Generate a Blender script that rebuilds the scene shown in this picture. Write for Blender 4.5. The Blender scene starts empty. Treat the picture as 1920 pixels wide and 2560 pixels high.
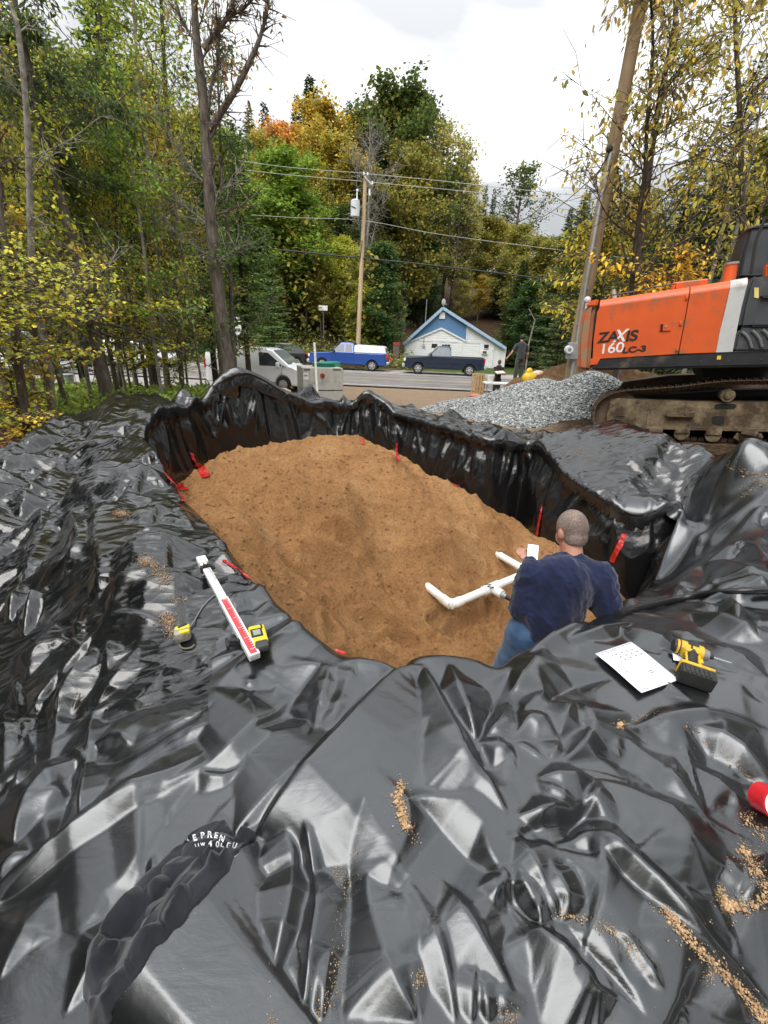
import bpy, bmesh, math, random
import numpy as np
from mathutils import Vector, Matrix, noise as mnoise
random.seed(7); RNG = np.random.default_rng(7)
SC = bpy.context.scene
COL = SC.collection
PI = math.pi
# ------------------------------------------------------------------ camera
CAM_H = 2.6; PITCH = math.atan(441/1080); ROLL = math.radians(2.3); FPX = 1080.0
_F = Vector((0, math.cos(PITCH), -math.sin(PITCH)))
_R0 = Vector((1, 0, 0)); _U0 = Vector((0, math.sin(PITCH), math.cos(PITCH)))
_R = math.cos(ROLL)*_R0 + math.sin(ROLL)*_U0
_U = math.cos(ROLL)*_U0 - math.sin(ROLL)*_R0
cd = bpy.data.cameras.new('camera'); cam = bpy.data.objects.new('camera', cd); COL.objects.link(cam)
m = Matrix((( _R.x,_U.x,-_F.x,0),(_R.y,_U.y,-_F.y,0),(_R.z,_U.z,-_F.z,CAM_H),(0,0,0,1)))
cam.matrix_world = m
cd.sensor_fit = 'VERTICAL'; cd.sensor_height = 36; cd.sensor_width = 27; cd.lens = 36*FPX/2560
cd.clip_start = 0.05; cd.clip_end = 2000
SC.camera = cam
# ------------------------------------------------------------------ world: overcast sky
W = bpy.data.worlds.new('World'); SC.world = W; W.use_nodes = True
nt = W.node_tree; nt.nodes.clear()
out = nt.nodes.new('ShaderNodeOutputWorld'); bg = nt.nodes.new('ShaderNodeBackground')
SUN_EL = math.radians(52); SUN_AZ = math.radians(205)
sky = nt.nodes.new('ShaderNodeTexSky'); sky.sky_type = 'NISHITA'; sky.sun_disc = False
sky.sun_elevation = SUN_EL; sky.sun_rotation = SUN_AZ; sky.air_density = 1; sky.dust_density = 2.5; sky.ozone_density = 1
tc = nt.nodes.new('ShaderNodeTexCoord'); sep = nt.nodes.new('ShaderNodeSeparateXYZ')
nt.links.new(tc.outputs['Generated'], sep.inputs[0])
mz = nt.nodes.new('ShaderNodeMath'); mz.operation = 'MAXIMUM'; mz.inputs[1].default_value = 0.0
nt.links.new(sep.outputs['Z'], mz.inputs[0])
# overcast luminance rises towards the zenith: a + b sin(elevation)
lum = nt.nodes.new('ShaderNodeMath'); lum.operation = 'MULTIPLY_ADD'; lum.inputs[1].default_value = 18; lum.inputs[2].default_value = 4.6
nt.links.new(mz.outputs[0], lum.inputs[0])
# cloud layer: project the direction on a plane overhead
addz = nt.nodes.new('ShaderNodeMath'); addz.inputs[1].default_value = 0.22; nt.links.new(mz.outputs[0], addz.inputs[0])
dv = nt.nodes.new('ShaderNodeVectorMath'); dv.operation = 'DIVIDE'
comb = nt.nodes.new('ShaderNodeCombineXYZ')
for i in range(3): nt.links.new(addz.outputs[0], comb.inputs[i])
nt.links.new(tc.outputs['Generated'], dv.inputs[0]); nt.links.new(comb.outputs[0], dv.inputs[1])
cn = nt.nodes.new('ShaderNodeTexNoise'); cn.inputs['Scale'].default_value = 1.1; cn.inputs['Detail'].default_value = 5; cn.inputs['Roughness'].default_value = .5; cn.inputs['Distortion'].default_value = .6
mp = nt.nodes.new('ShaderNodeMapping'); mp.inputs['Location'].default_value = (3.1, 7.7, 0); mp.inputs['Scale'].default_value = (1, 1.3, .001)
nt.links.new(dv.outputs[0], mp.inputs[0]); nt.links.new(mp.outputs[0], cn.inputs[0])
cr = nt.nodes.new('ShaderNodeValToRGB')
cr.color_ramp.elements[0].position = .43; cr.color_ramp.elements[0].color = (.42, .432, .445, 1)
cr.color_ramp.elements[1].position = .64; cr.color_ramp.elements[1].color = (.96, .96, .96, 1)
nt.links.new(cn.outputs['Fac'], cr.inputs[0])
mulc = nt.nodes.new('ShaderNodeVectorMath'); mulc.operation = 'SCALE'
nt.links.new(cr.outputs[0], mulc.inputs[0]); nt.links.new(lum.outputs[0], mulc.inputs['Scale'])
mx = nt.nodes.new('ShaderNodeMix'); mx.data_type = 'RGBA'; mx.inputs[0].default_value = .93
nt.links.new(sky.outputs[0], mx.inputs[6]); nt.links.new(mulc.outputs[0], mx.inputs[7])
nt.links.new(mx.outputs[2], bg.inputs[0]); bg.inputs[1].default_value = 0.1
nt.links.new(bg.outputs[0], out.inputs[0])
sl = bpy.data.lights.new('sun', 'SUN'); sun = bpy.data.objects.new('sun', sl); COL.objects.link(sun)
sl.energy = 1.1; sl.angle = math.radians(42); sl.color = (1, .96, .9)
sd = Vector((math.sin(SUN_AZ)*math.cos(SUN_EL), math.cos(SUN_AZ)*math.cos(SUN_EL), math.sin(SUN_EL)))
sun.rotation_euler = sd.to_track_quat('Z', 'Y').to_euler(); sun.location = (0, 0, 30)
SC.view_settings.view_transform = 'Standard'; SC.view_settings.look = 'None'; SC.view_settings.gamma = 1
SC.view_settings.use_curve_mapping = False; SC.view_settings.exposure = 0.82
SC.render.engine = 'CYCLES'; SC.render.resolution_x = 768; SC.render.resolution_y = 1024
SC.cycles.max_bounces = 6; SC.cycles.diffuse_bounces = 2; SC.cycles.glossy_bounces = 3; SC.cycles.transmission_bounces = 4
# ------------------------------------------------------------------ survey helpers (photo measurement -> metres)
def ray(px, py):
    a = float(px-960)/FPX; b = float(1280-py)/FPX
    return _F + a*_R + b*_U
def P(px, py, z=None, Y=None, d=None):
    r = ray(px, py)
    if z is not None: t = (z-CAM_H)/r.z
    elif Y is not None: t = Y/r.y
    else: t = d
    return Vector((r.x*t, r.y*t, CAM_H + r.z*t))
def proj(x, y, z):
    v = np.stack([x, y, z-CAM_H], -1)
    f = v@np.array(_F); return 960+FPX*(v@np.array(_R))/f, 1280-FPX*(v@np.array(_U))/f, f
# ------------------------------------------------------------------ materials
def new_mat(name):
    m = bpy.data.materials.new(name); m.use_nodes = True
    return m, m.node_tree, m.node_tree.nodes['Principled BSDF']
def N(nt, t, **kw):
    n = nt.nodes.new(t)
    for k, v in kw.items():
        if k in n.inputs: n.inputs[k].default_value = v
        else: setattr(n, k, v)
    return n
def ramp(nt, src, stops):
    r = nt.nodes.new('ShaderNodeValToRGB'); e = r.color_ramp.elements
    while len(e) > 1: e.remove(e[0])
    e[0].position = stops[0][0]; e[0].color = (*stops[0][1], 1)
    for p, c in stops[1:]:
        k = e.new(p); k.color = (*c, 1)
    nt.links.new(src, r.inputs[0]); return r.outputs[0]
_MC = {}
def mat(name, col, rough=.6, metal=0, var=.12, scale=6, bump=0, bscale=60, spec=.5, coat=0, dirt=None, dirtamt=.5, dscale=3):
    """plain painted/cloth/wood surface with gentle colour variation, optional dirt patches and relief"""
    if name in _MC: return _MC[name]
    m, nt, b = new_mat(name)
    tc = N(nt, 'ShaderNodeTexCoord')
    n = N(nt, 'ShaderNodeTexNoise', Scale=scale, Detail=4.0); nt.links.new(tc.outputs['Object'], n.inputs[0])
    c0 = tuple(max(0, c*(1-var)) for c in col); c1 = tuple(min(1, c*(1+var)) for c in col)
    o = ramp(nt, n.outputs['Fac'], [(.3, c0), (.7, c1)])
    if dirt:
        n2 = N(nt, 'ShaderNodeTexNoise', Scale=dscale, Detail=6.0, Roughness=.65); nt.links.new(tc.outputs['Object'], n2.inputs[0])
        rr = N(nt, 'ShaderNodeMapRange'); rr.inputs[1].default_value = .62-.3*dirtamt; rr.inputs[2].default_value = .75-.2*dirtamt
        nt.links.new(n2.outputs['Fac'], rr.inputs[0])
        mx = N(nt, 'ShaderNodeMix', data_type='RGBA'); nt.links.new(rr.outputs[0], mx.inputs[0])
        nt.links.new(o, mx.inputs[6]); mx.inputs[7].default_value = (*dirt, 1); o = mx.outputs[2]
    nt.links.new(o, b.inputs['Base Color'])
    b.inputs['Roughness'].default_value = rough; b.inputs['Metallic'].default_value = metal
    b.inputs['Specular IOR Level'].default_value = spec; b.inputs['Coat Weight'].default_value = coat; b.inputs['Coat Roughness'].default_value = .1
    if bump:
        n3 = N(nt, 'ShaderNodeTexNoise', Scale=bscale, Detail=5.0); nt.links.new(tc.outputs['Object'], n3.inputs[0])
        bp = N(nt, 'ShaderNodeBump', Strength=bump, Distance=.02); nt.links.new(n3.outputs['Fac'], bp.inputs['Height'])
        nt.links.new(bp.outputs[0], b.inputs['Normal'])
    _MC[name] = m; return m
def glass_mat(name='dark_window_glass', tint=(.03, .035, .04)):
    if name in _MC: return _MC[name]
    m, nt, b = new_mat(name); b.inputs['Base Color'].default_value = (*tint, 1); b.inputs['Roughness'].default_value = .06
    b.inputs['Specular IOR Level'].default_value = .8; _MC[name] = m; return m
# ------------------------------------------------------------------ objects
def tag(o, label=None, cat=None, group=None, kind=None):
    if label: o['label'] = label
    if cat: o['category'] = cat
    if group: o['group'] = group
    if kind: o['kind'] = kind
    return o
def thing(name, label, cat, loc=(0,0,0), rz=0, group=None):
    o = bpy.data.objects.new(name, None); COL.objects.link(o); o.location = loc; o.rotation_euler = (0,0,rz)
    o.empty_display_size = .2
    return tag(o, label, cat, group)
def link_mesh(name, me, parent=None, m=None, smooth=False):
    if m is not None:
        for mm in (m if isinstance(m, (list, tuple)) else [m]): me.materials.append(mm)
    o = bpy.data.objects.new(name, me); COL.objects.link(o)
    if parent is not None: o.parent = parent
    if smooth: me.polygons.foreach_set('use_smooth', [True]*len(me.polygons))
    return o
def grid_mesh(name, X, Y, Z, mask=None):
    """regular grid of vertices -> quads (vectorised); mask marks the cells kept"""
    h, w = X.shape
    co = np.stack([X, Y, Z], -1).reshape(-1, 3)
    idx = np.arange(h*w).reshape(h, w)
    q = np.stack([idx[:-1,:-1], idx[:-1,1:], idx[1:,1:], idx[1:,:-1]], -1)
    q = q[mask] if mask is not None else q.reshape(-1, 4)
    used = np.zeros(h*w, bool); used[q.ravel()] = True
    remap = np.cumsum(used)-1; co = co[used]; q = remap[q]
    me = bpy.data.meshes.new(name)
    me.vertices.add(len(co)); me.vertices.foreach_set('co', co.ravel().astype('f'))
    me.loops.add(q.size); me.loops.foreach_set('vertex_index', q.ravel().astype('i'))
    me.polygons.add(len(q)); me.polygons.foreach_set('loop_start', np.arange(0, q.size, 4, dtype='i'))
    me.polygons.foreach_set('use_smooth', np.ones(len(q), bool))
    me.update(calc_edges=True); me.validate(); return me, used
def quads_mesh(name, V, nper=4, smooth=False):
    """V: (n, nper, 3) separate polygons"""
    n = len(V); me = bpy.data.meshes.new(name)
    me.vertices.add(n*nper); me.vertices.foreach_set('co', V.reshape(-1).astype('f'))
    me.loops.add(n*nper); me.loops.foreach_set('vertex_index', np.arange(n*nper, dtype='i'))
    me.polygons.add(n); me.polygons.foreach_set('loop_start', np.arange(0, n*nper, nper, dtype='i'))
    me.update(calc_edges=True); return me
class MB:
    """collects shapes into one mesh object"""
    def __init__(s): s.bm = bmesh.new()
    def box(s, c, d, rot=None, bev=0):
        r = bmesh.ops.create_cube(s.bm, size=1); vs = r['verts']
        bmesh.ops.scale(s.bm, vec=d, verts=vs)
        if bev:
            es = list({e for v in vs for e in v.link_edges})
            rr = bmesh.ops.bevel(s.bm, geom=es, offset=bev, segments=2, profile=.5, affect='EDGES'); vs = [v for v in rr['verts']]
            vs = list({v for f in rr['faces'] for v in f.verts} | {v for v in vs})
            # collect whole island
            seen = set(vs); st = list(vs)
            while st:
                v = st.pop()
                for e in v.link_edges:
                    o = e.other_vert(v)
                    if o not in seen: seen.add(o); st.append(o)
            vs = list(seen)
        if rot is not None: bmesh.ops.rotate(s.bm, cent=(0,0,0), matrix=rot, verts=vs)
        bmesh.ops.translate(s.bm, vec=c, verts=vs); return vs
    def bar(s, a, b, r0, r1=None, seg=8, caps=True):
        a = Vector(a); b = Vector(b); d = b-a; L = d.length
        if L < 1e-6: return []
        r = bmesh.ops.create_cone(s.bm, cap_ends=caps, segments=seg, radius1=r0, radius2=r0 if r1 is None else r1, depth=L)
        vs = r['verts']; q = d.to_track_quat('Z', 'Y').to_matrix()
        bmesh.ops.rotate(s.bm, cent=(0,0,0), matrix=q, verts=vs); bmesh.ops.translate(s.bm, vec=(a+b)/2, verts=vs); return vs
    def tube(s, pts, rad, seg=8):
        pts = [Vector(p) for p in pts]; n = len(pts)
        rr = rad if isinstance(rad, (list, tuple)) else [rad]*n
        rings = []; up = Vector((0,0,1)); prev = None
        for i, p in enumerate(pts):
            t = (pts[min(i+1, n-1)]-pts[max(i-1, 0)]).normalized()
            if prev is None:
                u = up if abs(t.z) < .9 else Vector((1,0,0)); a = t.cross(u).normalized()
            else:
                a = (prev - t*prev.dot(t)).normalized()
            prev = a; b = t.cross(a)
            rings.append([s.bm.verts.new(p + rr[i]*(math.cos(2*PI*k/seg)*a+math.sin(2*PI*k/seg)*b)) for k in range(seg)])
        for i in range(n-1):
            for k in range(seg):
                f = s.bm.faces.new((rings[i][k], rings[i][(k+1)%seg], rings[i+1][(k+1)%seg], rings[i+1][k])); f.smooth = True
        s.bm.faces.new(rings[0]); s.bm.faces.new(rings[-1][::-1])
    def prism(s, poly, axis, a, b):
        """poly: 2-D outline; axis 'x','y','z' extruded from a to b"""
        def pt(u, v, w): return {'x': (w, u, v), 'y': (u, w, v), 'z': (u, v, w)}[axis]
        A = [s.bm.verts.new(pt(u, v, a)) for u, v in poly]; B = [s.bm.verts.new(pt(u, v, b)) for u, v in poly]
        n = len(poly); fs = [s.bm.faces.new(A), s.bm.faces.new(B[::-1])]
        for i in range(n): fs.append(s.bm.faces.new((A[i], B[i], B[(i+1)%n], A[(i+1)%n])))
        return A+B
    def sphere(s, c, r, sc=(1,1,1), seg=16, ring=10, rot=None):
        rr = bmesh.ops.create_uvsphere(s.bm, u_segments=seg, v_segments=ring, radius=r); vs = rr['verts']
        bmesh.ops.scale(s.bm, vec=sc, verts=vs)
        if rot is not None: bmesh.ops.rotate(s.bm, cent=(0,0,0), matrix=rot, verts=vs)
        bmesh.ops.translate(s.bm, vec=c, verts=vs); return vs
    def face(s, pts): return s.bm.faces.new([s.bm.verts.new(p) for p in pts])
    def build(s, name, m, parent=None, smooth=False, bevel=0, auto=None):
        bmesh.ops.recalc_face_normals(s.bm, faces=s.bm.faces)
        if bevel:
            es = [e for e in s.bm.edges if len(e.link_faces) == 2 and e.calc_face_angle(0) > .5]
            bmesh.ops.bevel(s.bm, geom=es, offset=bevel, segments=2, affect='EDGES', clamp_overlap=True)
        me = bpy.data.meshes.new(name); s.bm.to_mesh(me); s.bm.free()
        o = link_mesh(name, me, parent, m)
        if smooth:
            me.polygons.foreach_set('use_smooth', [True]*len(me.polygons))
            me.set_sharp_from_angle(angle=auto or .7)
        return o
def text_mesh(name, body, size, m, loc, mw, parent=None, extrude=.002, shear=0, offset=0, spacing=1):
    cu = bpy.data.curves.new(name, 'FONT'); cu.body = body; cu.size = size; cu.extrude = extrude; cu.shear = shear; cu.offset = offset; cu.space_character = spacing
    o = bpy.data.objects.new(name, cu); COL.objects.link(o)
    bpy.context.view_layer.update()
    me = bpy.data.meshes.new_from_object(o.evaluated_get(bpy.context.evaluated_depsgraph_get()))
    bpy.data.objects.remove(o); bpy.data.curves.remove(cu)
    me.transform(mw); ob = link_mesh(name, me, parent, m); ob.location = loc; return ob
# value noise on arrays
_perm = RNG.permutation(4096)
def vnoise(x, y, seed=0):
    xi = np.floor(x).astype(int); yi = np.floor(y).astype(int); fx = x-xi; fy = y-yi
    fx = fx*fx*fx*(fx*(fx*6-15)+10); fy = fy*fy*fy*(fy*(fy*6-15)+10)
    def g(a, b): return _perm[(_perm[(a+seed*131) & 4095] + b) & 4095]/4095.0
    return (g(xi, yi)*(1-fx)+g(xi+1, yi)*fx)*(1-fy)+(g(xi, yi+1)*(1-fx)+g(xi+1, yi+1)*fx)*fy
def fbm(x, y, oct=4, seed=0, gain=.5):
    s = 0; a = 1; t = 0
    for o in range(oct):
        s = s+a*(vnoise(x*2**o, y*2**o, seed+o*7)-.5)*2; t += a; a *= gain
    return s/t
def sstep(a, b, x):
    t = np.clip((x-a)/(b-a), 0, 1); return t*t*(3-2*t)
# ================================================================== land form
def crs(pts, n=6, closed=False):
    p = np.array(pts, float); out = []
    L = len(p)
    if L == 2 and not closed: return np.array([p[0]+(p[1]-p[0])*t for t in np.linspace(0, 1, n+1)])
    for i in range(L if closed else L-1):
        if closed: a, b, c, d = p[(i-1)%L], p[i], p[(i+1)%L], p[(i+2)%L]
        else: a, b, c, d = p[max(i-1, 0)], p[i], p[i+1], p[min(i+2, L-1)]
        for t in np.arange(n)/n:
            out.append(.5*((2*b)+(-a+c)*t+(2*a-5*b+4*c-d)*t*t+(-a+3*b-3*c+d)*t**3))
    if not closed: out.append(p[-1])
    return np.array(out)
def poly_sd(X, Y, poly):
    """signed distance to a closed polygon: positive inside"""
    d2 = np.full(X.shape, 1e9); ins = np.zeros(X.shape, bool); n = len(poly)
    for i in range(n):
        x0, y0 = poly[i][:2]; x1, y1 = poly[(i+1)%n][:2]
        ex, ey = x1-x0, y1-y0; L = ex*ex+ey*ey+1e-12
        t = np.clip(((X-x0)*ex+(Y-y0)*ey)/L, 0, 1)
        d2 = np.minimum(d2, (X-x0-t*ex)**2+(Y-y0-t*ey)**2)
        c = (y0 > Y) != (y1 > Y); xi = x0+(Y-y0)*ex/(ey if abs(ey) > 1e-12 else 1e-12)
        ins ^= (c & (X < xi))
    d = np.sqrt(d2); return np.where(ins, d, -d)
def rbf_fit(pts, reg=1e-3):
    p = np.array(pts, float); q = p[:, :2]; n = len(q)
    r2 = ((q[:, None]-q[None])**2).sum(-1)
    K = .5*r2*np.log(r2+1e-9) + reg*np.eye(n)
    A = np.zeros((n+3, n+3)); A[:n, :n] = K; A[:n, n] = 1; A[:n, n+1:] = q; A[n, :n] = 1; A[n+1:, :n] = q.T
    w = np.linalg.solve(A, np.r_[p[:, 2], 0, 0, 0])
    def f(X, Y):
        Z = w[n]+w[n+1]*X+w[n+2]*Y
        for i in range(n):
            r = (X-q[i, 0])**2+(Y-q[i, 1])**2; Z = Z+w[i]*.5*r*np.log(r+1e-9)
        return Z
    return f
def PX(l): return [tuple(P(a, b, z=z)) for a, b, z in l]
# --- outline of the pit (its rim), measured on the photograph
RIM = PX([(1007,1683,1.28),(930,1668,1.29),(848,1639,1.3),(740,1560,1.3),(621,1446,1.3),(540,1346,1.3),(455,1253,1.3),(405,1185,1.32)]) + \
      [(-2.72,4.7,1.35),(-2.95,5.3,1.4),(-3.05,6.0,1.5),(-3.05,6.6,1.5),(-2.85,7.1,1.5),(-2.35,7.36,1.5),(-1.7,7.55,1.5),(-1.1,7.76,1.45),(-.4,7.95,1.42)] + \
      PX([(1007,1036,1.33),(1100,1062,1.31),(1204,1090,1.3),(1280,1097,1.28),(1338,1106,1.25),(1407,1170,1.15),(1496,1231,1.02),(1600,1278,.93),(1704,1289,.9)]) + \
      PX([(1690,1370,.5),(1650,1440,.3),(1600,1500,.55),(1560,1528,1.0),(1480,1552,1.25),(1373,1602,1.3),(1309,1631,1.3),(1262,1668,1.3),(1219,1671,1.29),(1180,1654,1.3),(1084,1637,1.32),(1037,1646,1.31)])
RIM = [np.array(r) for r in RIM]
RIMS = crs(RIM, 5, closed=True)
OUT = [(-1.5,-.9),(-2.2,.6),(-2.7,1.6),(-3.3,2.6),(-3.9,3.25),(-4.4,3.7),(-4.6,4.4),(-4.75,5.3),(-4.8,6.0),(-4.55,6.8),(-4.0,7.4),(-3.1,8.1),(-2,8.75),(-.8,9.2),(.5,9.3),(1.3,8.5),(2.1,7.8),(2.9,7.1),(3.9,6.5),(5.2,5.9),(6.2,4.2),(6.2,1),(3.2,-1.0)]
OUTS = crs(OUT, 4, closed=True)[:, :2]
def terrain(X, Y):
    X = np.asarray(X, float); Y = np.asarray(Y, float)
    z = .8*(1-sstep(9.5, 19.5, Y+.25*np.clip(X, -12, 12)*0))
    z = z + .18*sstep(2.5, 4.5, X)*(1-sstep(11, 18, Y))*sstep(4, 7, Y)
    # banks either side of the gully on the left
    z = z - .25*sstep(-5, -8, X)*(1-sstep(8, 14, Y))
    z = z + .05*fbm(X*.9, Y*.9, 4, 3)*(1-sstep(18, 20.5, Y)*.95) 
    # wooded hill beyond the road
    h = np.clip(Y-(38+4*sstep(-30, 10, X)+9*np.exp(-((X-8)/10)**4)), 0, None)
    side = sstep(-55, -10, X)
    hill = .34*h*(1-sstep(60, 160, h)*.4)*(1-.55*sstep(6, 34, X))
    z = z + hill + sstep(0, 8, h)*.5*fbm(X*.12, Y*.12, 4, 5)
    z = z + .16*sstep(4.6, 6.5, X)*(1-sstep(9, 12, Y))*sstep(4.5, 6.2, Y)
    # slope on the right behind the machine
    z = z + sstep(9, 22, X)*sstep(6, 12, Y)*(1-sstep(18, 23, Y))*1.6
    z = z + .9*np.exp(-((X-9.0)/3.2)**2-((Y-16.0)/2.0)**2)
    return z
def tz(x, y): return float(terrain(np.array([x]), np.array([y]))[0])
# grid in log spacing so that near ground is fine
def ground_grid():
    xs = np.concatenate([-np.geomspace(180, 14, 40), np.linspace(-13.5, 13.5, 136), np.geomspace(14, 180, 40)])
    ys = np.concatenate([-np.geomspace(60, 3, 10), np.linspace(-2.6, 24, 134), np.linspace(24.4, 60, 80), np.geomspace(61, 320, 40)])
    return np.meshgrid(xs, ys)
gX, gY = ground_grid(); gZ = terrain(gX, gY)
sdout = poly_sd(gX, gY, OUTS)
gZ = gZ - .35*sstep(.05, .5, sdout) 
sdp = poly_sd(gX, gY, RIMS); gZ = np.where(sdp > -.35, -1.2, gZ)
me, _ = grid_mesh('ground', gX, gY, gZ)
def ground_material():
    m, nt, b = new_mat('earth_leaves_and_grass')
    g = N(nt, 'ShaderNodeNewGeometry'); tcn = g.outputs['Position']
    n1 = N(nt, 'ShaderNodeTexNoise', Scale=1.3, Detail=8.0, Roughness=.65); nt.links.new(tcn, n1.inputs[0])
    n2 = N(nt, 'ShaderNodeTexNoise', Scale=14.0, Detail=8.0, Roughness=.7); nt.links.new(tcn, n2.inputs[0])
    dirt = ramp(nt, n2.outputs['Fac'], [(.25, (.10, .065, .04)), (.45, (.27, .19, .125)), (.58, (.36, .27, .19)), (.75, (.5, .41, .30))])
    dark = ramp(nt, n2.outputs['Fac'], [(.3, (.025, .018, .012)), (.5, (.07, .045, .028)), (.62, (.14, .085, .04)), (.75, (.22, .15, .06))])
    gravel = ramp(nt, n2.outputs['Fac'], [(.3, (.30, .27, .25)), (.7, (.52, .49, .46))])
    grass = ramp(nt, n2.outputs['Fac'], [(.3, (.035, .06, .015)), (.6, (.09, .13, .03)), (.75, (.2, .2, .08))])
    sp = N(nt, 'ShaderNodeSeparateXYZ'); nt.links.new(tcn, sp.inputs[0])
    def mr(src, a, b_, inv=False):
        r = N(nt, 'ShaderNodeMapRange'); r.inputs[1].default_value = a; r.inputs[2].default_value = b_
        if inv: r.inputs[3].default_value = 1; r.inputs[4].default_value = 0
        nt.links.new(src, r.inputs[0]); return r.outputs[0]
    def mul(a, c, op='MULTIPLY'):
        k = N(nt, 'ShaderNodeMath', operation=op); nt.links.new(a, k.inputs[0]); nt.links.new(c, k.inputs[1]); return k.outputs[0]
    def mix(f, a, c):
        k = N(nt, 'ShaderNodeMix', data_type='RGBA'); nt.links.new(f, k.inputs[0]); nt.links.new(a, k.inputs[6]); nt.links.new(c, k.inputs[7]); return k.outputs[2]
    # wobble for borders
    wob = N(nt, 'ShaderNodeMath', operation='MULTIPLY_ADD'); wob.inputs[1].default_value = 2.4; wob.inputs[2].default_value = -1.2; nt.links.new(n1.outputs['Fac'], wob.inputs[0])
    yy = mul(sp.outputs['Y'], wob.outputs[0], 'ADD'); xx = mul(sp.outputs['X'], wob.outputs[0], 'ADD')
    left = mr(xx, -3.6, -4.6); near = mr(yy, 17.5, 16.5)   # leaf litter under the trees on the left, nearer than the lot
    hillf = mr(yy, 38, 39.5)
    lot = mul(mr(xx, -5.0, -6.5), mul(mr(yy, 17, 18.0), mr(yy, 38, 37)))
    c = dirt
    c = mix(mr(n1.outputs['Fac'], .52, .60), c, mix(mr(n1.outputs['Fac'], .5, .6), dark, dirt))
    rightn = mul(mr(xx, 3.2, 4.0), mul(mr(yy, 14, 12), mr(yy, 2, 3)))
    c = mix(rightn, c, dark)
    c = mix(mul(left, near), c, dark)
    c = mix(lot, c, gravel)
    shoulder = mul(mr(yy, 32.5, 33.2), mr(yy, 37.5, 36.8)); c = mix(shoulder, c, gravel)
    c = mix(mul(mr(xx, 3, 5), mr(yy, 36.5, 38)), c, grass)
    c = mix(mul(mul(mr(yy, 36.8, 37.5), mr(yy, 44, 42)), mr(n1.outputs['Fac'], .40, .5)), c, grass)
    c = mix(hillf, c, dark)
    lawn = mul(mr(xx, 2, 4), mul(mr(yy, 37, 38), mr(yy, 60, 54))); c = mix(lawn, c, grass)
    gband = mul(mul(mr(xx, -3.5, -4.5), mr(yy, 12.6, 13.5)), mr(yy, 18.4, 17.5)); c = mix(mul(gband, mr(n1.outputs['Fac'], .38, .5)), c, grass)
    nt.links.new(c, b.inputs['Base Color']); b.inputs['Roughness'].default_value = .95; b.inputs['Specular IOR Level'].default_value = .15
    n3 = N(nt, 'ShaderNodeTexNoise', Scale=22.0, Detail=6.0, Roughness=.7); nt.links.new(tcn, n3.inputs[0])
    bp = N(nt, 'ShaderNodeBump', Strength=.9, Distance=.08); nt.links.new(n3.outputs['Fac'], bp.inputs['Height']); nt.links.new(bp.outputs[0], b.inputs['Normal'])
    return m
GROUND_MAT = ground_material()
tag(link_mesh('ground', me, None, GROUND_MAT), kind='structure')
# road with painted lines
def asphalt():
    m, nt, b = new_mat('worn_asphalt'); g = N(nt, 'ShaderNodeNewGeometry')
    n1 = N(nt, 'ShaderNodeTexNoise', Scale=.5, Detail=8.0, Roughness=.7); nt.links.new(g.outputs['Position'], n1.inputs[0])
    mp = N(nt, 'ShaderNodeMapping'); mp.inputs['Scale'].default_value = (.08, 1.6, 1); nt.links.new(g.outputs['Position'], mp.inputs[0])
    n2 = N(nt, 'ShaderNodeTexNoise', Scale=1.0, Detail=4.0); nt.links.new(mp.outputs[0], n2.inputs[0])
    a = ramp(nt, n1.outputs['Fac'], [(.3, (.16, .15, .145)), (.7, (.27, .255, .245))])
    c = ramp(nt, n2.outputs['Fac'], [(.35, (.62, .6, .58)), (.65, (1, .98, .95))])
    k = N(nt, 'ShaderNodeMix', data_type='RGBA', blend_type='MULTIPLY'); k.inputs[0].default_value = 1; nt.links.new(a, k.inputs[6]); nt.links.new(c, k.inputs[7])
    nt.links.new(k.outputs[2], b.inputs['Base Color']); b.inputs['Roughness'].default_value = .85; return m
def strip(name, x0, x1, yA, yB, m, z, kind='structure', parent=None):
    xs = np.linspace(x0, x1, 60); ys = np.array([yA, (yA+yB)/2, yB]); X, Y = np.meshgrid(xs, ys); Y = Y-.035*X
    me, _ = grid_mesh(name, X, Y, np.full(X.shape, z)); o = link_mesh(name, me, parent, m); o['kind'] = kind; return o
strip('road', -90, 90, 23.9, 33.2, asphalt(), .07)
WHITE_LINE = mat('worn_white_road_paint', (.72, .71, .68), .7, var=.25, scale=3)
YEL_LINE = mat('worn_yellow_road_paint', (.68, .5, .2), .7, var=.25, scale=3)
strip('edge_line', -90, 90, 24.35, 24.48, WHITE_LINE, .078)
strip('edge_line', -90, 90, 32.4, 32.53, WHITE_LINE, .078)
strip('centre_line', -90, 90, 28.3, 28.42, YEL_LINE, .078)
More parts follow.
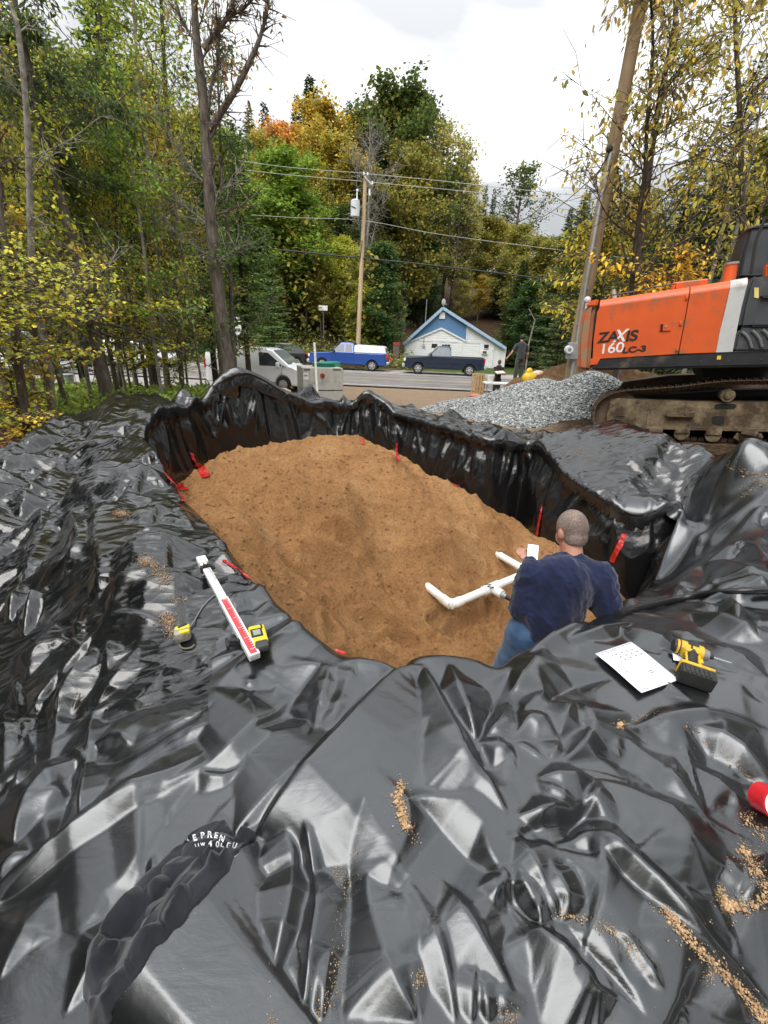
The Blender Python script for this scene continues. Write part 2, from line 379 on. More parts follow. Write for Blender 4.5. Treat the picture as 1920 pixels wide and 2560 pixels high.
# ================================================================== black liner (one sheet on the banks, one hanging in the pit)
def liner_material():
    m, nt, b = new_mat('black_plastic_sheet'); g = N(nt, 'ShaderNodeNewGeometry'); pos = g.outputs['Position']
    n1 = N(nt, 'ShaderNodeTexNoise', Scale=2.2, Detail=6.0, Roughness=.6); nt.links.new(pos, n1.inputs[0])
    n2 = N(nt, 'ShaderNodeTexNoise', Scale=9.0, Detail=8.0, Roughness=.7); nt.links.new(pos, n2.inputs[0])
    col = ramp(nt, n1.outputs['Fac'], [(.35, (.006, .0062, .0066)), (.7, (.014, .0145, .016))])
    # dusty film: patches of thin pale dust and little specks of sand
    n5 = N(nt, 'ShaderNodeTexNoise', Scale=95.0, Detail=3.0, Roughness=.6); nt.links.new(pos, n5.inputs[0])
    n6 = N(nt, 'ShaderNodeTexNoise', Scale=1.7, Detail=5.0, Roughness=.6); nt.links.new(pos, n6.inputs[0])
    a1 = N(nt, 'ShaderNodeMapRange'); a1.inputs[1].default_value = .70; a1.inputs[2].default_value = .78; nt.links.new(n5.outputs['Fac'], a1.inputs[0])
    a2 = N(nt, 'ShaderNodeMapRange'); a2.inputs[1].default_value = .52; a2.inputs[2].default_value = .66; nt.links.new(n6.outputs['Fac'], a2.inputs[0])
    sp = N(nt, 'ShaderNodeMath', operation='MULTIPLY'); nt.links.new(a1.outputs[0], sp.inputs[0]); nt.links.new(a2.outputs[0], sp.inputs[1])
    k = N(nt, 'ShaderNodeMix', data_type='RGBA'); nt.links.new(sp.outputs[0], k.inputs[0]); nt.links.new(col, k.inputs[6]); k.inputs[7].default_value = (.42, .33, .24, 1)
    a3 = N(nt, 'ShaderNodeMapRange'); a3.inputs[1].default_value = .55; a3.inputs[2].default_value = .8; a3.inputs[4].default_value = .05; nt.links.new(n2.outputs['Fac'], a3.inputs[0])
    k2 = N(nt, 'ShaderNodeMix', data_type='RGBA'); nt.links.new(a3.outputs[0], k2.inputs[0]); nt.links.new(k.outputs[2], k2.inputs[6]); k2.inputs[7].default_value = (.25, .23, .2, 1)
    nt.links.new(k2.outputs[2], b.inputs['Base Color'])
    r = N(nt, 'ShaderNodeMapRange'); r.inputs[3].default_value = .17; r.inputs[4].default_value = .36; nt.links.new(n1.outputs['Fac'], r.inputs[0]); nt.links.new(r.outputs[0], b.inputs['Roughness'])
    b.inputs['IOR'].default_value = 1.62; b.inputs['Specular IOR Level'].default_value = .62
    # fine crinkle
    mp = N(nt, 'ShaderNodeMapping'); mp.inputs['Rotation'].default_value = (0, 0, .6); mp.inputs['Scale'].default_value = (1, 2.6, 1); nt.links.new(pos, mp.inputs[0])
    n3 = N(nt, 'ShaderNodeTexNoise', Scale=5.5, Detail=5.0, Roughness=.55, Distortion=1.0); nt.links.new(mp.outputs[0], n3.inputs[0])
    bp = N(nt, 'ShaderNodeBump', Strength=.16, Distance=.03); nt.links.new(n3.outputs['Fac'], bp.inputs['Height'])
    n4 = N(nt, 'ShaderNodeTexNoise', Scale=160.0, Detail=2.0); nt.links.new(pos, n4.inputs[0])
    bp2 = N(nt, 'ShaderNodeBump', Strength=.06, Distance=.002); nt.links.new(n4.outputs['Fac'], bp2.inputs['Height']); nt.links.new(bp.outputs[0], bp2.inputs['Normal'])
    nt.links.new(bp2.outputs[0], b.inputs['Normal']); return m
LINER = liner_material()
def creases(m, strength, sc=3.4):
    """fine straight crinkles of thin film"""
    nt = m.node_tree; b = nt.nodes['Principled BSDF']; g = N(nt, 'ShaderNodeNewGeometry'); prev = b.inputs['Normal'].links[0].from_socket
    for rot, s_, st in ((.5, sc, (1, 3.2, 1)), (-.7, sc*2.3, (1, 2.6, 1))):
        mp = N(nt, 'ShaderNodeMapping'); mp.inputs['Rotation'].default_value = (0, 0, rot); mp.inputs['Scale'].default_value = st; nt.links.new(g.outputs['Position'], mp.inputs[0])
        v_ = N(nt, 'ShaderNodeTexVoronoi', Scale=s_, Randomness=1.0); nt.links.new(mp.outputs[0], v_.inputs[0])
        bp = N(nt, 'ShaderNodeBump', Strength=strength, Distance=.12/s_); nt.links.new(v_.outputs['Distance'], bp.inputs['Height']); nt.links.new(prev, bp.inputs['Normal']); prev = bp.outputs[0]
    nt.links.new(prev, b.inputs['Normal'])
def gloss(m, lo, hi, bump=None):
    for n_ in m.node_tree.nodes:
        if n_.type == 'MAP_RANGE' and any(l.to_socket.name == 'Roughness' for l in n_.outputs[0].links): n_.inputs[3].default_value = lo; n_.inputs[4].default_value = hi
        if bump and n_.type == 'BUMP' and n_.inputs['Distance'].default_value > .01: n_.inputs['Strength'].default_value = bump
gloss(LINER, .17, .32, .05); LINER.node_tree.nodes['Principled BSDF'].inputs['Specular IOR Level'].default_value = .85; LINER.node_tree.nodes['Principled BSDF'].inputs['Specular Tint'].default_value = (.93, .97, 1, 1)
FILM = liner_material(); FILM.name = 'thin_glossy_black_film'; gloss(FILM, .08, .20, .07); creases(FILM, .36)
WALLM = liner_material(); WALLM.name = 'black_plastic_wall_sheet'; creases(WALLM, .35); gloss(WALLM, .10, .2, .2); WALLM.node_tree.nodes['Principled BSDF'].inputs['Specular IOR Level'].default_value = .42
for n_ in WALLM.node_tree.nodes:
    if n_.type == 'MIX' and n_.inputs[7].default_value[0] > .1: n_.inputs[7].default_value = (.03, .03, .03, 1)
BASEPTS = [(0,2560,1.12),(480,2560,1.18),(960,2560,1.2),(1440,2560,1.2),(1920,2560,1.16),(0,2200,1.05),(300,2100,1.15),(700,2100,1.22),(960,2100,1.24),(1500,2100,1.26),(1920,2100,1.2),
 (550,1800,1.22),(250,1800,1.08),(0,1850,.92),(0,1600,.84),(120,1560,.95),(300,1600,1.18),(500,1600,1.26),
 (1007,1683,1.28),(810,1620,1.3),(621,1446,1.3),(455,1253,1.3),(363,1134,1.35),(400,1450,1.3),(330,1300,1.33),(300,1180,1.36),
 (239,1539,1.18),(251,1423,1.24),(247,1307,1.27),(215,1200,1.26),(60,1400,.83),(95,1300,.85),(130,1230,.95),(0,1250,1.0),(0,1176,1.12),(100,1110,1.22),(162,1070,1.3),(270,1014,1.46),(359,997,1.56),(436,1029,1.5),
 (1204,1088,1.3),(1040,1040,1.32),(900,1010,1.42),(1490,1075,1.42),(1400,1090,1.36),(1680,1130,1.42),(1816,1180,1.42),(1900,1190,1.3),
 (1338,1106,1.25),(1407,1170,1.15),(1496,1231,1.02),(1600,1278,.93),(1704,1289,.9),(1789,1284,1.0),(1860,1290,1.12),(1920,1301,1.18),
 (1640,1460,.35),(1690,1370,.5),(1760,1340,.8),(1760,1420,.8),(1850,1400,1.1),(1920,1400,1.22),(1700,1470,.85),(1800,1480,1.18),(1920,1470,1.28),(1612,1513,1.05),
 (1480,1560,1.27),(1373,1606,1.3),(1309,1636,1.3),(1600,1600,1.3),(1920,1700,1.3),(1500,1750,1.29),(1200,1720,1.3),(1084,1645,1.32)]
XYBASE = [tuple(P(a, b, z=z)) for a, b, z in BASEPTS] + [(-3.2,6.6,1.5),(-3.6,7.2,1.3),(-2.6,7.6,1.5),(-1.6,7.9,1.45),(-.6,8.2,1.4),(-3.4,5.6,1.5),(-4.6,5.4,1.3),(.6,8.6,1.3),(2.2,7.2,1.2),(5.5,4,1.2),(5.5,2,1.2),(0,-.8,1.15),(2.5,-.6,1.15),(-1.4,-.6,1.05)]
zb = rbf_fit(XYBASE, 2e-3)
# log-polar grid round the photographer's feet
CX, CY = 0.0, -.6
DU = .0040
u = np.arange(math.radians(-68), math.radians(68), DU); v = np.arange(math.log(.42), math.log(10.6), DU)
UU, VV = np.meshgrid(u, v); LX = CX+np.exp(VV)*np.sin(UU); LY = CY+np.exp(VV)*np.cos(UU)
BZ = zb(LX, LY)
BZ = np.clip(BZ, .1, 1.75)
D = np.zeros(LX.shape)
TILE = {1:(0,1600),2:(640,1600),3:(1280,1600),4:(640,1920),5:(1280,1920),6:(0,1920),7:(0,960),8:(1280,1000)}
def tpix(t, pts):
    ox, oy = TILE[t]; return [(ox+a/2.592, oy+b/2.592) for a, b in pts]
def onsheet(px, py):
    """point where the line of sight meets the smooth base of the sheet"""
    z = 1.25
    for _ in range(8):
        q = P(px, py, z=z); z = .5*z+.5*float(np.clip(zb(q.x, q.y), .1, 1.75))
    return P(px, py, z=z)
UPP = np.zeros(LX.shape); LOW = np.zeros(LX.shape)
def tent(pts, h, wl, wr, taper=.3, conc=.0):
    """a taut fold: crest (h > 0) or gully (h < 0) along pts with straight flanks reaching wl to the left and wr to the right (metres)"""
    W_ = max(wl, wr); r_ = np.hypot(pts[:, 0]-CX, pts[:, 1]-CY)
    uu = np.arctan2(pts[:, 0]-CX, pts[:, 1]-CY); vv = np.log(r_); mg = W_/max(math.exp(vv.min()), .3)+.01
    i0 = max(0, int((vv.min()-mg-v[0])/DU)); i1 = min(len(v), int((vv.max()+mg-v[0])/DU)+2); j0 = max(0, int((uu.min()-mg-u[0])/DU)); j1 = min(len(u), int((uu.max()+mg-u[0])/DU)+2)
    if i1 <= i0+1 or j1 <= j0+1: return
    X = LX[i0:i1, j0:j1]; Y = LY[i0:i1, j0:j1]; best = np.full(X.shape, 1e9); side = np.zeros(X.shape); par = np.zeros(X.shape); n = len(pts)-1
    for k in range(n):
        ex, ey = pts[k+1]-pts[k]; L = ex*ex+ey*ey+1e-12; tt = np.clip(((X-pts[k, 0])*ex+(Y-pts[k, 1])*ey)/L, 0, 1)
        dx = X-pts[k, 0]-tt*ex; dy = Y-pts[k, 1]-tt*ey; d = dx*dx+dy*dy; c = d < best
        best = np.where(c, d, best); side = np.where(c, ex*dy-ey*dx, side); par = np.where(c, (k+tt)/n, par)
    d = np.sqrt(best); w = np.where(side > 0, wl, wr)
    tp = np.clip(np.minimum(par, 1-par)/max(taper, .02), 0, 1)**.8
    w = w*(.3+.7*tp); s_ = d/w; f = abs(h)*(tp-s_*(1+conc*np.maximum(0, 1-s_))); f = np.maximum(f, 0)
    if h > 0: UPP[i0:i1, j0:j1] = np.maximum(UPP[i0:i1, j0:j1], f)
    else: LOW[i0:i1, j0:j1] = np.minimum(LOW[i0:i1, j0:j1], -f)
def fold(pix, h, wl=30, wr=30, rnd=.12, taper=.22, smooth=True):
    q = [onsheet(*p) for p in pix]; pts = crs([(p.x, p.y) for p in q], 4)
    mid = q[len(q)//2]; a, b_ = pts[len(pts)//2-1], pts[min(len(pts)//2, len(pts)-1)]
    t = (b_-a)/(np.linalg.norm(b_-a)+1e-9); nrm = np.array([-t[1], t[0]])*.02
    x0, y0, _ = proj(mid.x, mid.y, mid.z); x1, y1, _ = proj(mid.x+nrm[0], mid.y+nrm[1], mid.z); ppm = max(60, math.hypot(x1-x0, y1-y0)/.02)
    wl, wr = wl/ppm, wr/ppm; big, small = (1.9, 1.5) if abs(wl-wr) < .3*max(wl, wr) else (2.3, 1.2)
    if wl >= wr: wl *= big; wr *= small
    else: wr *= big; wl *= small
    if abs(h) < 2: wl *= .6; wr *= .6
    Lf = float(np.linalg.norm(np.diff(pts, axis=0), axis=1).sum()); kl = min(1.0, .35+Lf/.55)
    if Lf > .45: wl *= 1.2; wr *= 1.2
    tent(pts, h*.01*kl*(.6 if h < 0 else 1.0)*(1.4 if q[0].y < 2.2 else 1.1), wl*1.15, wr*1.15, max(taper+.08, .38 if Lf < 1.2 else .2), .3)
def blur(A, n=1):
    for _ in range(n):
        Q = np.pad(A, 1, mode='edge'); A = .5*A+.125*(Q[:-2, 1:-1]+Q[2:, 1:-1]+Q[1:-1, :-2]+Q[1:-1, 2:])
    return A
FOLDS = [
# --- foreground
(2,[(1090,165),(900,250),(620,590),(350,880),(120,1120),(0,1260)],7.5,150,30,.06,.06),
(6,[(1659,470),(1560,570),(1340,800),(1100,1110),(850,1440),(690,1659),(600,1800)],7.0,170,30,.06,.05),
(2,[(1080,165),(1150,330),(1300,680),(1340,780),(1490,930),(1659,1200)],6.5,26,95,.08,.1),
(5,[(0,370),(60,520),(130,640),(200,770),(300,960)],3.5,40,40,.1,.2),
(2,[(980,1080),(1100,1130),(1300,1320),(1450,1450),(1659,1600)],-6,55,80,.4,.25),
(2,[(1110,560),(1060,760),(1000,1000),(980,1080)],-3.5,60,60,.4,.3),
(2,[(1250,150),(1285,300),(1370,520),(1430,665)],4.5,40,30,.1,.15),
(2,[(1430,668),(1500,520),(1580,320),(1659,180)],-3,30,25,.15,.2),
(2,[(1430,668),(1540,695),(1610,715),(1659,690)],3.5,30,35,.1,.2),
(2,[(1480,640),(1560,560),(1640,400)],3.5,25,30,.15,.3),
(2,[(1340,780),(1450,830),(1560,820),(1659,740)],-4,30,30,.3,.25),
(2,[(440,185),(462,280),(410,470),(350,690)],4.5,55,40,.15,.2),
(2,[(350,690),(480,600),(590,330),(650,230),(840,205)],4.0,60,40,.2,.2),
(2,[(520,200),(500,330),(430,520)],-3,28,28,.4,.3),
(2,[(0,620),(150,480),(290,300),(430,170)],-5.5,60,45,.3,.1),
(2,[(430,178),(640,188),(840,203),(960,222)],4,45,45,.2,.15),
(2,[(90,640),(150,740),(240,780)],2.5,30,30,.3,.35),
(2,[(720,905),(780,845),(845,810),(885,890),(870,980)],3.2,40,40,.2,.25),
(2,[(800,870),(805,1050),(790,1220),(740,1470)],2.8,45,30,.2,.25),
(2,[(720,930),(718,1200),(735,1480)],3.2,35,70,.25,.2),
(4,[(720,640),(735,900),(860,1300),(1050,1640)],3.6,110,110,.3,.15),
(2,[(120,1140),(230,1170),(310,1220),(350,1400),(385,1640)],4.2,60,30,.12,.15),
(4,[(370,630),(392,900),(350,1200),(290,1659)],4.2,70,40,.2,.15),
(2,[(120,1150),(200,1280),(240,1420),(240,1640)],3.2,26,60,.15,.25),
(4,[(235,560),(235,780),(175,1100),(50,1640)],3.8,45,90,.2,.15),
(2,[(700,1090),(610,1380),(600,1650)],-3,50,50,.4,.25),
(4,[(600,560),(610,900),(580,1250),(540,1659)],-4.2,90,80,.45,.15),
(4,[(1040,600),(985,850),(990,1200),(1080,1640)],2.2,60,60,.3,.25),
(4,[(1035,850),(1090,1000),(1120,1110)],-2.0,25,30,.2,.35),
(4,[(1280,1020),(1450,1160),(1590,1350)],3.5,60,45,.15,.25),
(4,[(1590,1350),(1610,1480),(1590,1600)],2.5,35,40,.2,.3),
(4,[(1590,1355),(1500,1300),(1430,1268)],2.5,26,26,.15,.3),
(4,[(1430,1268),(1405,1400),(1400,1659)],3.0,30,45,.15,.2),
(4,[(1440,1268),(1480,1450),(1510,1659)],3.0,35,25,.15,.2),
(4,[(1390,800),(1480,745),(1570,720),(1630,760),(1659,900)],3.5,30,60,.15,.25),
(4,[(1350,520),(1380,640),(1410,720)],2.5,25,30,.15,.3),
(5,[(-40,740),(60,900),(180,1070)],-6.0,30,45,.25,.2),
(5,[(-40,840),(180,1080),(420,1290),(560,1440),(700,1500)],4.5,30,60,.1,.15),
(5,[(240,1110),(430,1230),(540,1380),(640,1470)],-3.5,30,30,.3,.3),
(5,[(150,75),(340,85),(535,88)],4,28,36,.1,.2),
(5,[(150,85),(230,160),(340,215),(440,272)],3.5,26,22,.1,.2),
(5,[(535,88),(545,160),(500,230),(440,272)],3.5,60,25,.1,.15),
(5,[(535,88),(700,160),(950,300),(1110,450),(1180,650),(1300,850),(1420,1120)],4.5,45,120,.15,.12),
(5,[(0,330),(150,315),(300,290),(440,272)],4.0,30,40,.15,.15),
(5,[(40,420),(300,370),(440,320),(530,220)],-6.5,32,55,.35,.15),
(5,[(100,520),(90,450),(70,400)],-4,40,40,.4,.3),
(5,[(240,520),(380,475),(485,440),(600,510),(850,740),(1100,1000),(1250,1160),(1480,1370),(1659,1540)],5.0,40,60,.1,.1),
(5,[(520,520),(640,660),(760,790),(960,970),(1200,1180)],-5.0,26,34,.3,.15),
(5,[(250,530),(420,570),(560,640),(700,760),(1000,1010),(1240,1220),(1450,1530),(1540,1659)],4.0,22,90,.1,.12),
(5,[(230,540),(250,660),(330,800),(355,900),(310,1000)],3.5,35,40,.12,.2),
(5,[(125,630),(200,780),(260,900),(300,1000)],3.0,22,22,.1,.2),
(5,[(20,560),(70,760),(160,950),(190,1070)],3.5,30,30,.12,.15),
(5,[(170,1065),(240,1085),(290,1110)],2.5,16,16,.1,.25),
(5,[(325,1000),(500,1200),(700,1420),(860,1650)],-3.0,14,18,.2,.1),
(5,[(480,990),(620,1095),(720,1130),(860,1320),(960,1480),(1040,1659)],3.8,40,45,.12,.12),
(5,[(690,1130),(780,1290),(900,1480)],-2.5,25,25,.3,.3),
(5,[(1120,520),(1250,720),(1380,900),(1440,1200)],-3.5,30,35,.3,.2),
(5,[(1350,560),(1450,700),(1530,790)],2.5,30,30,.2,.3),
(5,[(1659,560),(1560,760),(1480,860)],3.0,40,40,.25,.3),
(5,[(1220,1290),(1350,1450),(1500,1659)],2.5,50,40,.3,.25),
# long taut folds fanning from the near rim
(2,[(1000,240),(820,700),(640,1180),(560,1659)],3.0,60,90,.1,.12),
(4,[(560,800),(480,1200),(420,1659)],3.0,40,60,.1,.15),
(2,[(700,300),(420,700),(100,1010),(-150,1260)],3.2,40,70,.1,.15),
(2,[(300,260),(60,520),(-200,760),(-480,960)],3.4,34,70,.1,.12),
(1,[(1659,640),(1300,860),(900,1120),(420,1440),(0,1700)],3.5,40,80,.1,.1),
(1,[(1560,480),(1200,640),(800,900),(560,1060)],2.6,30,50,.1,.2),
(6,[(1150,700),(900,930),(620,1250),(420,1600)],2.4,50,50,.1,.2),
(6,[(560,620),(360,820),(160,1100),(0,1400)],2.6,50,60,.1,.2),
(3,[(560,940),(800,1200),(1000,1500),(1160,1800)],2.6,70,60,.1,.2),
(3,[(700,620),(900,800),(1100,980),(1300,1250)],2.6,30,50,.1,.2),
(5,[(760,330),(960,620),(1180,950),(1400,1400)],2.2,60,60,.1,.2),
(5,[(500,560),(700,900),(900,1250),(1150,1659)],2.6,40,70,.1,.15),
(4,[(1150,560),(1250,800),(1480,1150),(1700,1500)],2.8,40,60,.1,.15),
(4,[(900,470),(1000,760),(1200,1200),(1300,1659)],2.4,50,60,.1,.15),
# seams
(5,[(240,10),(560,52),(850,150),(1050,240),(1230,330),(1400,430),(1659,540)],1.6,8,12,.2,.04),
(3,[(950,360),(1010,520),(1110,720),(1160,900),(1230,1130),(1290,1380),(1345,1620)],1.6,9,9,.2,.03),
(5,[(1330,740),(1400,1000),(1480,1330)],1.6,9,9,.2,.06),
(3,[(0,720),(60,692),(160,760),(260,835)],1.6,10,10,.2,.1),
# --- centre right, upper
(3,[(390,398),(350,500),(300,655)],4.5,35,40,.12,.15),
(3,[(390,398),(460,480),(515,590),(500,690)],4.5,45,30,.12,.18),
(3,[(440,560),(500,620),(440,720),(280,830)],3.0,25,25,.15,.25),
(3,[(0,670),(60,590),(110,542),(180,550),(250,610),(300,655)],4.5,28,40,.12,.15),
(3,[(300,655),(270,740),(232,800)],2.5,20,26,.15,.25),
(3,[(0,340),(60,260),(160,130),(220,30)],3.5,30,45,.2,.2),
(3,[(220,420),(300,340),(440,270),(640,250)],-4.5,35,35,.35,.2),
(3,[(690,592),(850,570),(1000,525),(1200,500),(1420,520),(1659,590)],3.5,22,40,.12,.12),
(3,[(720,600),(860,600),(1000,560)],-3.0,14,22,.3,.3),
(3,[(1060,548),(1300,660),(1500,790),(1700,950)],5.0,40,36,.12,.1),
(3,[(1100,600),(1300,760),(1450,850),(1659,985)],-4.5,26,40,.35,.15),
(3,[(1140,820),(1300,920),(1400,1000),(1490,1100)],4.0,30,36,.15,.2),
(3,[(1020,760),(1060,900),(1140,1080)],3.0,25,25,.15,.25),
(3,[(540,755),(760,830),(950,980),(1130,1080)],-3.8,40,34,.35,.2),
(3,[(840,720),(880,800),(920,880)],1.8,20,20,.2,.35),
(3,[(690,600),(680,700),(720,760)],2.2,20,20,.2,.35),
(3,[(450,0),(620,60),(760,110),(870,190)],2.0,18,18,.2,.3),
(3,[(900,60),(1000,110),(1090,200)],2.5,22,22,.2,.3),
(3,[(1260,20),(1420,120),(1659,260)],2.8,24,24,.2,.25),
(3,[(60,180),(140,260),(260,300)],2.0,16,16,.2,.3),
(3,[(30,560),(120,420),(260,290)],2.5,20,30,.2,.3),
# --- left middle
(1,[(-60,1650),(160,1510),(520,1270),(860,1030),(1140,880),(1390,700)],6.5,40,60,.08,.04),
(1,[(-60,1740),(200,1600),(560,1360),(900,1130),(1300,880)],-4.5,40,60,.4,.1),
(1,[(590,822),(740,785),(890,732),(1170,570),(1430,400)],-3.0,16,22,.12,.12),
(1,[(560,722),(700,665),(800,672),(890,730)],4.0,40,28,.15,.25),
(1,[(620,790),(720,720),(800,700)],-2.5,18,18,.3,.35),
(1,[(590,822),(545,775),(480,740),(400,850)],3.5,24,24,.12,.25),
(1,[(540,782),(400,860),(260,980),(140,1180),(90,1340)],5.5,60,55,.25,.15),
(1,[(540,785),(545,950),(530,1100),(500,1280)],5.0,50,30,.08,.12),
(1,[(470,900),(420,1060),(330,1340)],-4.0,28,28,.3,.25),
(1,[(600,450),(588,600),(575,720),(590,820)],3.0,24,18,.1,.12),
(1,[(645,545),(1000,380),(1300,220),(1659,20)],-4.0,24,30,.25,.12),
(1,[(610,440),(700,330),(820,190),(940,25)],3.0,28,22,.12,.15),
(1,[(688,0),(700,150),(712,300)],3.0,24,24,.08,.1),
(1,[(100,250),(115,420),(165,560),(220,740)],2.0,14,14,.12,.1),
(1,[(100,250),(200,160),(430,8)],4.0,36,30,.1,.12),
(1,[(430,8),(500,60),(560,112)],2.5,14,14,.1,.2),
(1,[(600,60),(560,170),(430,350),(380,500),(350,700)],4.5,36,26,.1,.12),
(1,[(220,740),(150,880),(110,960),(20,900)],4.5,30,36,.15,.2),
(1,[(0,430),(40,600),(20,860)],3,36,36,.25,.25),
(1,[(1590,300),(1500,470),(1390,690)],2.2,14,26,.1,.12),
(1,[(1659,235),(1620,270),(1590,300)],2.2,12,12,.1,.2),
(1,[(1390,690),(1480,710),(1560,690),(1659,640)],3.5,24,24,.12,.25),
(1,[(1659,300),(1560,480),(1490,600)],3.0,20,20,.2,.3),
(1,[(900,940),(760,1000),(640,1130)],2.6,36,36,.3,.3),
(1,[(1250,590),(1100,700),(900,830),(700,900)],-2.5,34,34,.4,.25),
(1,[(1659,760),(1440,900),(1250,850),(1400,760)],2.4,18,18,.25,.35),
(1,[(0,1560),(60,1430),(200,1380)],2.5,24,24,.25,.3),
(6,[(920,560),(860,760),(700,960),(520,1050)],-3.0,50,60,.4,.25),
(6,[(400,940),(280,1060),(200,1200)],2.0,34,34,.35,.35),
(6,[(860,420),(640,560),(420,700),(300,860)],2.6,70,60,.35,.25),
# --- left bank upper
(7,[(370,845),(460,730),(600,620),(780,560),(980,530)],5,34,40,.1,.15),
(7,[(360,900),(250,1000),(180,1300)],3,26,26,.12,.2),
(7,[(640,745),(790,700),(960,620),(1095,690)],5.5,30,36,.08,.15),
(7,[(620,765),(900,770),(1100,810),(1260,950)],2.5,14,18,.1,.12),
(7,[(560,960),(650,840),(780,772)],2.5,14,14,.1,.15),
(7,[(400,500),(600,430),(800,420),(960,450),(1060,560)],4.5,30,26,.1,.18),
(7,[(480,560),(640,480),(840,480),(1000,540)],3.5,16,22,.1,.25),
(7,[(700,880),(900,900),(1060,860),(1190,920)],3.5,22,26,.12,.25),
(7,[(660,1040),(860,1060),(1000,1000),(1180,960)],3.0,20,22,.12,.25),
(7,[(640,1195),(800,1150),(1000,1100),(1140,1068),(1345,1072)],4.5,22,34,.08,.12),
(7,[(1345,1072),(1440,1140),(1560,1232)],3.5,18,30,.1,.2),
(7,[(1130,1080),(1190,1050),(1245,1015)],2.5,10,10,.1,.2),
(7,[(990,1225),(1060,1150),(1120,1085)],2.5,10,10,.1,.2),
(7,[(630,1435),(760,1370),(900,1350),(1060,1280),(1270,1200)],4.5,22,36,.1,.15),
(7,[(690,1480),(860,1430),(1060,1370),(1240,1320),(1400,1310)],4.5,22,34,.1,.12),
(7,[(1420,1340),(1520,1290),(1659,1300)],3.2,16,24,.12,.2),
(7,[(1400,1500),(1520,1420),(1659,1370)],3.2,16,24,.12,.2),
(7,[(595,1535),(760,1560),(960,1580),(1200,1650)],3.0,20,20,.1,.2),
(7,[(1040,1430),(1100,1380),(1240,1340)],2.5,20,24,.2,.3),
(7,[(1440,1600),(1540,1540),(1659,1500)],2.5,16,22,.15,.3),
(7,[(600,780),(635,900),(618,1060),(655,1195),(630,1435)],3.5,60,30,.1,.1),
(7,[(640,900),(520,1100),(470,1180),(420,1400)],4,28,28,.1,.2),
(7,[(430,800),(480,920),(520,1060),(450,1180),(390,1280)],3.5,24,24,.1,.2),
(7,[(280,880),(240,1050),(120,1240)],3.5,26,26,.12,.2),
(7,[(130,1290),(110,1400),(60,1560)],3.5,22,28,.12,.2),
(7,[(250,1380),(220,1440),(150,1659)],4,24,24,.12,.15),
(7,[(390,495),(330,700),(360,770)],3.5,24,24,.12,.2),
(7,[(300,560),(210,760),(120,900)],5,36,30,.15,.2),
(7,[(420,760),(300,960),(200,1180),(140,1300)],3,20,20,.12,.2),
(7,[(560,1560),(450,1659)],2.5,20,20,.12,.2),
(7,[(700,1490),(690,1659)],3.0,20,20,.1,.1),
(7,[(0,560),(200,430),(420,288),(560,350)],5,26,36,.1,.1),
(7,[(420,288),(430,340),(450,380)],3,16,16,.1,.2),
(7,[(560,352),(640,300),(740,240),(820,110)],5,30,30,.1,.15),
(7,[(560,352),(760,320),(920,320),(1070,370)],5,20,22,.08,.12),
(7,[(700,210),(900,230),(1010,280),(1090,400)],5,24,24,.1,.2),
(7,[(930,95),(900,200),(840,260)],4,24,24,.1,.2),
(7,[(1000,130),(1050,260),(1170,400),(1200,470)],5,22,22,.1,.15),
(7,[(1060,250),(1140,210),(1240,215)],4,16,16,.1,.2),
(7,[(1180,290),(1200,380),(1180,420)],3,14,14,.1,.2),
(7,[(1260,215),(1330,330),(1400,430),(1440,520)],5,22,22,.1,.15),
(7,[(1210,100),(1300,180),(1420,290),(1500,450)],6,18,18,.1,.12),
(7,[(1560,180),(1600,330),(1640,460)],5,18,18,.1,.15),
# --- right bank flap
(8,[(150,262),(330,225),(530,192)],3,20,24,.1,.15),
(8,[(530,192),(700,240),(880,290),(1040,336)],7,26,34,.08,.1),
(8,[(1040,336),(1140,340),(1260,400),(1392,466)],6,26,30,.08,.1),
(8,[(540,225),(640,310),(750,410)],4.5,34,24,.08,.12),
(8,[(750,410),(755,520),(740,610)],3,22,22,.1,.2),
(8,[(750,410),(820,520),(940,655)],-6,60,40,.2,.12),
(8,[(1045,340),(1050,420),(1000,560),(940,655)],3.5,30,30,.1,.15),
(8,[(1392,466),(1250,570),(1100,630),(940,655)],4.5,40,36,.1,.12),
(8,[(1390,505),(1385,600),(1370,680),(1320,735)],6,30,30,.12,.1),
(8,[(1440,640),(1520,680),(1659,760)],4,26,26,.15,.2),
(8,[(1440,530),(1520,600),(1600,580)],3,18,18,.15,.3),
(8,[(560,450),(630,430),(740,415)],2.5,14,14,.1,.3),
(8,[(1170,805),(1230,765),(1310,745),(1450,735),(1580,745),(1659,780)],7,20,34,.1,.1),
(8,[(1330,770),(1400,800),(1580,770)],4,14,16,.15,.25),
(8,[(1120,1020),(1230,930),(1330,880),(1430,870),(1500,900)],7,24,34,.1,.15),
(8,[(1400,945),(1530,960),(1659,950)],5,18,28,.12,.2),
(8,[(1150,1140),(1280,1080),(1400,1020),(1500,985),(1659,1060)],7,30,34,.1,.12),
(8,[(1040,1290),(1130,1170),(1330,1130),(1500,1190),(1659,1230)],6,26,30,.1,.12),
(8,[(1330,1130),(1300,1210),(1180,1250)],3.5,18,18,.12,.25),
(8,[(930,1230),(1100,1050),(1200,960)],-5,26,26,.25,.25),
(8,[(1300,1330),(1400,1400),(1450,1520)],4,26,24,.15,.25),
(8,[(1140,1350),(1240,1370),(1300,1430)],3,20,20,.15,.3),
(8,[(100,1640),(230,1560),(400,1480),(520,1440)],3,20,24,.15,.2),
(8,[(240,1580),(420,1560),(600,1500),(800,1440)],2.5,18,18,.15,.3),
(8,[(680,1480),(900,1560),(1100,1640)],2.5,20,20,.15,.3),
(8,[(1100,1380),(1300,1460),(1500,1560),(1659,1640)],3.5,26,20,.1,.15),
]
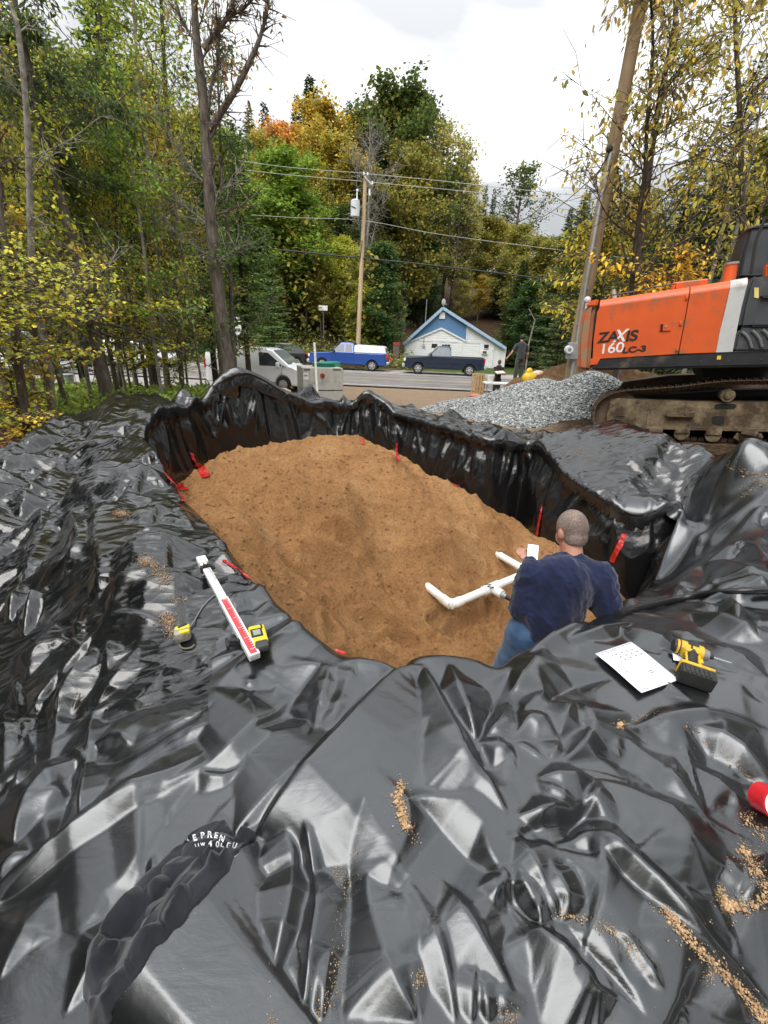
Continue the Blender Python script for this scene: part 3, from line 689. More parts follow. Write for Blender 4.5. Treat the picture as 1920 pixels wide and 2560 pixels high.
for f in FOLDS:
    kf = {8: 1.55, 7: 1.3}.get(f[0], 1.0); fold(tpix(f[0], f[1]), f[2]*kf, *[w*(1.25 if f[0] == 8 else 1) for w in f[3:5]], *f[5:])
# creases too many to survey one by one: taut lines running off the rim, and short crumples
RR = np.exp(VV)
si = poly_sd(LX, LY, RIMS); so = poly_sd(LX, LY, OUTS)
gy_, gx_ = np.gradient(si); gXu = np.gradient(LX, axis=1); gYu = np.gradient(LY, axis=1); gXv = np.gradient(LX, axis=0); gYv = np.gradient(LY, axis=0)
det = gXu*gYv-gXv*gYu; gsx = (gx_*gYv-gy_*gYu)/det; gsy = (gy_*gXu-gx_*gXv)/det; gl = np.hypot(gsx, gsy)+1e-9; gsx /= gl; gsy /= gl
rl = random.Random(5)
def rtent(x, y, a, L, h, w1, w2, bend):
    n = 5; t = np.linspace(-.5, .5, n); ang = a+bend*t; px = x+np.cumsum(np.cos(ang))*L/n-math.cos(a)*L/2; py = y+np.cumsum(np.sin(ang))*L/n-math.sin(a)*L/2
    tent(np.stack([px, py], 1), h, w1, w2, .5, .3)
for n_ in range(1900):
    x = rl.uniform(-5, 6); y = rl.uniform(-.2, 9.2); r = math.hypot(x-CX, y-CY); i = int((math.log(r)-v[0])/DU); j = int((math.atan2(x-CX, y-CY)-u[0])/DU)
    if not (0 < i < len(v) and 0 < j < len(u)) or si[i, j] > -.03 or so[i, j] < .05: continue
    near = r < 2.2
    if near and rl.random() < .75: continue
    a = math.atan2(gsy[i, j], gsx[i, j])+rl.gauss(0, .5)
    if si[i, j] < -.8 and rl.random() < .5: a += rl.uniform(-1.2, 1.2)
    big = rl.random() < .4 and not near
    L = rl.uniform(.6, 1.7) if big else rl.uniform(.15, .5); k_ = rl.uniform(.25, .5); k_ = k_*(.45 if big else 1); w1 = L*k_*rl.uniform(.25, .5); w2 = L*k_*rl.uniform(.6, 1.1)
    if rl.random() < .5: w1, w2 = w2, w1
    h = min(w1, w2)*rl.uniform(.25, .75)*(1.25 if y > 5 else 1)*(.45 if near else 1)
    rtent(x, y, a, L, h if rl.random() < .72 else -h, w1, w2, rl.uniform(-.7, .7))
D0 = blur(UPP+LOW, 1); fk = sstep(1.6, 2.8, np.hypot(LX, LY)); D = D0*(.62+.30*fk)+blur(D0, 6)*(.38-.30*fk)
D = D*(1+.75*fk*sstep(.3, -.6, LX)+.35*fk)
# folds on the far heap, by place on the ground
def xyfold(pts, h, wl, wr, rnd=.12, taper=.2):
    pix = [tuple(float(c) for c in proj(a, b, float(zb(a, b)))[:2]) for a, b in pts]
    q = pix; fold(q, h, wl, wr, rnd, taper)
# general crumple of the whole sheet
def ridged(x, y, seed, oct=3):
    s = 0; a = 1; t = 0
    for o in range(oct):
        n = 1-np.abs(vnoise(x*2**o, y*2**o, seed+o*5)*2-1); s = s+a*n**2.2; t += a; a *= .5
    return s/t
wx = LX+.25*fbm(LX*1.3, LY*1.3, 3, 11); wy = LY+.25*fbm(LX*1.3, LY*1.3, 3, 17)
ca, sa = math.cos(.9), math.sin(.9)
amp = .5+.5*sstep(-.2, .4, fbm(LX*.8, LY*.8, 3, 23))
fg = 1-sstep(1.6, 2.6, np.hypot(LX, LY+.2)); amp = amp*(1-.65*fg)
D += .014*amp*(ridged((wx*ca+wy*sa)*1.0, (-wx*sa+wy*ca)*2.8, 31)-.35)
D += .006*amp*(ridged((wx*sa+wy*ca)*4.0, (wx*ca-wy*sa)*9.0, 41)-.35)
D += .035*fbm(LX*1.1, LY*1.1, 3, 51)*(.5+.5*amp)
far = sstep(4.8, 6.4, LY)
D += far*(.06*(ridged(wx*1.3, wy*1.5, 61)-.4)+.03*(ridged(wx*4, wy*3, 63)-.4))
leftlow = sstep(-2.0, -3.2, LX+.35*(LY-2))*sstep(1, 2, LY)
D += leftlow*.04*(ridged((wx+wy)*1.2, (wx-wy)*4.5, 67)-.35)
Z = BZ+D
# the curtain of loose sheet that stands up at the far left corner, and the heap along the far end
def wallridge(pts, hs, wn, wf):
    """tall stand-up fold: heights hs above datum along pts; steep towards the camera (wn), lower behind (wf)"""
    global Z
    p = crs([(a, b, h) for (a, b), h in zip(pts, hs)], 8); best = np.full(LX.shape, 1e9); top = np.zeros(LX.shape); sd = np.zeros(LX.shape)
    m = (LY > 4.5)
    X = LX[m]; Y = LY[m]; B = np.full(X.shape, 1e9); T = np.zeros(X.shape); S = np.zeros(X.shape); E_ = np.zeros(X.shape)
    n = len(p)-1
    for k in range(n):
        ex, ey = p[k+1, :2]-p[k, :2]; L = ex*ex+ey*ey+1e-12
        tt = np.clip(((X-p[k, 0])*ex+(Y-p[k, 1])*ey)/L, 0, 1); dx = X-p[k, 0]-tt*ex; dy = Y-p[k, 1]-tt*ey; d = dx*dx+dy*dy; c = d < B
        B = np.where(c, d, B); T = np.where(c, p[k, 2]+tt*(p[k+1, 2]-p[k, 2]), T); S = np.where(c, ex*dy-ey*dx, S)
    d = np.sqrt(B); crum = 1+.35*fbm(X*5, Y*5, 3, 71)
    w = np.where(S > 0, wf, wn)*crum
    t = np.clip(1-d/w, 0, 1); t = t**1.15
    Z[m] = np.maximum(Z[m], Z[m]*(1-t)+T*t)
wallridge([(-3.1,6.9),(-2.95,7.05),(-2.8,7.18),(-2.52,7.33),(-2.15,7.42),(-1.75,7.53),(-1.3,7.7)], [1.4,1.6,1.84,2.07,1.94,1.7,1.48], .2, .35)
wallridge([(-3.35,6.7),(-3.17,6.82),(-3.0,6.95)], [1.5,1.74,1.5], .18, .3)
wallridge([(-4.35,5.3),(-4.3,5.75),(-4.05,6.15),(-3.6,6.25),(-3.3,6.45),(-3.1,6.6)], [1.15,1.30,1.48,1.70,1.62,1.5], .75, .6)
wallridge([(-1.5,7.62),(-1.1,7.78),(-.7,7.87),(-.4,7.95),(.0,8.02),(.3,8.05)], [1.42,1.54,1.44,1.70,1.50,1.38], .3, .35)
wallridge([(-.55,7.6),(-.3,7.9),(-.1,8.3)], [1.3,1.62,1.5], .2, .2)
wallridge([(.95,7.3),(1.05,7.5),(1.3,7.55)], [1.32,1.5,1.35], .16, .25)
wallridge([(1.55,6.2),(1.72,6.35),(1.95,6.35)], [1.3,1.42,1.3], .12, .2)
# run out to the ground at its outer edge; roll over the rim
so = poly_sd(LX, LY, OUTS); si = poly_sd(LX, LY, RIMS)
edgew = (.45-.2*sstep(-3.2, -4.2, LX))+.15*fbm(LX*1.5, LY*1.5, 2, 81)
k = sstep(0, 1, so/edgew)
TZ = terrain(LX, LY)-.1
tuck = .05*fbm(LX*6, LY*6, 3, 83)
near_ok = 1-sstep(-.2, .5, LY)
k = np.maximum(k, 0)
Z = (TZ+.12+tuck)*(1-k)+Z*k
roll = np.clip(np.minimum(si, .025)+.02, 0, None); Z = Z-(roll/.045)**2*.022
over = np.clip(si-.025, 0, None); LXs = LX-gsx*over; LYs = LY-gsy*over; Zs = Z-over*2.2
cell = lambda A: .25*(A[:-1,:-1]+A[1:,:-1]+A[:-1,1:]+A[1:,1:])
mask = (cell(so) > 0) & (cell(si) < .07)
me, used = grid_mesh('bank_sheet', LXs, LYs, Zs, mask)
liner = thing('pit_liner', 'black plastic sheeting draped over the banks and hanging down inside the pit', 'plastic liner', (0, 0, 0))
bank = link_mesh('bank_sheet', me, liner, [LINER, FILM])
fc = np.empty(len(me.polygons)*3); me.polygons.foreach_get('center', fc); fc = fc.reshape(-1, 3)
thin_ = ((fc[:, 0] < -.55-.12*(fc[:, 1]-1)+.12*np.sin(fc[:, 1]*3)) & (fc[:, 1] > 1.25+.1*np.sin(fc[:, 0]*4))) | (fc[:, 1] > 4.6)
me.polygons.foreach_set('material_index', thin_.astype('i'))
def sheet_z(x, y):
    r = math.hypot(x-CX, y-CY); a = math.atan2(x-CX, y-CY)
    i = (math.log(r)-v[0])/DU; j = (a-u[0])/DU; i = min(max(i, 0), len(v)-2); j = min(max(j, 0), len(u)-2)
    i0 = int(i); j0 = int(j); fi = i-i0; fj = j-j0
    return float((Z[i0, j0]*(1-fi)+Z[i0+1, j0]*fi)*(1-fj)+(Z[i0, j0+1]*(1-fi)+Z[i0+1, j0+1]*fi)*fj)
def on_sheet(px, py):
    """where the line of sight of a photo point meets the sheet"""
    r = ray(px, py); t0 = .3
    t = t0; st = .01
    while t < 14:
        q = Vector((r.x*t, r.y*t, CAM_H+r.z*t))
        if q.z < sheet_z(q.x, q.y) and poly_sd(np.array([q.x]), np.array([q.y]), RIMS)[0] < .05:
            lo, hi = t-st, t
            for _ in range(20):
                mid = (lo+hi)/2; w = Vector((r.x*mid, r.y*mid, CAM_H+r.z*mid))
                if w.z < sheet_z(w.x, w.y): hi = mid
                else: lo = mid
            return Vector((r.x*hi, r.y*hi, CAM_H+r.z*hi))
        t += st
    return onsheet(px, py)
# --- the sheet hanging inside the pit, with drape folds
per = crs(RIM, 22, closed=True); seg = np.r_[0, np.cumsum(np.linalg.norm(np.diff(np.vstack([per, per[:1]]), axis=0)[:, :2], axis=1))]
S_ = np.arange(0, seg[-1], .022); P3 = np.vstack([per, per[:1]])
wxs = np.interp(S_, seg, P3[:, 0]); wys = np.interp(S_, seg, P3[:, 1]); wzs = np.array([min(sheet_z(a, b_), 2.2) for a, b_ in zip(wxs, wys)])
kk = np.array([.15, .2, .3, .2, .15])
for _ in range(3):
    wzs = np.convolve(np.r_[wzs[-2:], wzs, wzs[:2]], kk, 'valid')
tx = np.gradient(wxs); ty = np.gradient(wys); tl = np.hypot(tx, ty)+1e-9; nx, ny = ty/tl, -tx/tl   # outward or inward, fixed below
tst = poly_sd(wxs+nx*.05, wys+ny*.05, RIMS); sg = np.where(np.median(tst) > 0, -1, 1); nx, ny = nx*sg, ny*sg
for _ in range(12):
    nx = np.convolve(np.r_[nx[-3:], nx, nx[:3]], np.ones(7)/7, 'valid'); ny = np.convolve(np.r_[ny[-3:], ny, ny[:3]], np.ones(7)/7, 'valid')
tt = np.linspace(0, 1, 70)[:, None]
SS = S_[None]
warp = SS+.35*fbm(SS*1.1, tt*1.2, 3, 91)+.18*tt*fbm(SS*.8, tt*0, 2, 93)
env = np.zeros(SS.shape); env = env+0*tt
gyf = 1-tt+0*SS; SSf = SS+0*tt
for n_ in range(420):
    s0 = rl.uniform(0, S_[-1]); t0_ = rl.uniform(-.3, .8); t1_ = t0_+rl.uniform(.3, 1.1); s1 = s0+rl.gauss(0, .35)*(t1_-t0_)*2; w1 = rl.uniform(.04, .12); w2 = rl.uniform(.08, .30)
    if rl.random() < .5: w1, w2 = w2, w1
    h = min(w1, w2)*rl.uniform(.5, 1.3); j0_ = max(0, int((min(s0, s1)-.4)/.022)); j1_ = min(len(S_), int((max(s0, s1)+.4)/.022)+1); A_s = SSf[:, j0_:j1_]; A_t = tt+0*A_s
    q_ = np.clip((A_t-t0_)/(t1_-t0_), -.2, 1.2); dd_ = A_s-(s0+(s1-s0)*q_); lon = np.clip(np.minimum(q_+.2, 1.2-q_)*2, 0, 1)
    f_ = h*(lon-np.abs(dd_)/np.where(dd_ > 0, w1, w2)); env[:, j0_:j1_] = np.maximum(env[:, j0_:j1_], f_)
hang = .05*sstep(0, .1, tt)-.45*tt
off = hang+(.05-env)*sstep(.0, .12, tt)
off = off+.05*fbm(SS*1.3, tt*3, 3, 99)*sstep(0, .2, tt)
off = np.maximum(off, -.12)
off = off-.02*(1-sstep(0, .1, tt))
WX = wxs[None]+nx[None]*off; WY = wys[None]+ny[None]*off
WZ = (wzs[None]-.035)*(1-tt)+(-.45)*tt
WX = np.hstack([WX, WX[:, :1]]); WY = np.hstack([WY, WY[:, :1]]); WZ = np.hstack([WZ, WZ[:, :1]])
me, _ = grid_mesh('wall_sheet', WX, WY, WZ); link_mesh('wall_sheet', me, liner, WALLM)
fx, fy = np.meshgrid(np.linspace(-3.8, 3.8, 40), np.linspace(1, 9, 40)); fm = poly_sd(fx, fy, RIMS)
me, _ = grid_mesh('floor_sheet', fx, fy, np.full(fx.shape, -.42), (cell(fm) > -.45)); link_mesh('floor_sheet', me, liner, LINER)
# ================================================================== sand in the pit
SANDP = PX([(470,1262,1.12),(540,1190,1.2),(586,1140,1.32),(640,1140,1.28),(700,1145,1.25),(810,1107,1.33),(870,1118,1.28),(1007,1150,1.0),(1331,1352,.32),(1180,1240,.7),
 (621,1446,1.05),(540,1346,1.1),(740,1560,.75),(848,1640,.45),(960,1690,.2),(750,1300,1.02),(900,1250,1.04),(900,1160,1.2),(1050,1250,.86),(1200,1350,.46),(1000,1450,.4),(850,1500,.5),(1050,1600,.02),(1150,1500,.14),(1250,1450,.14),(1300,1400,.2),(1540,1530,-.05),(700,1400,.9),(1000,1350,.7)]) + \
 [(-.9,7.2,.8),(.2,7.2,.4),(1.2,6.0,.3),(1.75,4.9,.22),(-2.2,6.4,.8),(2.3,3.6,.0),(2.8,4.2,-.1),(1.0,2.6,-.1),(.9,2.1,-.12),(1.6,2.4,-.1),(-2.75,5.2,.5),(-2.45,4.7,.8),(-2.9,6.0,.4),(-2.85,6.8,.4)]
zs = rbf_fit(SANDP, 3e-3)
sx, sy = np.meshgrid(np.arange(-3.3, 3.4, .0155), np.arange(1.2, 7.9, .0155))
def sandz(x, y):
    x = np.asarray(x, float); y = np.asarray(y, float)
    z = zs(x, y)+.15*fbm(x*1.3, y*1.6, 3, 101)+.17*(ridged(x*1.3+y*.4, y*1.6-x*.3, 105, 3)-.45)+.03*fbm(x*5, y*5, 4, 103)+.022*fbm(x*17, y*17, 3, 107)
    for hx_, hy_, hr_, hh_ in HILLS: z = z+hh_*np.exp(-((x-hx_)**2+(y-hy_)**2*.8)/hr_**2)
    # slumped, trodden ground near the worker
    tr = sstep(3.9, 3.0, y)*sstep(-1.6, -.9, x+0*y)
    z = z+tr*(.04*fbm(x*6.5, y*6.5, 3, 109)+.03*(ridged(x*4, y*5, 111, 2)-.4))
    for fxp, fyp, a_ in FOOT:
        ca_, sa_ = math.cos(a_), math.sin(a_); uu = (x-fxp)*ca_+(y-fyp)*sa_; vv = -(x-fxp)*sa_+(y-fyp)*ca_
        r = (uu/.15)**2+(vv/.06)**2; z = z-.075*np.exp(-r**1.5)+.028*np.exp(-(np.sqrt(r)-1.5)**2*5)
    return z
def onsand(px, py):
    z = .5
    for _ in range(14):
        q = P(px, py, z=z); z = .5*z+.5*float(zs(q.x, q.y))
    return P(px, py, z=z)
FOOT = []
HILLS = []
for px, py, r_, h_ in [(590,1175,.34,.12),(700,1165,.3,-.08),(815,1135,.36,.15),(900,1165,.26,-.10),(985,1165,.34,.14),(760,1235,.30,.10),(680,1290,.32,-.10),(860,1270,.26,.11),(950,1290,.3,-.12),(1060,1265,.3,.12),(600,1330,.28,.09),(750,1370,.26,-.09),(870,1370,.24,.11),(1000,1375,.26,-.10),(1120,1360,.28,.11),(1000,1500,.2,.07),(900,1560,.2,-.07),(1080,1600,.2,.06),(1210,1420,.22,-.08),(1240,1330,.25,.08)]:
    q = onsand(px, py); HILLS.append((q.x, q.y, r_, h_))
for px, py, a_ in [(765,1418,.1),(850,1342,.2),(885,1375,-.5),(985,1488,2.4),(1020,1510,2.3),(1130,1590,.3),(1090,1560,.8),(830,1580,1.8),(930,1530,.4),(1010,1590,2.8),(1180,1560,.5),(1230,1530,1.2)]:
    q = onsand(px, py); FOOT.append((q.x, q.y, a_))
SZ = sandz(sx, sy); sm = poly_sd(sx, sy, RIMS)
me, _ = grid_mesh('sand_pile', sx, sy, SZ, cell(sm) > -.22)
def sand_material(name='moist_tan_sand', c0=(.2, .1, .04), c1=(.41, .22, .095), c2=(.51, .30, .14)):
    m, nt, b = new_mat(name); g = N(nt, 'ShaderNodeNewGeometry'); pos = g.outputs['Position']
    n1 = N(nt, 'ShaderNodeTexNoise', Scale=1.6, Detail=7.0, Roughness=.62); nt.links.new(pos, n1.inputs[0])
    n2 = N(nt, 'ShaderNodeTexNoise', Scale=42.0, Detail=6.0, Roughness=.75); nt.links.new(pos, n2.inputs[0])
    a = ramp(nt, n1.outputs['Fac'], [(.3, tuple(c*.8 for c in c1)), (.5, c1), (.7, tuple(c*.93 for c in c2))])
    f = ramp(nt, n2.outputs['Fac'], [(.3, (.42, .38, .34)), (.45, (.88, .86, .84)), (.7, (1.22, 1.18, 1.12))])
    k = N(nt, 'ShaderNodeMix', data_type='RGBA', blend_type='MULTIPLY'); k.inputs[0].default_value = 1; nt.links.new(a, k.inputs[6]); nt.links.new(f, k.inputs[7])
    nt.links.new(k.outputs[2], b.inputs['Base Color']); b.inputs['Roughness'].default_value = .95; b.inputs['Specular IOR Level'].default_value = .15
    n3 = N(nt, 'ShaderNodeTexNoise', Scale=38.0, Detail=8.0, Roughness=.8); nt.links.new(pos, n3.inputs[0])
    bp = N(nt, 'ShaderNodeBump', Strength=1.0, Distance=.034); nt.links.new(n3.outputs['Fac'], bp.inputs['Height']); nt.links.new(bp.outputs[0], b.inputs['Normal'])
    return m
SAND = sand_material()
tag(link_mesh('sand_pile', me, None, SAND), 'big mound of tan sand filling the lined pit, with footprints', 'sand pile')
# ================================================================== trees
def leaf_material(name, rough=.6, trans=.35):
    m, nt, b = new_mat(name); oi = N(nt, 'ShaderNodeObjectInfo'); at = N(nt, 'ShaderNodeAttribute', attribute_name='leafrnd')
    sc = N(nt, 'ShaderNodeMapRange'); sc.inputs[3].default_value = 1.5; sc.inputs[4].default_value = 3.8; nt.links.new(at.outputs['Fac'], sc.inputs[0])
    v = N(nt, 'ShaderNodeVectorMath', operation='SCALE'); nt.links.new(oi.outputs['Color'], v.inputs[0]); nt.links.new(sc.outputs[0], v.inputs['Scale'])
    # some leaves further turned towards yellow
    f = N(nt, 'ShaderNodeMapRange'); f.inputs[1].default_value = .72; f.inputs[2].default_value = .95; f.inputs[4].default_value = .7; nt.links.new(at.outputs['Fac'], f.inputs[0])
    mu = N(nt, 'ShaderNodeVectorMath', operation='MULTIPLY'); mu.inputs[1].default_value = (1.7, 1.15, .55); nt.links.new(v.outputs[0], mu.inputs[0])
    k = N(nt, 'ShaderNodeMix', data_type='RGBA'); nt.links.new(f.outputs[0], k.inputs[0]); nt.links.new(v.outputs[0], k.inputs[6]); nt.links.new(mu.outputs[0], k.inputs[7])
    nt.links.new(k.outputs[2], b.inputs['Base Color']); b.inputs['Roughness'].default_value = rough; b.inputs['Specular IOR Level'].default_value = .3
    tr = N(nt, 'ShaderNodeBsdfTranslucent'); nt.links.new(k.outputs[2], tr.inputs[0])
    ms = N(nt, 'ShaderNodeMixShader'); ms.inputs[0].default_value = trans; o = nt.nodes['Material Output']
    nt.links.new(b.outputs[0], ms.inputs[1]); nt.links.new(tr.outputs[0], ms.inputs[2]); nt.links.new(ms.outputs[0], o.inputs[0]); return m
LEAF = leaf_material('autumn_leaf', .6, .42); NEEDLE = leaf_material('evergreen_needles', .7, .15)
def bark_material(name, c0, c1, sc=9, stretch=.25, bump=.8):
    m, nt, b = new_mat(name); tc = N(nt, 'ShaderNodeTexCoord'); mp = N(nt, 'ShaderNodeMapping'); mp.inputs['Scale'].default_value = (1, 1, stretch)
    nt.links.new(tc.outputs['Object'], mp.inputs[0]); n = N(nt, 'ShaderNodeTexNoise', Scale=sc, Detail=8.0, Roughness=.7); nt.links.new(mp.outputs[0], n.inputs[0])
    nt.links.new(ramp(nt, n.outputs['Fac'], [(.3, c0), (.5, tuple((a+c)/2 for a, c in zip(c0, c1))), (.68, c1)]), b.inputs['Base Color'])
    b.inputs['Roughness'].default_value = .95; b.inputs['Specular IOR Level'].default_value = .1
    bp = N(nt, 'ShaderNodeBump', Strength=bump, Distance=.02); nt.links.new(n.outputs['Fac'], bp.inputs['Height']); nt.links.new(bp.outputs[0], b.inputs['Normal']); return m
BARK = bark_material('grey_brown_bark', (.045, .035, .028), (.22, .19, .16), 14)
PALEBARK = bark_material('pale_birch_bark', (.12, .10, .085), (.42, .40, .36), 10, .8, .4)
DARKBARK = bark_material('dark_spruce_bark', (.02, .015, .012), (.09, .07, .055), 12)
def segs_mesh(name, S, sides=5):
    """S: (n, 8) p0 p1 r0 r1 -> tapered sticks"""
    S = np.asarray(S, float); p0 = S[:, :3]; p1 = S[:, 3:6]; r0 = S[:, 6]; r1 = S[:, 7]; d = p1-p0; d /= np.linalg.norm(d, axis=1)[:, None]+1e-9
    a = np.cross(d, np.where(np.abs(d[:, 2:3]) < .9, [[0, 0, 1.]], [[1., 0, 0]])); a /= np.linalg.norm(a, axis=1)[:, None]; b = np.cross(d, a)
    th = np.arange(sides)*2*PI/sides; c = np.cos(th)[None, :, None]; s = np.sin(th)[None, :, None]; ring = a[:, None]*c+b[:, None]*s
    A = p0[:, None]+ring*r0[:, None, None]; B = p1[:, None]+ring*r1[:, None, None]; n = len(S)
    V = np.concatenate([A, B], 1).reshape(-1, 3); base = (np.arange(n)*2*sides)[:, None]; k = np.arange(sides)[None]; k2 = (k+1) % sides
    q = np.stack([base+k, base+k2, base+sides+k2, base+sides+k], -1).reshape(-1, 4)
    me = bpy.data.meshes.new(name); me.vertices.add(len(V)); me.vertices.foreach_set('co', V.ravel().astype('f')); me.loops.add(q.size); me.loops.foreach_set('vertex_index', q.ravel().astype('i'))
    me.polygons.add(len(q)); me.polygons.foreach_set('loop_start', np.arange(0, q.size, 4, dtype='i')); me.polygons.foreach_set('use_smooth', np.ones(len(q), bool)); me.update(calc_edges=True); return me
def leaves_mesh(name, C, size, rng, aspect=.6, droop=.3, dirs=None, shape='rhomb', flat=.5):
    """one small pointed blade per row of C"""
    n = len(C); size = size*(.65+.7*rng.random(n))
    if dirs is None:
        d = rng.normal(size=(n, 3)); d[:, 2] = d[:, 2]*.5-droop
    else: d = dirs+rng.normal(size=(n, 3))*.25
    d /= np.linalg.norm(d, axis=1)[:, None]
    up = rng.normal(size=(n, 3))*(1-flat); up[:, 2] += 1; s = np.cross(d, up); s /= np.linalg.norm(s, axis=1)[:, None]+1e-9
    nn = np.cross(s, d); L = size[:, None]; w = L*aspect*.5
    if shape == 'hex':
        V = np.stack([C, C+d*L*.3+s*w*1.0+nn*L*.06, C+d*L*.72+s*w*.7, C+d*L+nn*L*-.08, C+d*L*.72-s*w*.7, C+d*L*.3-s*w*1.0+nn*L*.06], 1); k = 6
    elif shape == 'maple':
        pts = [(0, 0), (.12, .55), (.42, .34), (.62, .62), (.66, .2), (1, 0), (.66, -.2), (.62, -.62), (.42, -.34), (.12, -.55)]
        V = np.stack([C+d*L*a+s*L*b_*.9+nn*L*(-.1*a*a) for a, b_ in pts], 1); k = 10
    else: V = np.stack([C, C+d*L*.45+s*w, C+d*L, C+d*L*.45-s*w], 1); k = 4
    me = quads_mesh(name, V, k); at = me.attributes.new('leafrnd', 'FLOAT', 'FACE'); at.data.foreach_set('value', rng.random(n).astype('f')); return me
def grow(rng, H, r0, n1, cb, R, prof, up=.5, sub=5, subl=.45, tw=4, bend=.03, steps=6):
    """trunk, limbs, sub-limbs, twigs -> stick rows, twig rows (p, dir)"""
    S = []; tips = []; T = []
    p = np.array([0., 0, 0]); nseg = 12; off = np.zeros(2)
    for i in range(nseg):
        off = off+rng.normal(size=2)*H*bend/nseg*2; q = np.array([off[0], off[1], H*(i+1)/nseg])
        a = r0*(1-i/nseg)**.8+.006; b = r0*(1-(i+1)/nseg)**.8+.006; S.append([*p, *q, a*(1.35 if i == 0 else 1), b]); T.append((p, q)); p = q
    def at(h):
        k = min(int(h/H*nseg), nseg-1); f = h/H*nseg-k; return T[k][0]*(1-f)+T[k][1]*f
    for i in range(n1):
        f = (i+rng.random())/n1; h = cb*H+(1-cb)*H*f*.97; az = i*2.4+rng.normal()*.4; L = R*prof(f)*(.75+.5*rng.random())
        if L < .1: continue
        d = np.array([math.cos(az), math.sin(az), up*(1.1-.3*f)+rng.normal()*.15]); d /= np.linalg.norm(d); q0 = at(h); r = max(.012, r0*.38*(1-f)+.01)
        for s in range(steps):
            d2 = d+rng.normal(size=3)*.16; d2[2] += .03; d2 /= np.linalg.norm(d2); q1 = q0+d2*L/steps; rr = r*(1-.8*(s+1)/steps); S.append([*q0, *q1, r*(1-.8*s/steps), rr])
            if s >= 1:
                for k in range(max(1, int(sub*(.5+rng.random())/2))):
                    e = d2*.5+rng.normal(size=3)*.65; e[2] += .1; e /= np.linalg.norm(e); l2 = L*subl*(1-.5*s/steps)*(.5+rng.random()*.7); w0 = q0+(q1-q0)*rng.random(); w1 = w0+e*l2
                    S.append([*w0, *w1, rr*.6+.004, .004])
                    for j in range(tw):
                        t = .25+.75*rng.random(); tips.append((w0+(w1-w0)*t, e))
            q0 = q1; d = d2
        tips.append((q0, d))
    tips.append((at(H*.999), np.array([0, 0, 1.])))
    return S, tips
def crown_points(tips, n, spread, rng):
    c = np.array([t[0] for t in tips]); idx = rng.integers(0, len(c), n); w = rng.normal(size=(n, 3))*spread; w[:, 2] *= .6; return c[idx]+w
ROUND = lambda f: math.sqrt(max(.02, 1-(2*f-.75)**2/1.6))*.9
OVAL = lambda f: max(.1, math.sin(PI*min(1, .12+.88*f))**.7)
PROTO = {}
def proto_broad(key, seed, H, R, nleaf, lsz, n1=26, cb=.22, spread=.34, prof=OVAL, sub=6, up=.6):
    rng = np.random.default_rng(seed); S, tips = grow(rng, H, H*.016, n1, cb, R, prof, sub=sub, up=up)
    PROTO[key] = (segs_mesh('trunk', S, 5), leaves_mesh('crown', crown_points(tips, nleaf, spread, rng), lsz, rng, aspect=.75), BARK, LEAF, H)
def proto_spruce(key, seed, H, R, nb, per, lsz, sparse=0.0, cb=.06):
    rng = np.random.default_rng(seed); S = [[0, 0, 0, 0, 0, H, H*.014+.01, .01]]; C = []; Dn = []
    for i in range(nb):
        f = (i+rng.random())/nb; h = H*(cb+(1-cb)*f); L = R*(1-f)**.85*(.7+.5*rng.random())+.12; az = i*2.39996+rng.normal()*.3
        if rng.random() < sparse: continue
        q0 = np.array([0, 0, h]); d = np.array([math.cos(az), math.sin(az), .15-.35*(1-f)]); st = 5
        for s in range(st):
            q1 = q0+d*L/st; S.append([*q0, *q1, .022*(1-f)*(1-s/st)+.005, .018*(1-f)*(1-(s+1)/st)+.004])
            side = np.array([-d[1], d[0], 0]); m = max(2, int(per*L/R*(1-.3*s/st)/st*2))
            t = rng.random(m)[:, None]; sg = np.where(rng.random(m) < .5, -1, 1)[:, None]; base = q0+(q1-q0)*t
            reach = rng.random(m)[:, None]*.30*L*(1-s/st*.6); dd = d*.6+side*sg*.8+np.array([0, 0, -.22]); C.append(base+side*sg*reach+np.array([0, 0, -.12])*reach); Dn.append(dd)
            q0 = q1; d = d+np.array([0, 0, .05]); 
    C = np.vstack(C); Dn = np.vstack(Dn); PROTO[key] = (segs_mesh('trunk', S, 5), leaves_mesh('crown', C, lsz, rng, aspect=.34, dirs=Dn, flat=.7), DARKBARK, NEEDLE, H)
proto_broad('m1', 1, 12, 3.4, 15000, .23)
proto_broad('m2', 2, 12, 2.9, 14000, .21, n1=30, cb=.15)
proto_broad('m3', 3, 12, 3.9, 15000, .24, cb=.3, prof=ROUND)
proto_broad('c1', 4, 10, 2.3, 17000, .17, n1=60, cb=.02, spread=.22, prof=lambda f: (1-f)**.6+.08, sub=5, up=.9)
proto_broad('p1', 5, 12, 2.6, 3600, .20, cb=.2, n1=30, spread=.25, up=.9)
proto_spruce('s1', 6, 13, 2.5, 190, 120, .30)
proto_spruce('s2', 7, 13, 1.9, 150, 90, .30, .1)
rng = np.random.default_rng(8); S_b, _t = grow(rng, 12, .16, 34, .25, 2.6, OVAL, up=1.3, sub=10, subl=.5, tw=1)
PROTO['b1'] = (segs_mesh('trunk', S_b, 4), None, PALEBARK, None, 12)
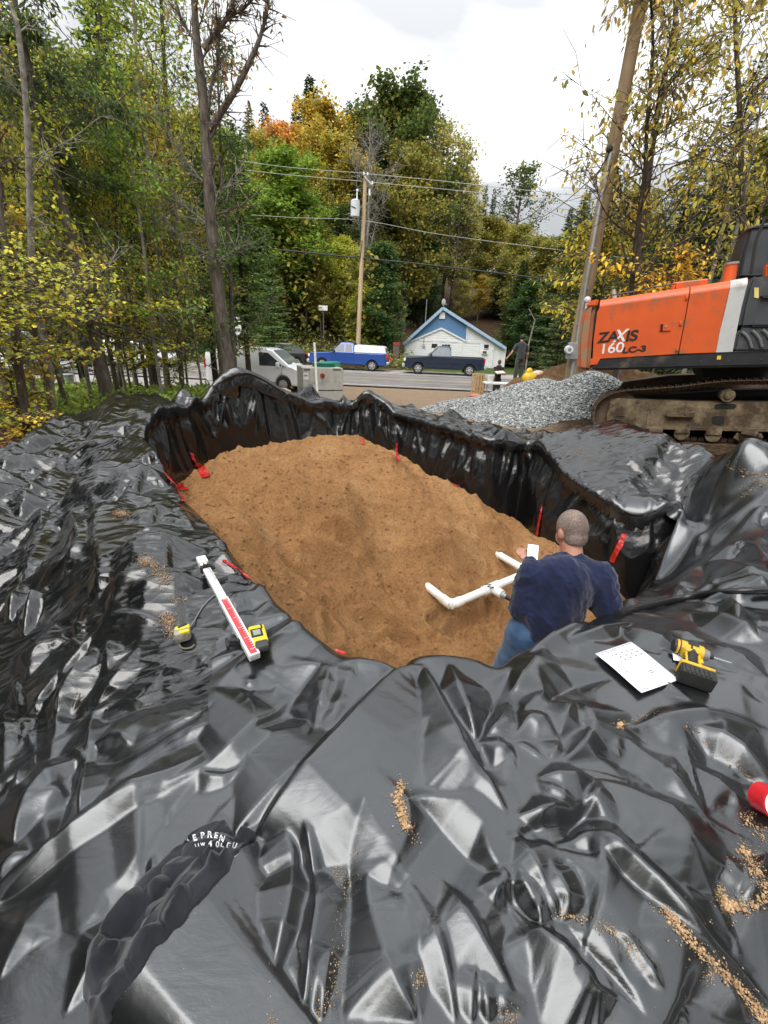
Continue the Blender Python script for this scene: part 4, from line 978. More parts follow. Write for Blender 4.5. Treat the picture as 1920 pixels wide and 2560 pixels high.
def plant(key, x, y, h, tint, label, group=None, name='tree', cat='tree', wide=1.0, rz=None, z=None, lean=(0, 0), tbark=None):
    tm, cm, bk, lf, H = PROTO[key]; s = h/H
    t = thing(name, label, cat, (x, y, tz(x, y)-.1 if z is None else z), rz if rz is not None else (x*7.3+y*3.1) % 6.28, group)
    t.scale = (s*wide, s*wide, s); t.rotation_euler.x = lean[0]; t.rotation_euler.y = lean[1]
    for nm, me_, mm in (('trunk', tm, tbark or bk), ('crown', cm, lf)):
        if me_ is None: continue
        if not me_.materials: me_.materials.append(mm)
        o = bpy.data.objects.new(nm, me_); COL.objects.link(o); o.parent = t; o.color = (*tint, 1)
        if tbark and nm == 'trunk': o.material_slots[0].link = 'OBJECT'; o.material_slots[0].material = tbark
    return t
G_BR = (.085, .135, .022); G_OL = (.115, .115, .028); G_PALE = (.17, .17, .06); G_DK = (.045, .065, .018); G_SP = (.035, .055, .022); G_CED = (.035, .065, .02)
Y_GO = (.19, .155, .03); Y_OL = (.17, .15, .028); OR = (.24, .13, .035); YG = (.18, .20, .03); RED = (.34, .09, .04)
TN = {'BR':(G_BR,'fresh green'),'OL':(G_OL,'olive green'),'PA':(G_PALE,'pale olive'),'DK':(G_DK,'dark green'),'SP':(G_SP,'dark'),'CE':(G_CED,'deep green'),'GO':(Y_GO,'golden'),'YO':(Y_OL,'yellow olive'),'OR':(OR,'orange'),'YG':(YG,'yellow green'),'RE':(RED,'reddish')}
KW = {'m1':'leafy tree','m2':'leafy tree','m3':'broad tree','c1':'cedar','p1':'thin-leaved tree','s1':'spruce','s2':'slim spruce','b1':'bare leafless tree'}
KN = {'m1':'leafy_tree','m2':'leafy_tree','m3':'leafy_tree','c1':'cedar_tree','p1':'poplar_tree','s1':'spruce_tree','s2':'spruce_tree','b1':'bare_tree'}
HT = [ # photo column, row of the top, distance, kind, tint, width
 (692,385,47,'m1','BR',1.25),(640,470,45,'m2','BR',1.1),(745,470,49,'m2','BR',1.1),(600,520,43,'s1','DK',1.0),(700,300,60,'m2','OR',.9),(655,330,58,'m2','YO',.9),(745,330,62,'m1','GO',1.0),
 (805,275,62,'m3','GO',1.0),(880,290,64,'m2','GO',1.0),(845,340,56,'m1','YO',1.0),(775,192,80,'s1','SP',1.1),(740,240,84,'s2','SP',1.0),(915,232,74,'s2','SP',1.0),(872,255,78,'s2','SP',1.0),(660,255,80,'s2','SP',1.0),(620,262,76,'s2','OL',1.0),
 (1000,232,64,'m3','DK',1.0),(955,250,66,'m2','OL',1.0),(1045,235,70,'m2','DK',.8),(935,285,50,'b1','PA',1.1),(1030,350,58,'m2','OL',1.0),(1070,400,56,'m1','OL',.9),
 (1010,508,46,'c1','CE',1.35),(1065,590,47,'c1','CE',1.2),(955,600,45,'c1','CE',1.1),(1130,430,54,'m1','PA',1.05),(1180,500,53,'m2','PA',1.0),(1220,545,55,'m1','OL',1.0),(1262,555,56,'m2','YO',1.0),
 (1115,300,66,'p1','PA',1.0),(1165,345,66,'p1','PA',.9),(1312,405,76,'p1','DK',1.3),(1216,462,90,'s2','SP',.8),(1238,470,92,'s2','SP',.8),(1205,690,49,'m1','GO',.7),(1160,700,48,'m2','PA',.8),
 (1262,640,51,'s1','SP',1.1),(1312,650,50,'s1','DK',1.1),(1355,600,56,'m1','OL',1.0),(1300,560,62,'m2','OL',1.0),(1395,590,58,'m2','DK',1.0),(1430,520,60,'s1','DK',.9),(1470,480,54,'s1','SP',1.0),(1340,700,47,'c1','CE',.9),(1400,690,46,'c1','CE',.9),
 (850,590,47,'m2','YG',.75),(905,700,44,'m2','YG',.6),(800,650,46,'m1','OL',.7),(760,600,49,'m2','DK',.9),(880,520,52,'m1','DK',.9),(720,640,46,'s2','DK',1.2),(830,440,54,'m2','OL',.9),(925,420,56,'m1','OL',1.0),
 (540,330,50,'m1','BR',1.0),(575,300,60,'s1','DK',.9),(505,300,52,'m2','OL',1.0),(470,330,47,'s1','DK',1.1),(430,310,50,'m1','YO',1.0),(385,300,46,'m2','GO',1.0),(350,230,49,'m3','YO',1.0),
 (300,260,45,'m1','GO',1.0),(262,245,50,'m2','OL',1.0),(225,230,44,'m1','YO',1.0),(180,200,48,'m2','YO',1.0),(140,230,43,'s1','DK',1.1),(95,150,46,'m3','OL',1.0),(50,110,43,'m1','DK',1.1),(10,80,45,'s1','SP',1.2),(-40,70,44,'m1','OL',1.1),(-90,60,48,'s1','SP',1.2),
 (420,560,41,'s2','DK',1.3),(500,600,40,'m2','YG',.8),(340,540,41,'m2','OR',.7),(250,560,40,'m2','YG',.8),(150,560,40,'m1','BR',.8),(60,520,40,'s1','DK',1.1),
 (1560,600,50,'m1','OL',1.2),(1640,560,52,'m2','YO',1.1),(1720,520,46,'s1','DK',1.1),(1800,480,44,'m1','DK',1.1),(1880,420,40,'s1','SP',1.2),(1960,380,42,'m3','OL',1.2),(2050,300,38,'s1','DK',1.2),(1540,430,40,'s1','DK',1.1),(1600,470,44,'m2','OL',1.0),(1500,560,42,'m1','YO',.9),
]
def where_words(px):
    for lim, w in ((30,'beyond the left edge of the lot'),(120,'behind the long white van'),(210,'behind the gap left of the white car'),(300,'directly behind the white car'),(400,'right of the white car'),(480,'behind the birch trunks'),(560,'behind the tall dark trunk'),(625,'behind the road sign'),(680,'above the black parked car'),(735,'right of the black parked car'),(790,'above the blue truck bonnet'),(850,'above the blue truck cab'),(900,'left of the service pole'),(945,'just behind the service pole'),(985,'right of the service pole'),(1035,'left of the blue gable'),(1085,'behind the left roof slope'),(1130,'straight behind the blue gable'),(1175,'behind the right roof slope'),(1225,'right of the house ridge'),(1275,'behind the right house corner'),(1325,'above the two workers'),(1375,'right of the workers'),(1420,'left of the meter pole'),(1480,'behind the meter pole'),(1550,'above the counterweight'),(2000,'behind the excavator engine cover')):
        if px < lim: return w
ROWW = lambda Y: 'in the front row' if Y < 46.5 else 'in the second row' if Y < 51 else 'halfway up the hill' if Y < 60 else 'high on the hill' if Y < 72 else 'on the skyline'
seen = {}
for px, ty, Y, k, tn, wd in HT:
    if 985 < px < 1300 and Y < 58: Y = Y+16
    tp = P(px, ty, Y=Y); gz = tz(tp.x, Y); h = max(4.0, tp.z-gz+.1)
    lab = f'{TN[tn][1]} {KW[k]} {ROWW(Y)}, {where_words(px)}'
    if lab in seen: lab = lab.replace(TN[tn][1], 'shorter '+TN[tn][1] if h < seen[lab] else 'taller '+TN[tn][1])
    seen[lab] = h
    w = wd*min(1.5, max(1.0, 13/h)) if k != 's2' else wd
    plant(k, tp.x, Y, h, TN[tn][0], lab, 'trees on the wooded hillside', KN[k], wide=w)
# the wood behind and between them, which nobody could count
def wood_mass():
    rng = np.random.default_rng(12); C = []; T = []
    for i in range(420):
        y = rng.uniform(44, 120); x = rng.uniform(-75, 22)*(y/70)**.7
        if (x > 4 and y > 60) or (x > 1 and y < 62): continue
        g = tz(x, y); h = rng.uniform(6, 11); px, py, _ = proj(x, y, g+h)
        lim = np.interp(px, [-400, 0, 400, 560, 700, 950, 1060, 1150, 1250, 1400], [80, 110, 290, 330, 330, 330, 440, 540, 640, 640])
        if py < lim: h = h*.5
        px, py, _ = proj(x, y, g+h)
        if py < lim: continue
        n = 300; r = rng.random(n)**.5; th = rng.random(n)*2*PI; zz = rng.random(n); rad = h*.27*np.sin(PI*(zz*.85+.12))**.7
        C.append(np.stack([x+rad*r*np.cos(th), y+rad*r*np.sin(th), g+h*(.15+.85*zz)], 1)); T.append((x, y, g, x, y, g+h*.8, .12, .03))
    me = leaves_mesh('wood', np.vstack(C), .48, rng, aspect=.75); o = link_mesh('hillside_wood', me, None, LEAF); o.color = (.10, .10, .024, 1); tag(o, 'dense autumn wood filling the hillside behind the nearer trees', 'wood', kind='stuff')
    o2 = link_mesh('wood_trunks', segs_mesh('wood_trunks', T, 4), o, DARKBARK); o2['kind'] = 'stuff'
wood_mass()
# undergrowth along the foot of the hill and by the lot
def scatter(name, label, cat, n, fn, size, tint, seed, aspect=.5, droop=-.4, clump=.18):
    rng = np.random.default_rng(seed); C = []
    while len(C) < n:
        p = fn(rng)
        if p is not None: C.append(p)
    C = np.array(C); k = 14; C2 = np.repeat(C, k, 0)+rng.normal(size=(len(C)*k, 3))*clump*np.array([1, 1, .6]); C2[:, 2] = np.maximum(C2[:, 2], np.repeat(C[:, 2], k))
    o = link_mesh(name, leaves_mesh(name, C2, size, rng, aspect=aspect, droop=droop), None, LEAF); o.color = (*tint, 1); return tag(o, label, cat, kind='stuff')
def fhill(r):
    x = r.uniform(-45, 24); y = r.uniform(37.5, 46); return (x, y, tz(x, y)+abs(r.normal())*.5) if not (2.5 < x < 17 and y > 36.8) else None
scatter('undergrowth', 'low bushes and weeds at the foot of the wooded hill', 'undergrowth', 1500, fhill, .26, (.09, .11, .03), 21, clump=.4)
def fverge(r):
    x = r.uniform(-17, -3.4); y = r.uniform(8.5, 17.5); return (x, y, tz(x, y)+abs(r.normal())*.14) if x < -3.6-.09*y and (r.random() < .9) else None
scatter('verge_plants', 'knee high green weeds under the trees by the lot', 'weeds', 2300, fverge, .16, (.10, .14, .03), 22, clump=.16)
def flit(r):
    x = r.uniform(-12, -3.6); y = r.uniform(4, 16); return (x, y, tz(x, y)+.015) if poly_sd(np.array([x]), np.array([y]), OUTS)[0] < -.1 else None
rngl = np.random.default_rng(23); C = np.array([p for p in (flit(rngl) for _ in range(9000)) if p])
o = link_mesh('leaf_litter', leaves_mesh('leaf_litter', C, .085, rngl, aspect=.8, droop=0, flat=.9), None, LEAF); o.color = (.24, .12, .05, 1); tag(o, 'fallen brown leaves scattered under the trees on the left', 'fallen leaves', kind='stuff')
# ------------------------------------------------------------------ near trees
def near_tree(name, label, cat, pix, Yb, r0, bark, seed, nb=10, bl=1.4, cb=.3, leaves=0, lsz=.07, tint=G_BR, shape='hex', aspect=.55, up=.4, sub=3, spread=.12, droop=.4, topext=0, group=None, tb=0, leafband=(0, 1)):
    """pix: trunk line in the photo from the foot up; the whole trunk stands about Yb metres off"""
    rng = np.random.default_rng(seed); foot = P(*pix[0], Y=Yb); gz = tz(foot.x, Yb)
    pts = [np.array(P(px, py, Y=Yb)) for px, py in pix]; base = np.array([pts[0][0], Yb, gz-.1])
    line = [base]+[p for p in pts if p[2] > gz+.3]
    if topext: d = line[-1]-line[-2]; line.append(line[-1]+d/np.linalg.norm(d)*topext)
    line = crs([p-base for p in line], 5); H = line[-1][2]; n = len(line); S = []
    for i in range(n-1):
        a = r0*(1-i/n)**.7+.008; b_ = r0*(1-(i+1)/n)**.7+.008; S.append([*line[i], *line[i+1], a*(1.3 if i == 0 else 1), b_])
    t = thing(name, label, cat, tuple(base), 0, group); S2 = []; tips = []
    for i in range(nb):
        f = cb+(1-cb)*(i+rng.random())/nb; k = min(int(f*(n-1)), n-2); q0 = line[k]; az = rng.random()*2*PI; L = bl*(.5+rng.random())*(1.15-.6*f)
        d = np.array([math.cos(az), math.sin(az), up+rng.normal()*.25]); d /= np.linalg.norm(d); st = 6; r = max(.010, r0*.3*(1-f)+.006)
        for s in range(st):
            d = d+rng.normal(size=3)*.13; d /= np.linalg.norm(d); q1 = q0+d*L/st; S2.append([*q0, *q1, r*(1-.85*s/st), r*(1-.85*(s+1)/st)])
            for j in range(sub):
                if rng.random() < .65:
                    e = d*.6+rng.normal(size=3)*.6; e /= np.linalg.norm(e); l2 = L*.32*(.4+rng.random()); w0 = q0+(q1-q0)*rng.random(); w1 = w0+e*l2*.5; w2 = w1+(e+rng.normal(size=3)*.3)*l2*.5
                    S2.append([*w0, *w1, r*.35+.002, r*.25+.002]); S2.append([*w1, *w2, r*.25+.002, .0025])
                    for _ in range(3): tips.append((w0+(w1-w0)*rng.random(), e)); tips.append((w1+(w2-w1)*rng.random(), e))
            q0 = q1
    link_mesh('trunk', segs_mesh('trunk', S, 10), t, bark); link_mesh('branches', segs_mesh('branches', S2, 5), t, bark)['kind'] = 'stuff'
    if leaves:
        tips = [x for x in tips if leafband[0]*H <= x[0][2] <= leafband[1]*H] or tips
        c = np.array([x[0] for x in tips]); dd = np.array([x[1] for x in tips]); idx = rng.integers(0, len(c), leaves)
        C = c[idx]+rng.normal(size=(leaves, 3))*spread*np.array([1, 1, .5]); Dn = dd[idx]*.5; Dn[:, 2] -= droop; Dn += rng.normal(size=Dn.shape)*.35
        o = link_mesh('crown', leaves_mesh('crown', C, lsz, rng, aspect=aspect, dirs=Dn, shape=shape, flat=.55), t, LEAF); o.color = (*tint, 1)
    return t
gl_ = 'trees between the pit and the lot'
near_tree('leafless_tree', 'tall straight dark trunk with forked bare branches, right of the other near trees', 'tree', [(580,960),(568,900),(549,760),(527,548),(515,316),(494,127),(485,0)], 11.5, .19, BARK, 31, nb=9, bl=1.5, cb=.45, leaves=60, lsz=.10, tint=(.2,.12,.05), up=.9, topext=2.0)
near_tree('birch_tree', 'thin pale birch trunk leaning in from the left edge, with white dead branches', 'tree', [(133,1085),(125,960),(114,865),(84,717),(76,548),(67,295),(46,84),(25,0)], 8.2, .065, PALEBARK, 32, nb=16, bl=1.3, cb=.15, leaves=350, lsz=.06, tint=YG, up=.5, topext=1)
near_tree('spruce_tree', 'leaning dark spruce trunk with dead lower branches and dark needles at its top', 'tree', [(280,1010),(249,900),(228,780),(198,658),(148,485),(101,308),(76,190),(40,20)], 10, .14, BARK, 33, nb=34, bl=2.0, cb=.12, leaves=9000, lsz=.11, tint=G_SP, shape='rhomb', aspect=.3, up=.1, leafband=(.5, 1), spread=.1, topext=1)
near_tree('birch_tree', 'slim white birch trunk in the middle of the left trees', 'tree', [(418,960),(405,800),(392,612),(382,527),(376,464),(363,329),(350,253),(333,0)], 13, .085, PALEBARK, 34, nb=22, bl=1.7, cb=.25, leaves=3200, lsz=.075, tint=YG, up=.6, topext=1)
near_tree('leaning_tree', 'crooked trunk at the far left edge, nearest the camera', 'tree', [(92,1100),(60,1010),(34,800),(17,640),(0,506),(-10,300)], 7.6, .075, BARK, 35, nb=10, bl=1.2, cb=.2, leaves=0, up=.4)
thin = [ # foot px, foot py, Y, top dx per... , radius, tint
 (116,1100,8.6,.05,'GO',1500,'nearest the camera at the left edge'),(147,1090,9.0,.045,'YG',900,'just left of the leaning birch pair'),(178,1070,9.5,.04,'YG',1200,'second right of the pale leaning birch'),(232,1015,10.5,.04,'OL',900,'just left of the dark spruce trunk'),(262,1015,11,.05,'BR',1500,'touching the dark spruce trunk'),(298,1000,11.5,.055,'YO',1500,'just right of the dark spruce trunk'),
 (318,990,12,.035,'YG',1200,'left of the white car bonnet'),(346,975,13,.04,'BR',1500,'in front of the white car'),(372,995,12,.045,'YG',1200,'by the right end of the white car'),(408,1005,11,.035,'BR',1500,'forked, above the rounded liner bulge'),(425,970,13,.07,'DK',2600,'dark and thick, mid way to the tall trunk'),(455,970,13.5,.03,'YO',900,'right of the dark thick one'),
 (500,965,14,.03,'YG',1000,'pale and thin, left of the tall trunk'),(555,950,12.5,.05,'OL',1600,'just left of the tall trunk'),(591,940,12.2,.06,'CE',1500,'close against the right of the tall trunk'),(35,1060,8.8,.06,'OL',1500,'mossy, at the extreme left'),(160,980,14,.03,'YO',1400,'behind the birch, by the grey drum'),(210,960,15,.04,'BR',1800,'behind, left of the spruce trunk'),(335,950,15.5,.04,'GO',1500,'set back behind the others near the lot'),(470,940,16,.035,'OR',900,'with orange leaves at the back of the group')]
for i, (px, py, Yb, r, tn, nl, w) in enumerate(thin):
    dx = (857-px)/(3920-py); k = random.uniform(-.03, .03)
    pix = [(px-(dx+k)*(py-yy)+random.uniform(-4, 4), yy) for yy in (py, py-160, py-330, py-480, py-600)]
    near_tree('sapling', f'slender {TN[tn][1]} leaved tree, {w}', 'tree', pix, Yb, r, BARK if i % 3 else PALEBARK, 50+i, nb=18, bl=1.5, cb=.22, leaves=int(nl*1.5), lsz=.085, tint=TN[tn][0], up=.35, group=gl_, topext=1.5, shape='hex' if Yb < 12 else 'rhomb', aspect=.6)
# evergreen boughs left of the road sign and hemlock crowns at the top left
def near_conifer(label, px, topy, footy, Y, R, seed, tint, n=150, per=90, sz=.16, cb=.1, wide=1):
    tp = P(px, topy, Y=Y); g = tz(tp.x, Y); key = f'nc{seed}'; proto_spruce(key, seed, tp.z-g, R, n, per, sz, .12, cb)
    return plant(key, tp.x, Y, tp.z-g, tint, label, None, 'fir_tree', z=g-.05)
near_conifer('light green fir with spreading boughs right of the tall dark trunk', 575, 330, 900, 17.0, 1.3, 71, (.06, .10, .028), n=110, cb=.33)
near_conifer('green fir behind the near saplings, left of the tall dark trunk', 470, 300, 900, 18.5, 1.9, 72, (.045, .075, .022), cb=.2)
near_conifer('tall dark hemlock whose tip rises past the top left', 215, -120, 900, 15, 1.6, 73, (.045, .075, .022), n=150, cb=.4)
#near_conifer('tall green hemlock behind the slim birch', 290, -60, 900, 19, 2.4, 74, (.045, .08, .02), n=170, cb=.25)
near_conifer('dark hemlock filling the upper left corner', 30, 120, 900, 16, 2.6, 75, (.035, .055, .02), n=150, cb=.1)
near_conifer('small fir right of the road sign', 665, 560, 900, 26, 1.5, 76, (.05, .085, .025), n=120, cb=.05)
near_tree('poplar_tree', 'tall poplar with loose green leaves against the sky, left of the tall dark trunk', 'tree', [(455,960),(440,700),(425,400),(410,150),(400,-60)], 14, .08, BARK, 81, nb=26, bl=2.2, cb=.5, leaves=3600, lsz=.10, tint=(.12,.16,.03), shape='rhomb', up=.6, topext=1.5, spread=.3)
near_tree('poplar_tree', 'poplar with green leaves overhanging the top edge near the hemlocks', 'tree', [(300,960),(290,700),(270,400),(255,150),(245,-60)], 13, .07, BARK, 82, nb=26, bl=2.0, cb=.55, leaves=3400, lsz=.10, tint=(.13,.17,.03), shape='rhomb', up=.6, topext=1.5, spread=.3)
# forked limbs of the tall dark trunk
def limb(pts, Y, r, parent_name, m=BARK, leaves=0, tint=(.2,.12,.05), seed=1, lsz=.1, label=None):
    rng = np.random.default_rng(seed); l = crs([np.array(P(a, b, Y=Y)) for a, b in pts], 5); S = []; n = len(l); tips = []
    for i in range(n-1):
        S.append([*l[i], *l[i+1], r*(1-.85*i/n), r*(1-.85*(i+1)/n)])
        for k in range(3):
            d = l[i+1]-l[i]; e = d/np.linalg.norm(d)*.7+rng.normal(size=3)*.5; e /= np.linalg.norm(e); L = rng.uniform(.15, .7); a = l[i]+d*rng.random(); b_ = a+e*L*.6; c = b_+(e+rng.normal(size=3)*.4)*L*.5
            S.append([*a, *b_, r*.22+.003, .005]); S.append([*b_, *c, .005, .003]); tips += [(b_, e), (c, e)]
    return S, tips, rng
big = [o for o in COL.objects if o.name == 'leafless_tree'][0]
S_all = []; tips = []
for pts, r, sd_ in (([(522,325),(560,270),(600,205),(640,120),(660,60),(672,0),(680,-60)], .075, 1), ([(507,122),(540,85),(570,45),(610,20),(640,-10)], .06, 2), ([(515,120),(555,60),(580,20),(590,-30)], .05, 3), ([(518,300),(530,200),(545,150),(550,90)], .04, 4), ([(487,100),(465,70),(450,40)], .03, 5)):
    S, t_, rg = limb(pts, 11.5, r, None, seed=sd_); S_all += S; tips += t_
S_all = np.array(S_all); S_all[:, :3] -= np.array(big.location); S_all[:, 3:6] -= np.array(big.location)
link_mesh('limbs', segs_mesh('limbs', S_all, 6), big, BARK)
c = np.array([t[0] for t in tips])-np.array(big.location); rg = np.random.default_rng(4); idx = rg.integers(0, len(c), 330)
o = link_mesh('withered_leaves', leaves_mesh('withered_leaves', c[idx]+rg.normal(size=(330, 3))*.04, .11, rg, aspect=.4, droop=1.2, shape='hex'), big, LEAF); o.color = (.10, .07, .04, 1)
S_all = []
for pts, sd_ in (([(525,570),(500,545),(465,520),(440,505),(425,500)], 6), ([(530,560),(545,480),(570,465),(600,425)], 7), ([(527,640),(500,625),(450,590),(420,560),(405,545)], 8), ([(550,650),(580,630),(600,620)], 9), ([(512,460),(480,420),(440,360),(400,300),(395,250)], 10)):
    S, t_, rg = limb(pts, 11.5, .018, None, seed=sd_); S_all += S[::1]
S_all = np.array(S_all); S_all[:, :3] -= np.array(big.location); S_all[:, 3:6] -= np.array(big.location)
link_mesh('dead_branches', segs_mesh('dead_branches', S_all, 5), big, PALEBARK)
# yellow maple boughs over the left edge
def bough(name, label, pix, Y, nl, lsz, tint, seed, shape='maple', spread=.18, r=.02, aspect=.6, droop=.35, cat='tree branch', bark=BARK, sub=7, subL=(.3, .8)):
    """a small understory tree: its stem stands on the ground out of the way, its leafy layers reach into view"""
    rng = np.random.default_rng(seed); foot = P(*pix[0], Y=Y); g = tz(foot.x, Y); base = np.array([foot.x, Y, g-.05]); t = thing(name, label, 'tree', tuple(base)); S = []; C = []; Dn = []
    top = max(p[1] for p in [(P(a, b, Y=Y).x, P(a, b, Y=Y).z) for a, b in pix[1:]])
    S.append([0, 0, 0, 0, 0, max(.5, top-g), .03, .015])
    for a, b in pix[1:]:
        q = np.array(P(a, b, Y=Y+rng.uniform(-.8, .8)))-base; s0 = np.array([0, 0, q[2]-.25*abs(q[0])-.1]); l = crs([s0, s0*.5+q*.5+np.array([0, 0, .12]), q], 5)
        for i in range(len(l)-1):
            S.append([*l[i], *l[i+1], r*(1-.8*i/len(l)), r*(1-.8*(i+1)/len(l))])
            for k in range(sub):
                d = l[i+1]-l[i]; e = d/np.linalg.norm(d)*.6+rng.normal(size=3)*np.array([.7, .7, .18]); e /= np.linalg.norm(e); L = rng.uniform(*subL)*.7; w0 = l[i]+d*rng.random(); w1 = w0+e*L; S.append([*w0, *w1, .006, .002])
                m = int(nl/len(pix[1:])/len(l)/sub)
                tt_ = rng.random(m)[:, None]; C.append(w0+(w1-w0)*tt_+rng.normal(size=(m, 3))*spread*np.array([.6, .6, .15])); Dn.append(np.repeat((e*.6-np.array([0, 0, droop]))[None], m, 0)+rng.normal(size=(m, 3))*.4)
    link_mesh('branches', segs_mesh('branches', S, 6), t, bark)['kind'] = 'stuff'; C = np.vstack(C); o = link_mesh('crown', leaves_mesh('crown', C, lsz, rng, aspect=aspect, dirs=np.vstack(Dn), shape=shape, flat=.8), t, LEAF); o.color = (*tint, 1); return t
bough('maple_sapling', 'young maple with bright yellow leaves in flat layers at the left edge', [(-30,1120),(30,640),(110,650),(190,690),(230,660),(260,690),(60,720),(140,760),(200,780),(20,800),(90,860),(180,870),(30,590),(250,740)], 7.0, 3300, .055, (.27, .28, .045), 91)
bough('maple_sapling', 'young maple with yellow and orange leaves low among the left trunks', [(60,1080),(20,1010),(90,990),(40,940),(110,1060),(130,1040),(70,1090)], 7.6, 1500, .055, (.34, .30, .05), 92)
bough('maple_sapling', 'small maple with sparse yellow green leaves in front of the white car', [(330,990),(290,880),(300,840),(400,830),(440,860),(410,900),(350,760),(430,760)], 11.5, 1500, .085, (.30, .30, .04), 93)
# right side
near_tree('birch_tree', 'tall sparse tree with pointed yellow and brown leaves behind the excavator engine cover', 'tree', [(1585,760),(1598,640),(1612,520),(1640,300),(1680,100),(1700,-50)], 13.5, .10, BARK, 101, nb=44, bl=3.0, cb=.2, leaves=3000, lsz=.15, tint=(.20,.19,.035), up=.75, aspect=.42, spread=.22, droop=.6, topext=1.5, sub=4)
near_tree('birch_tree', 'thin dark stemmed tree with reddish pointed leaves beside the meter pole', 'tree', [(1570,790),(1590,600),(1612,430),(1618,300),(1632,120),(1625,-40)], 12.6, .055, DARKBARK, 102, nb=36, bl=2.5, cb=.3, leaves=1500, lsz=.15, tint=(.17,.14,.05), up=.6, aspect=.4, spread=.2, droop=.7, topext=1.5, sub=4)
near_tree('birch_tree', 'leafy yellow tree rising behind the excavator cab', 'tree', [(1850,700),(1855,500),(1850,300),(1840,100),(1835,-60)], 14.5, .09, BARK, 103, nb=40, bl=2.8, cb=.2, leaves=2600, lsz=.15, tint=(.20,.18,.035), up=.6, aspect=.42, spread=.25, droop=.5, topext=1.5, sub=4)
near_tree('leaning_tree', 'pale slanting trunk left of the excavator cab, leaning right', 'tree', [(1770,720),(1800,600),(1830,480),(1870,320),(1900,190)], 14.8, .06, PALEBARK, 104, nb=8, bl=1.0, cb=.3, leaves=150, lsz=.12, tint=Y_GO)
near_tree('leaning_tree', 'second pale slanting trunk, close beside the excavator cab', 'tree', [(1800,720),(1835,600),(1862,480),(1890,330),(1915,190)], 15.2, .06, PALEBARK, 105, nb=8, bl=1.0, cb=.3, leaves=150, lsz=.12, tint=Y_GO)
bough('beech_sapling', 'low tree with orange yellow leaves just above the excavator engine cover', [(1640,900),(1520,680),(1480,640),(1600,720),(1660,690),(1700,720),(1740,680),(1560,740),(1640,740),(1710,640)], 12.8, 1500, .13, (.36, .25, .03), 106, shape='hex', aspect=.48, subL=(.4, 1.1), spread=.25)
bough('beech_sapling', 'low tree with yellow green leaves left of the meter pole', [(1470,900),(1400,700),(1420,640),(1440,760),(1450,600),(1480,680),(1470,560),(1500,600),(1380,770),(1440,820)], 14.5, 1900, .13, (.27, .25, .04), 107, shape='hex', aspect=.48, subL=(.4, 1.1), spread=.25)
near_conifer('dark spruce right of the meter pole, behind the sparse tree', 1760, 330, 900, 20, 2.2, 77, (.02, .035, .014), n=150, cb=.1)
near_conifer('black green spruce at the right edge behind the cab', 1905, 130, 900, 19, 2.6, 78, (.018, .032, .013), n=170, cb=.1)
near_conifer('mid height dark fir behind the orange leaved low tree', 1660, 520, 900, 22, 2.3, 79, (.03, .05, .018), n=150, cb=.05)
near_conifer('dark fir left of the meter pole, beyond the dirt mound', 1460, 500, 900, 26, 2.4, 80, (.03, .05, .018), n=150, cb=.03)
near_conifer('dark fir behind the meter pole', 1530, 600, 900, 24, 2.2, 84, (.03, .05, .018), n=140, cb=.03)
# woods to either side and behind the photographer, seen only as reflections in the sheet
for i, (x, y, k, h, tn, w) in enumerate([(-9,2,'s1',12,'DK','left'),(-11,-3,'m1',12,'OL','left'),(-7,-7,'s1',13,'SP','left'),(-12,6,'s1',11,'DK','left'),(-3,-11,'m2',12,'YO','behind'),(2,-12,'s1',13,'DK','behind'),(7,-10,'s1',12,'SP','behind'),(11,-5,'m3',12,'OL','right'),(14,1,'s1',13,'DK','right'),(15,7,'m1',12,'YO','right'),(-15,-1,'s1',14,'SP','left'),(-8,-13,'s1',14,'DK','behind'),(12,-13,'m1',13,'OL','behind'),(19,4,'s1',14,'SP','right'),(17,12,'s1',13,'DK','right')]):
    plant(k, x, y, h, TN[tn][0], f'{TN[tn][1]} {KW[k]} ' + ('left of the pit' if x < -6 else 'right of the pit' if x > 8 else 'behind the camera') + (', beside the near bank' if -4 < y < 4 else ', further back' if y < 0 else ', towards the road') + '' + (', set back' if abs(x) > 14 or y < -12 else ''), 'trees around the site outside the view', KN[k])
# ================================================================== plane tracer
class Plane:
    """a flat face standing in the place: A, B are two points on its foot line; gives its own x (along), y (away), z (up)"""
    def __init__(s, A, B):
        s.A = Vector(A); B = Vector(B); s.X = (B-s.A).normalized(); s.Y = Vector((-s.X.y, s.X.x, 0)).normalized(); s.Z = s.X.cross(s.Y).normalized()
        s.M = Matrix(((s.X.x, s.Y.x, s.Z.x, s.A.x), (s.X.y, s.Y.y, s.Z.y, s.A.y), (s.X.z, s.Y.z, s.Z.z, s.A.z), (0, 0, 0, 1)))
    def q(s, px, py, y=0):
        r = ray(px, py); o = Vector((0, 0, CAM_H)); t = (s.A+s.Y*y-o).dot(s.Y)/r.dot(s.Y); p = o+r*t-s.A; return (p.dot(s.X), p.dot(s.Z))
    def poly(s, l, y=0): return [s.q(a, b, y) for a, b in l]
def empty_at(name, M, label, cat, group=None):
    o = thing(name, label, cat, group=group); o.matrix_world = M; return o
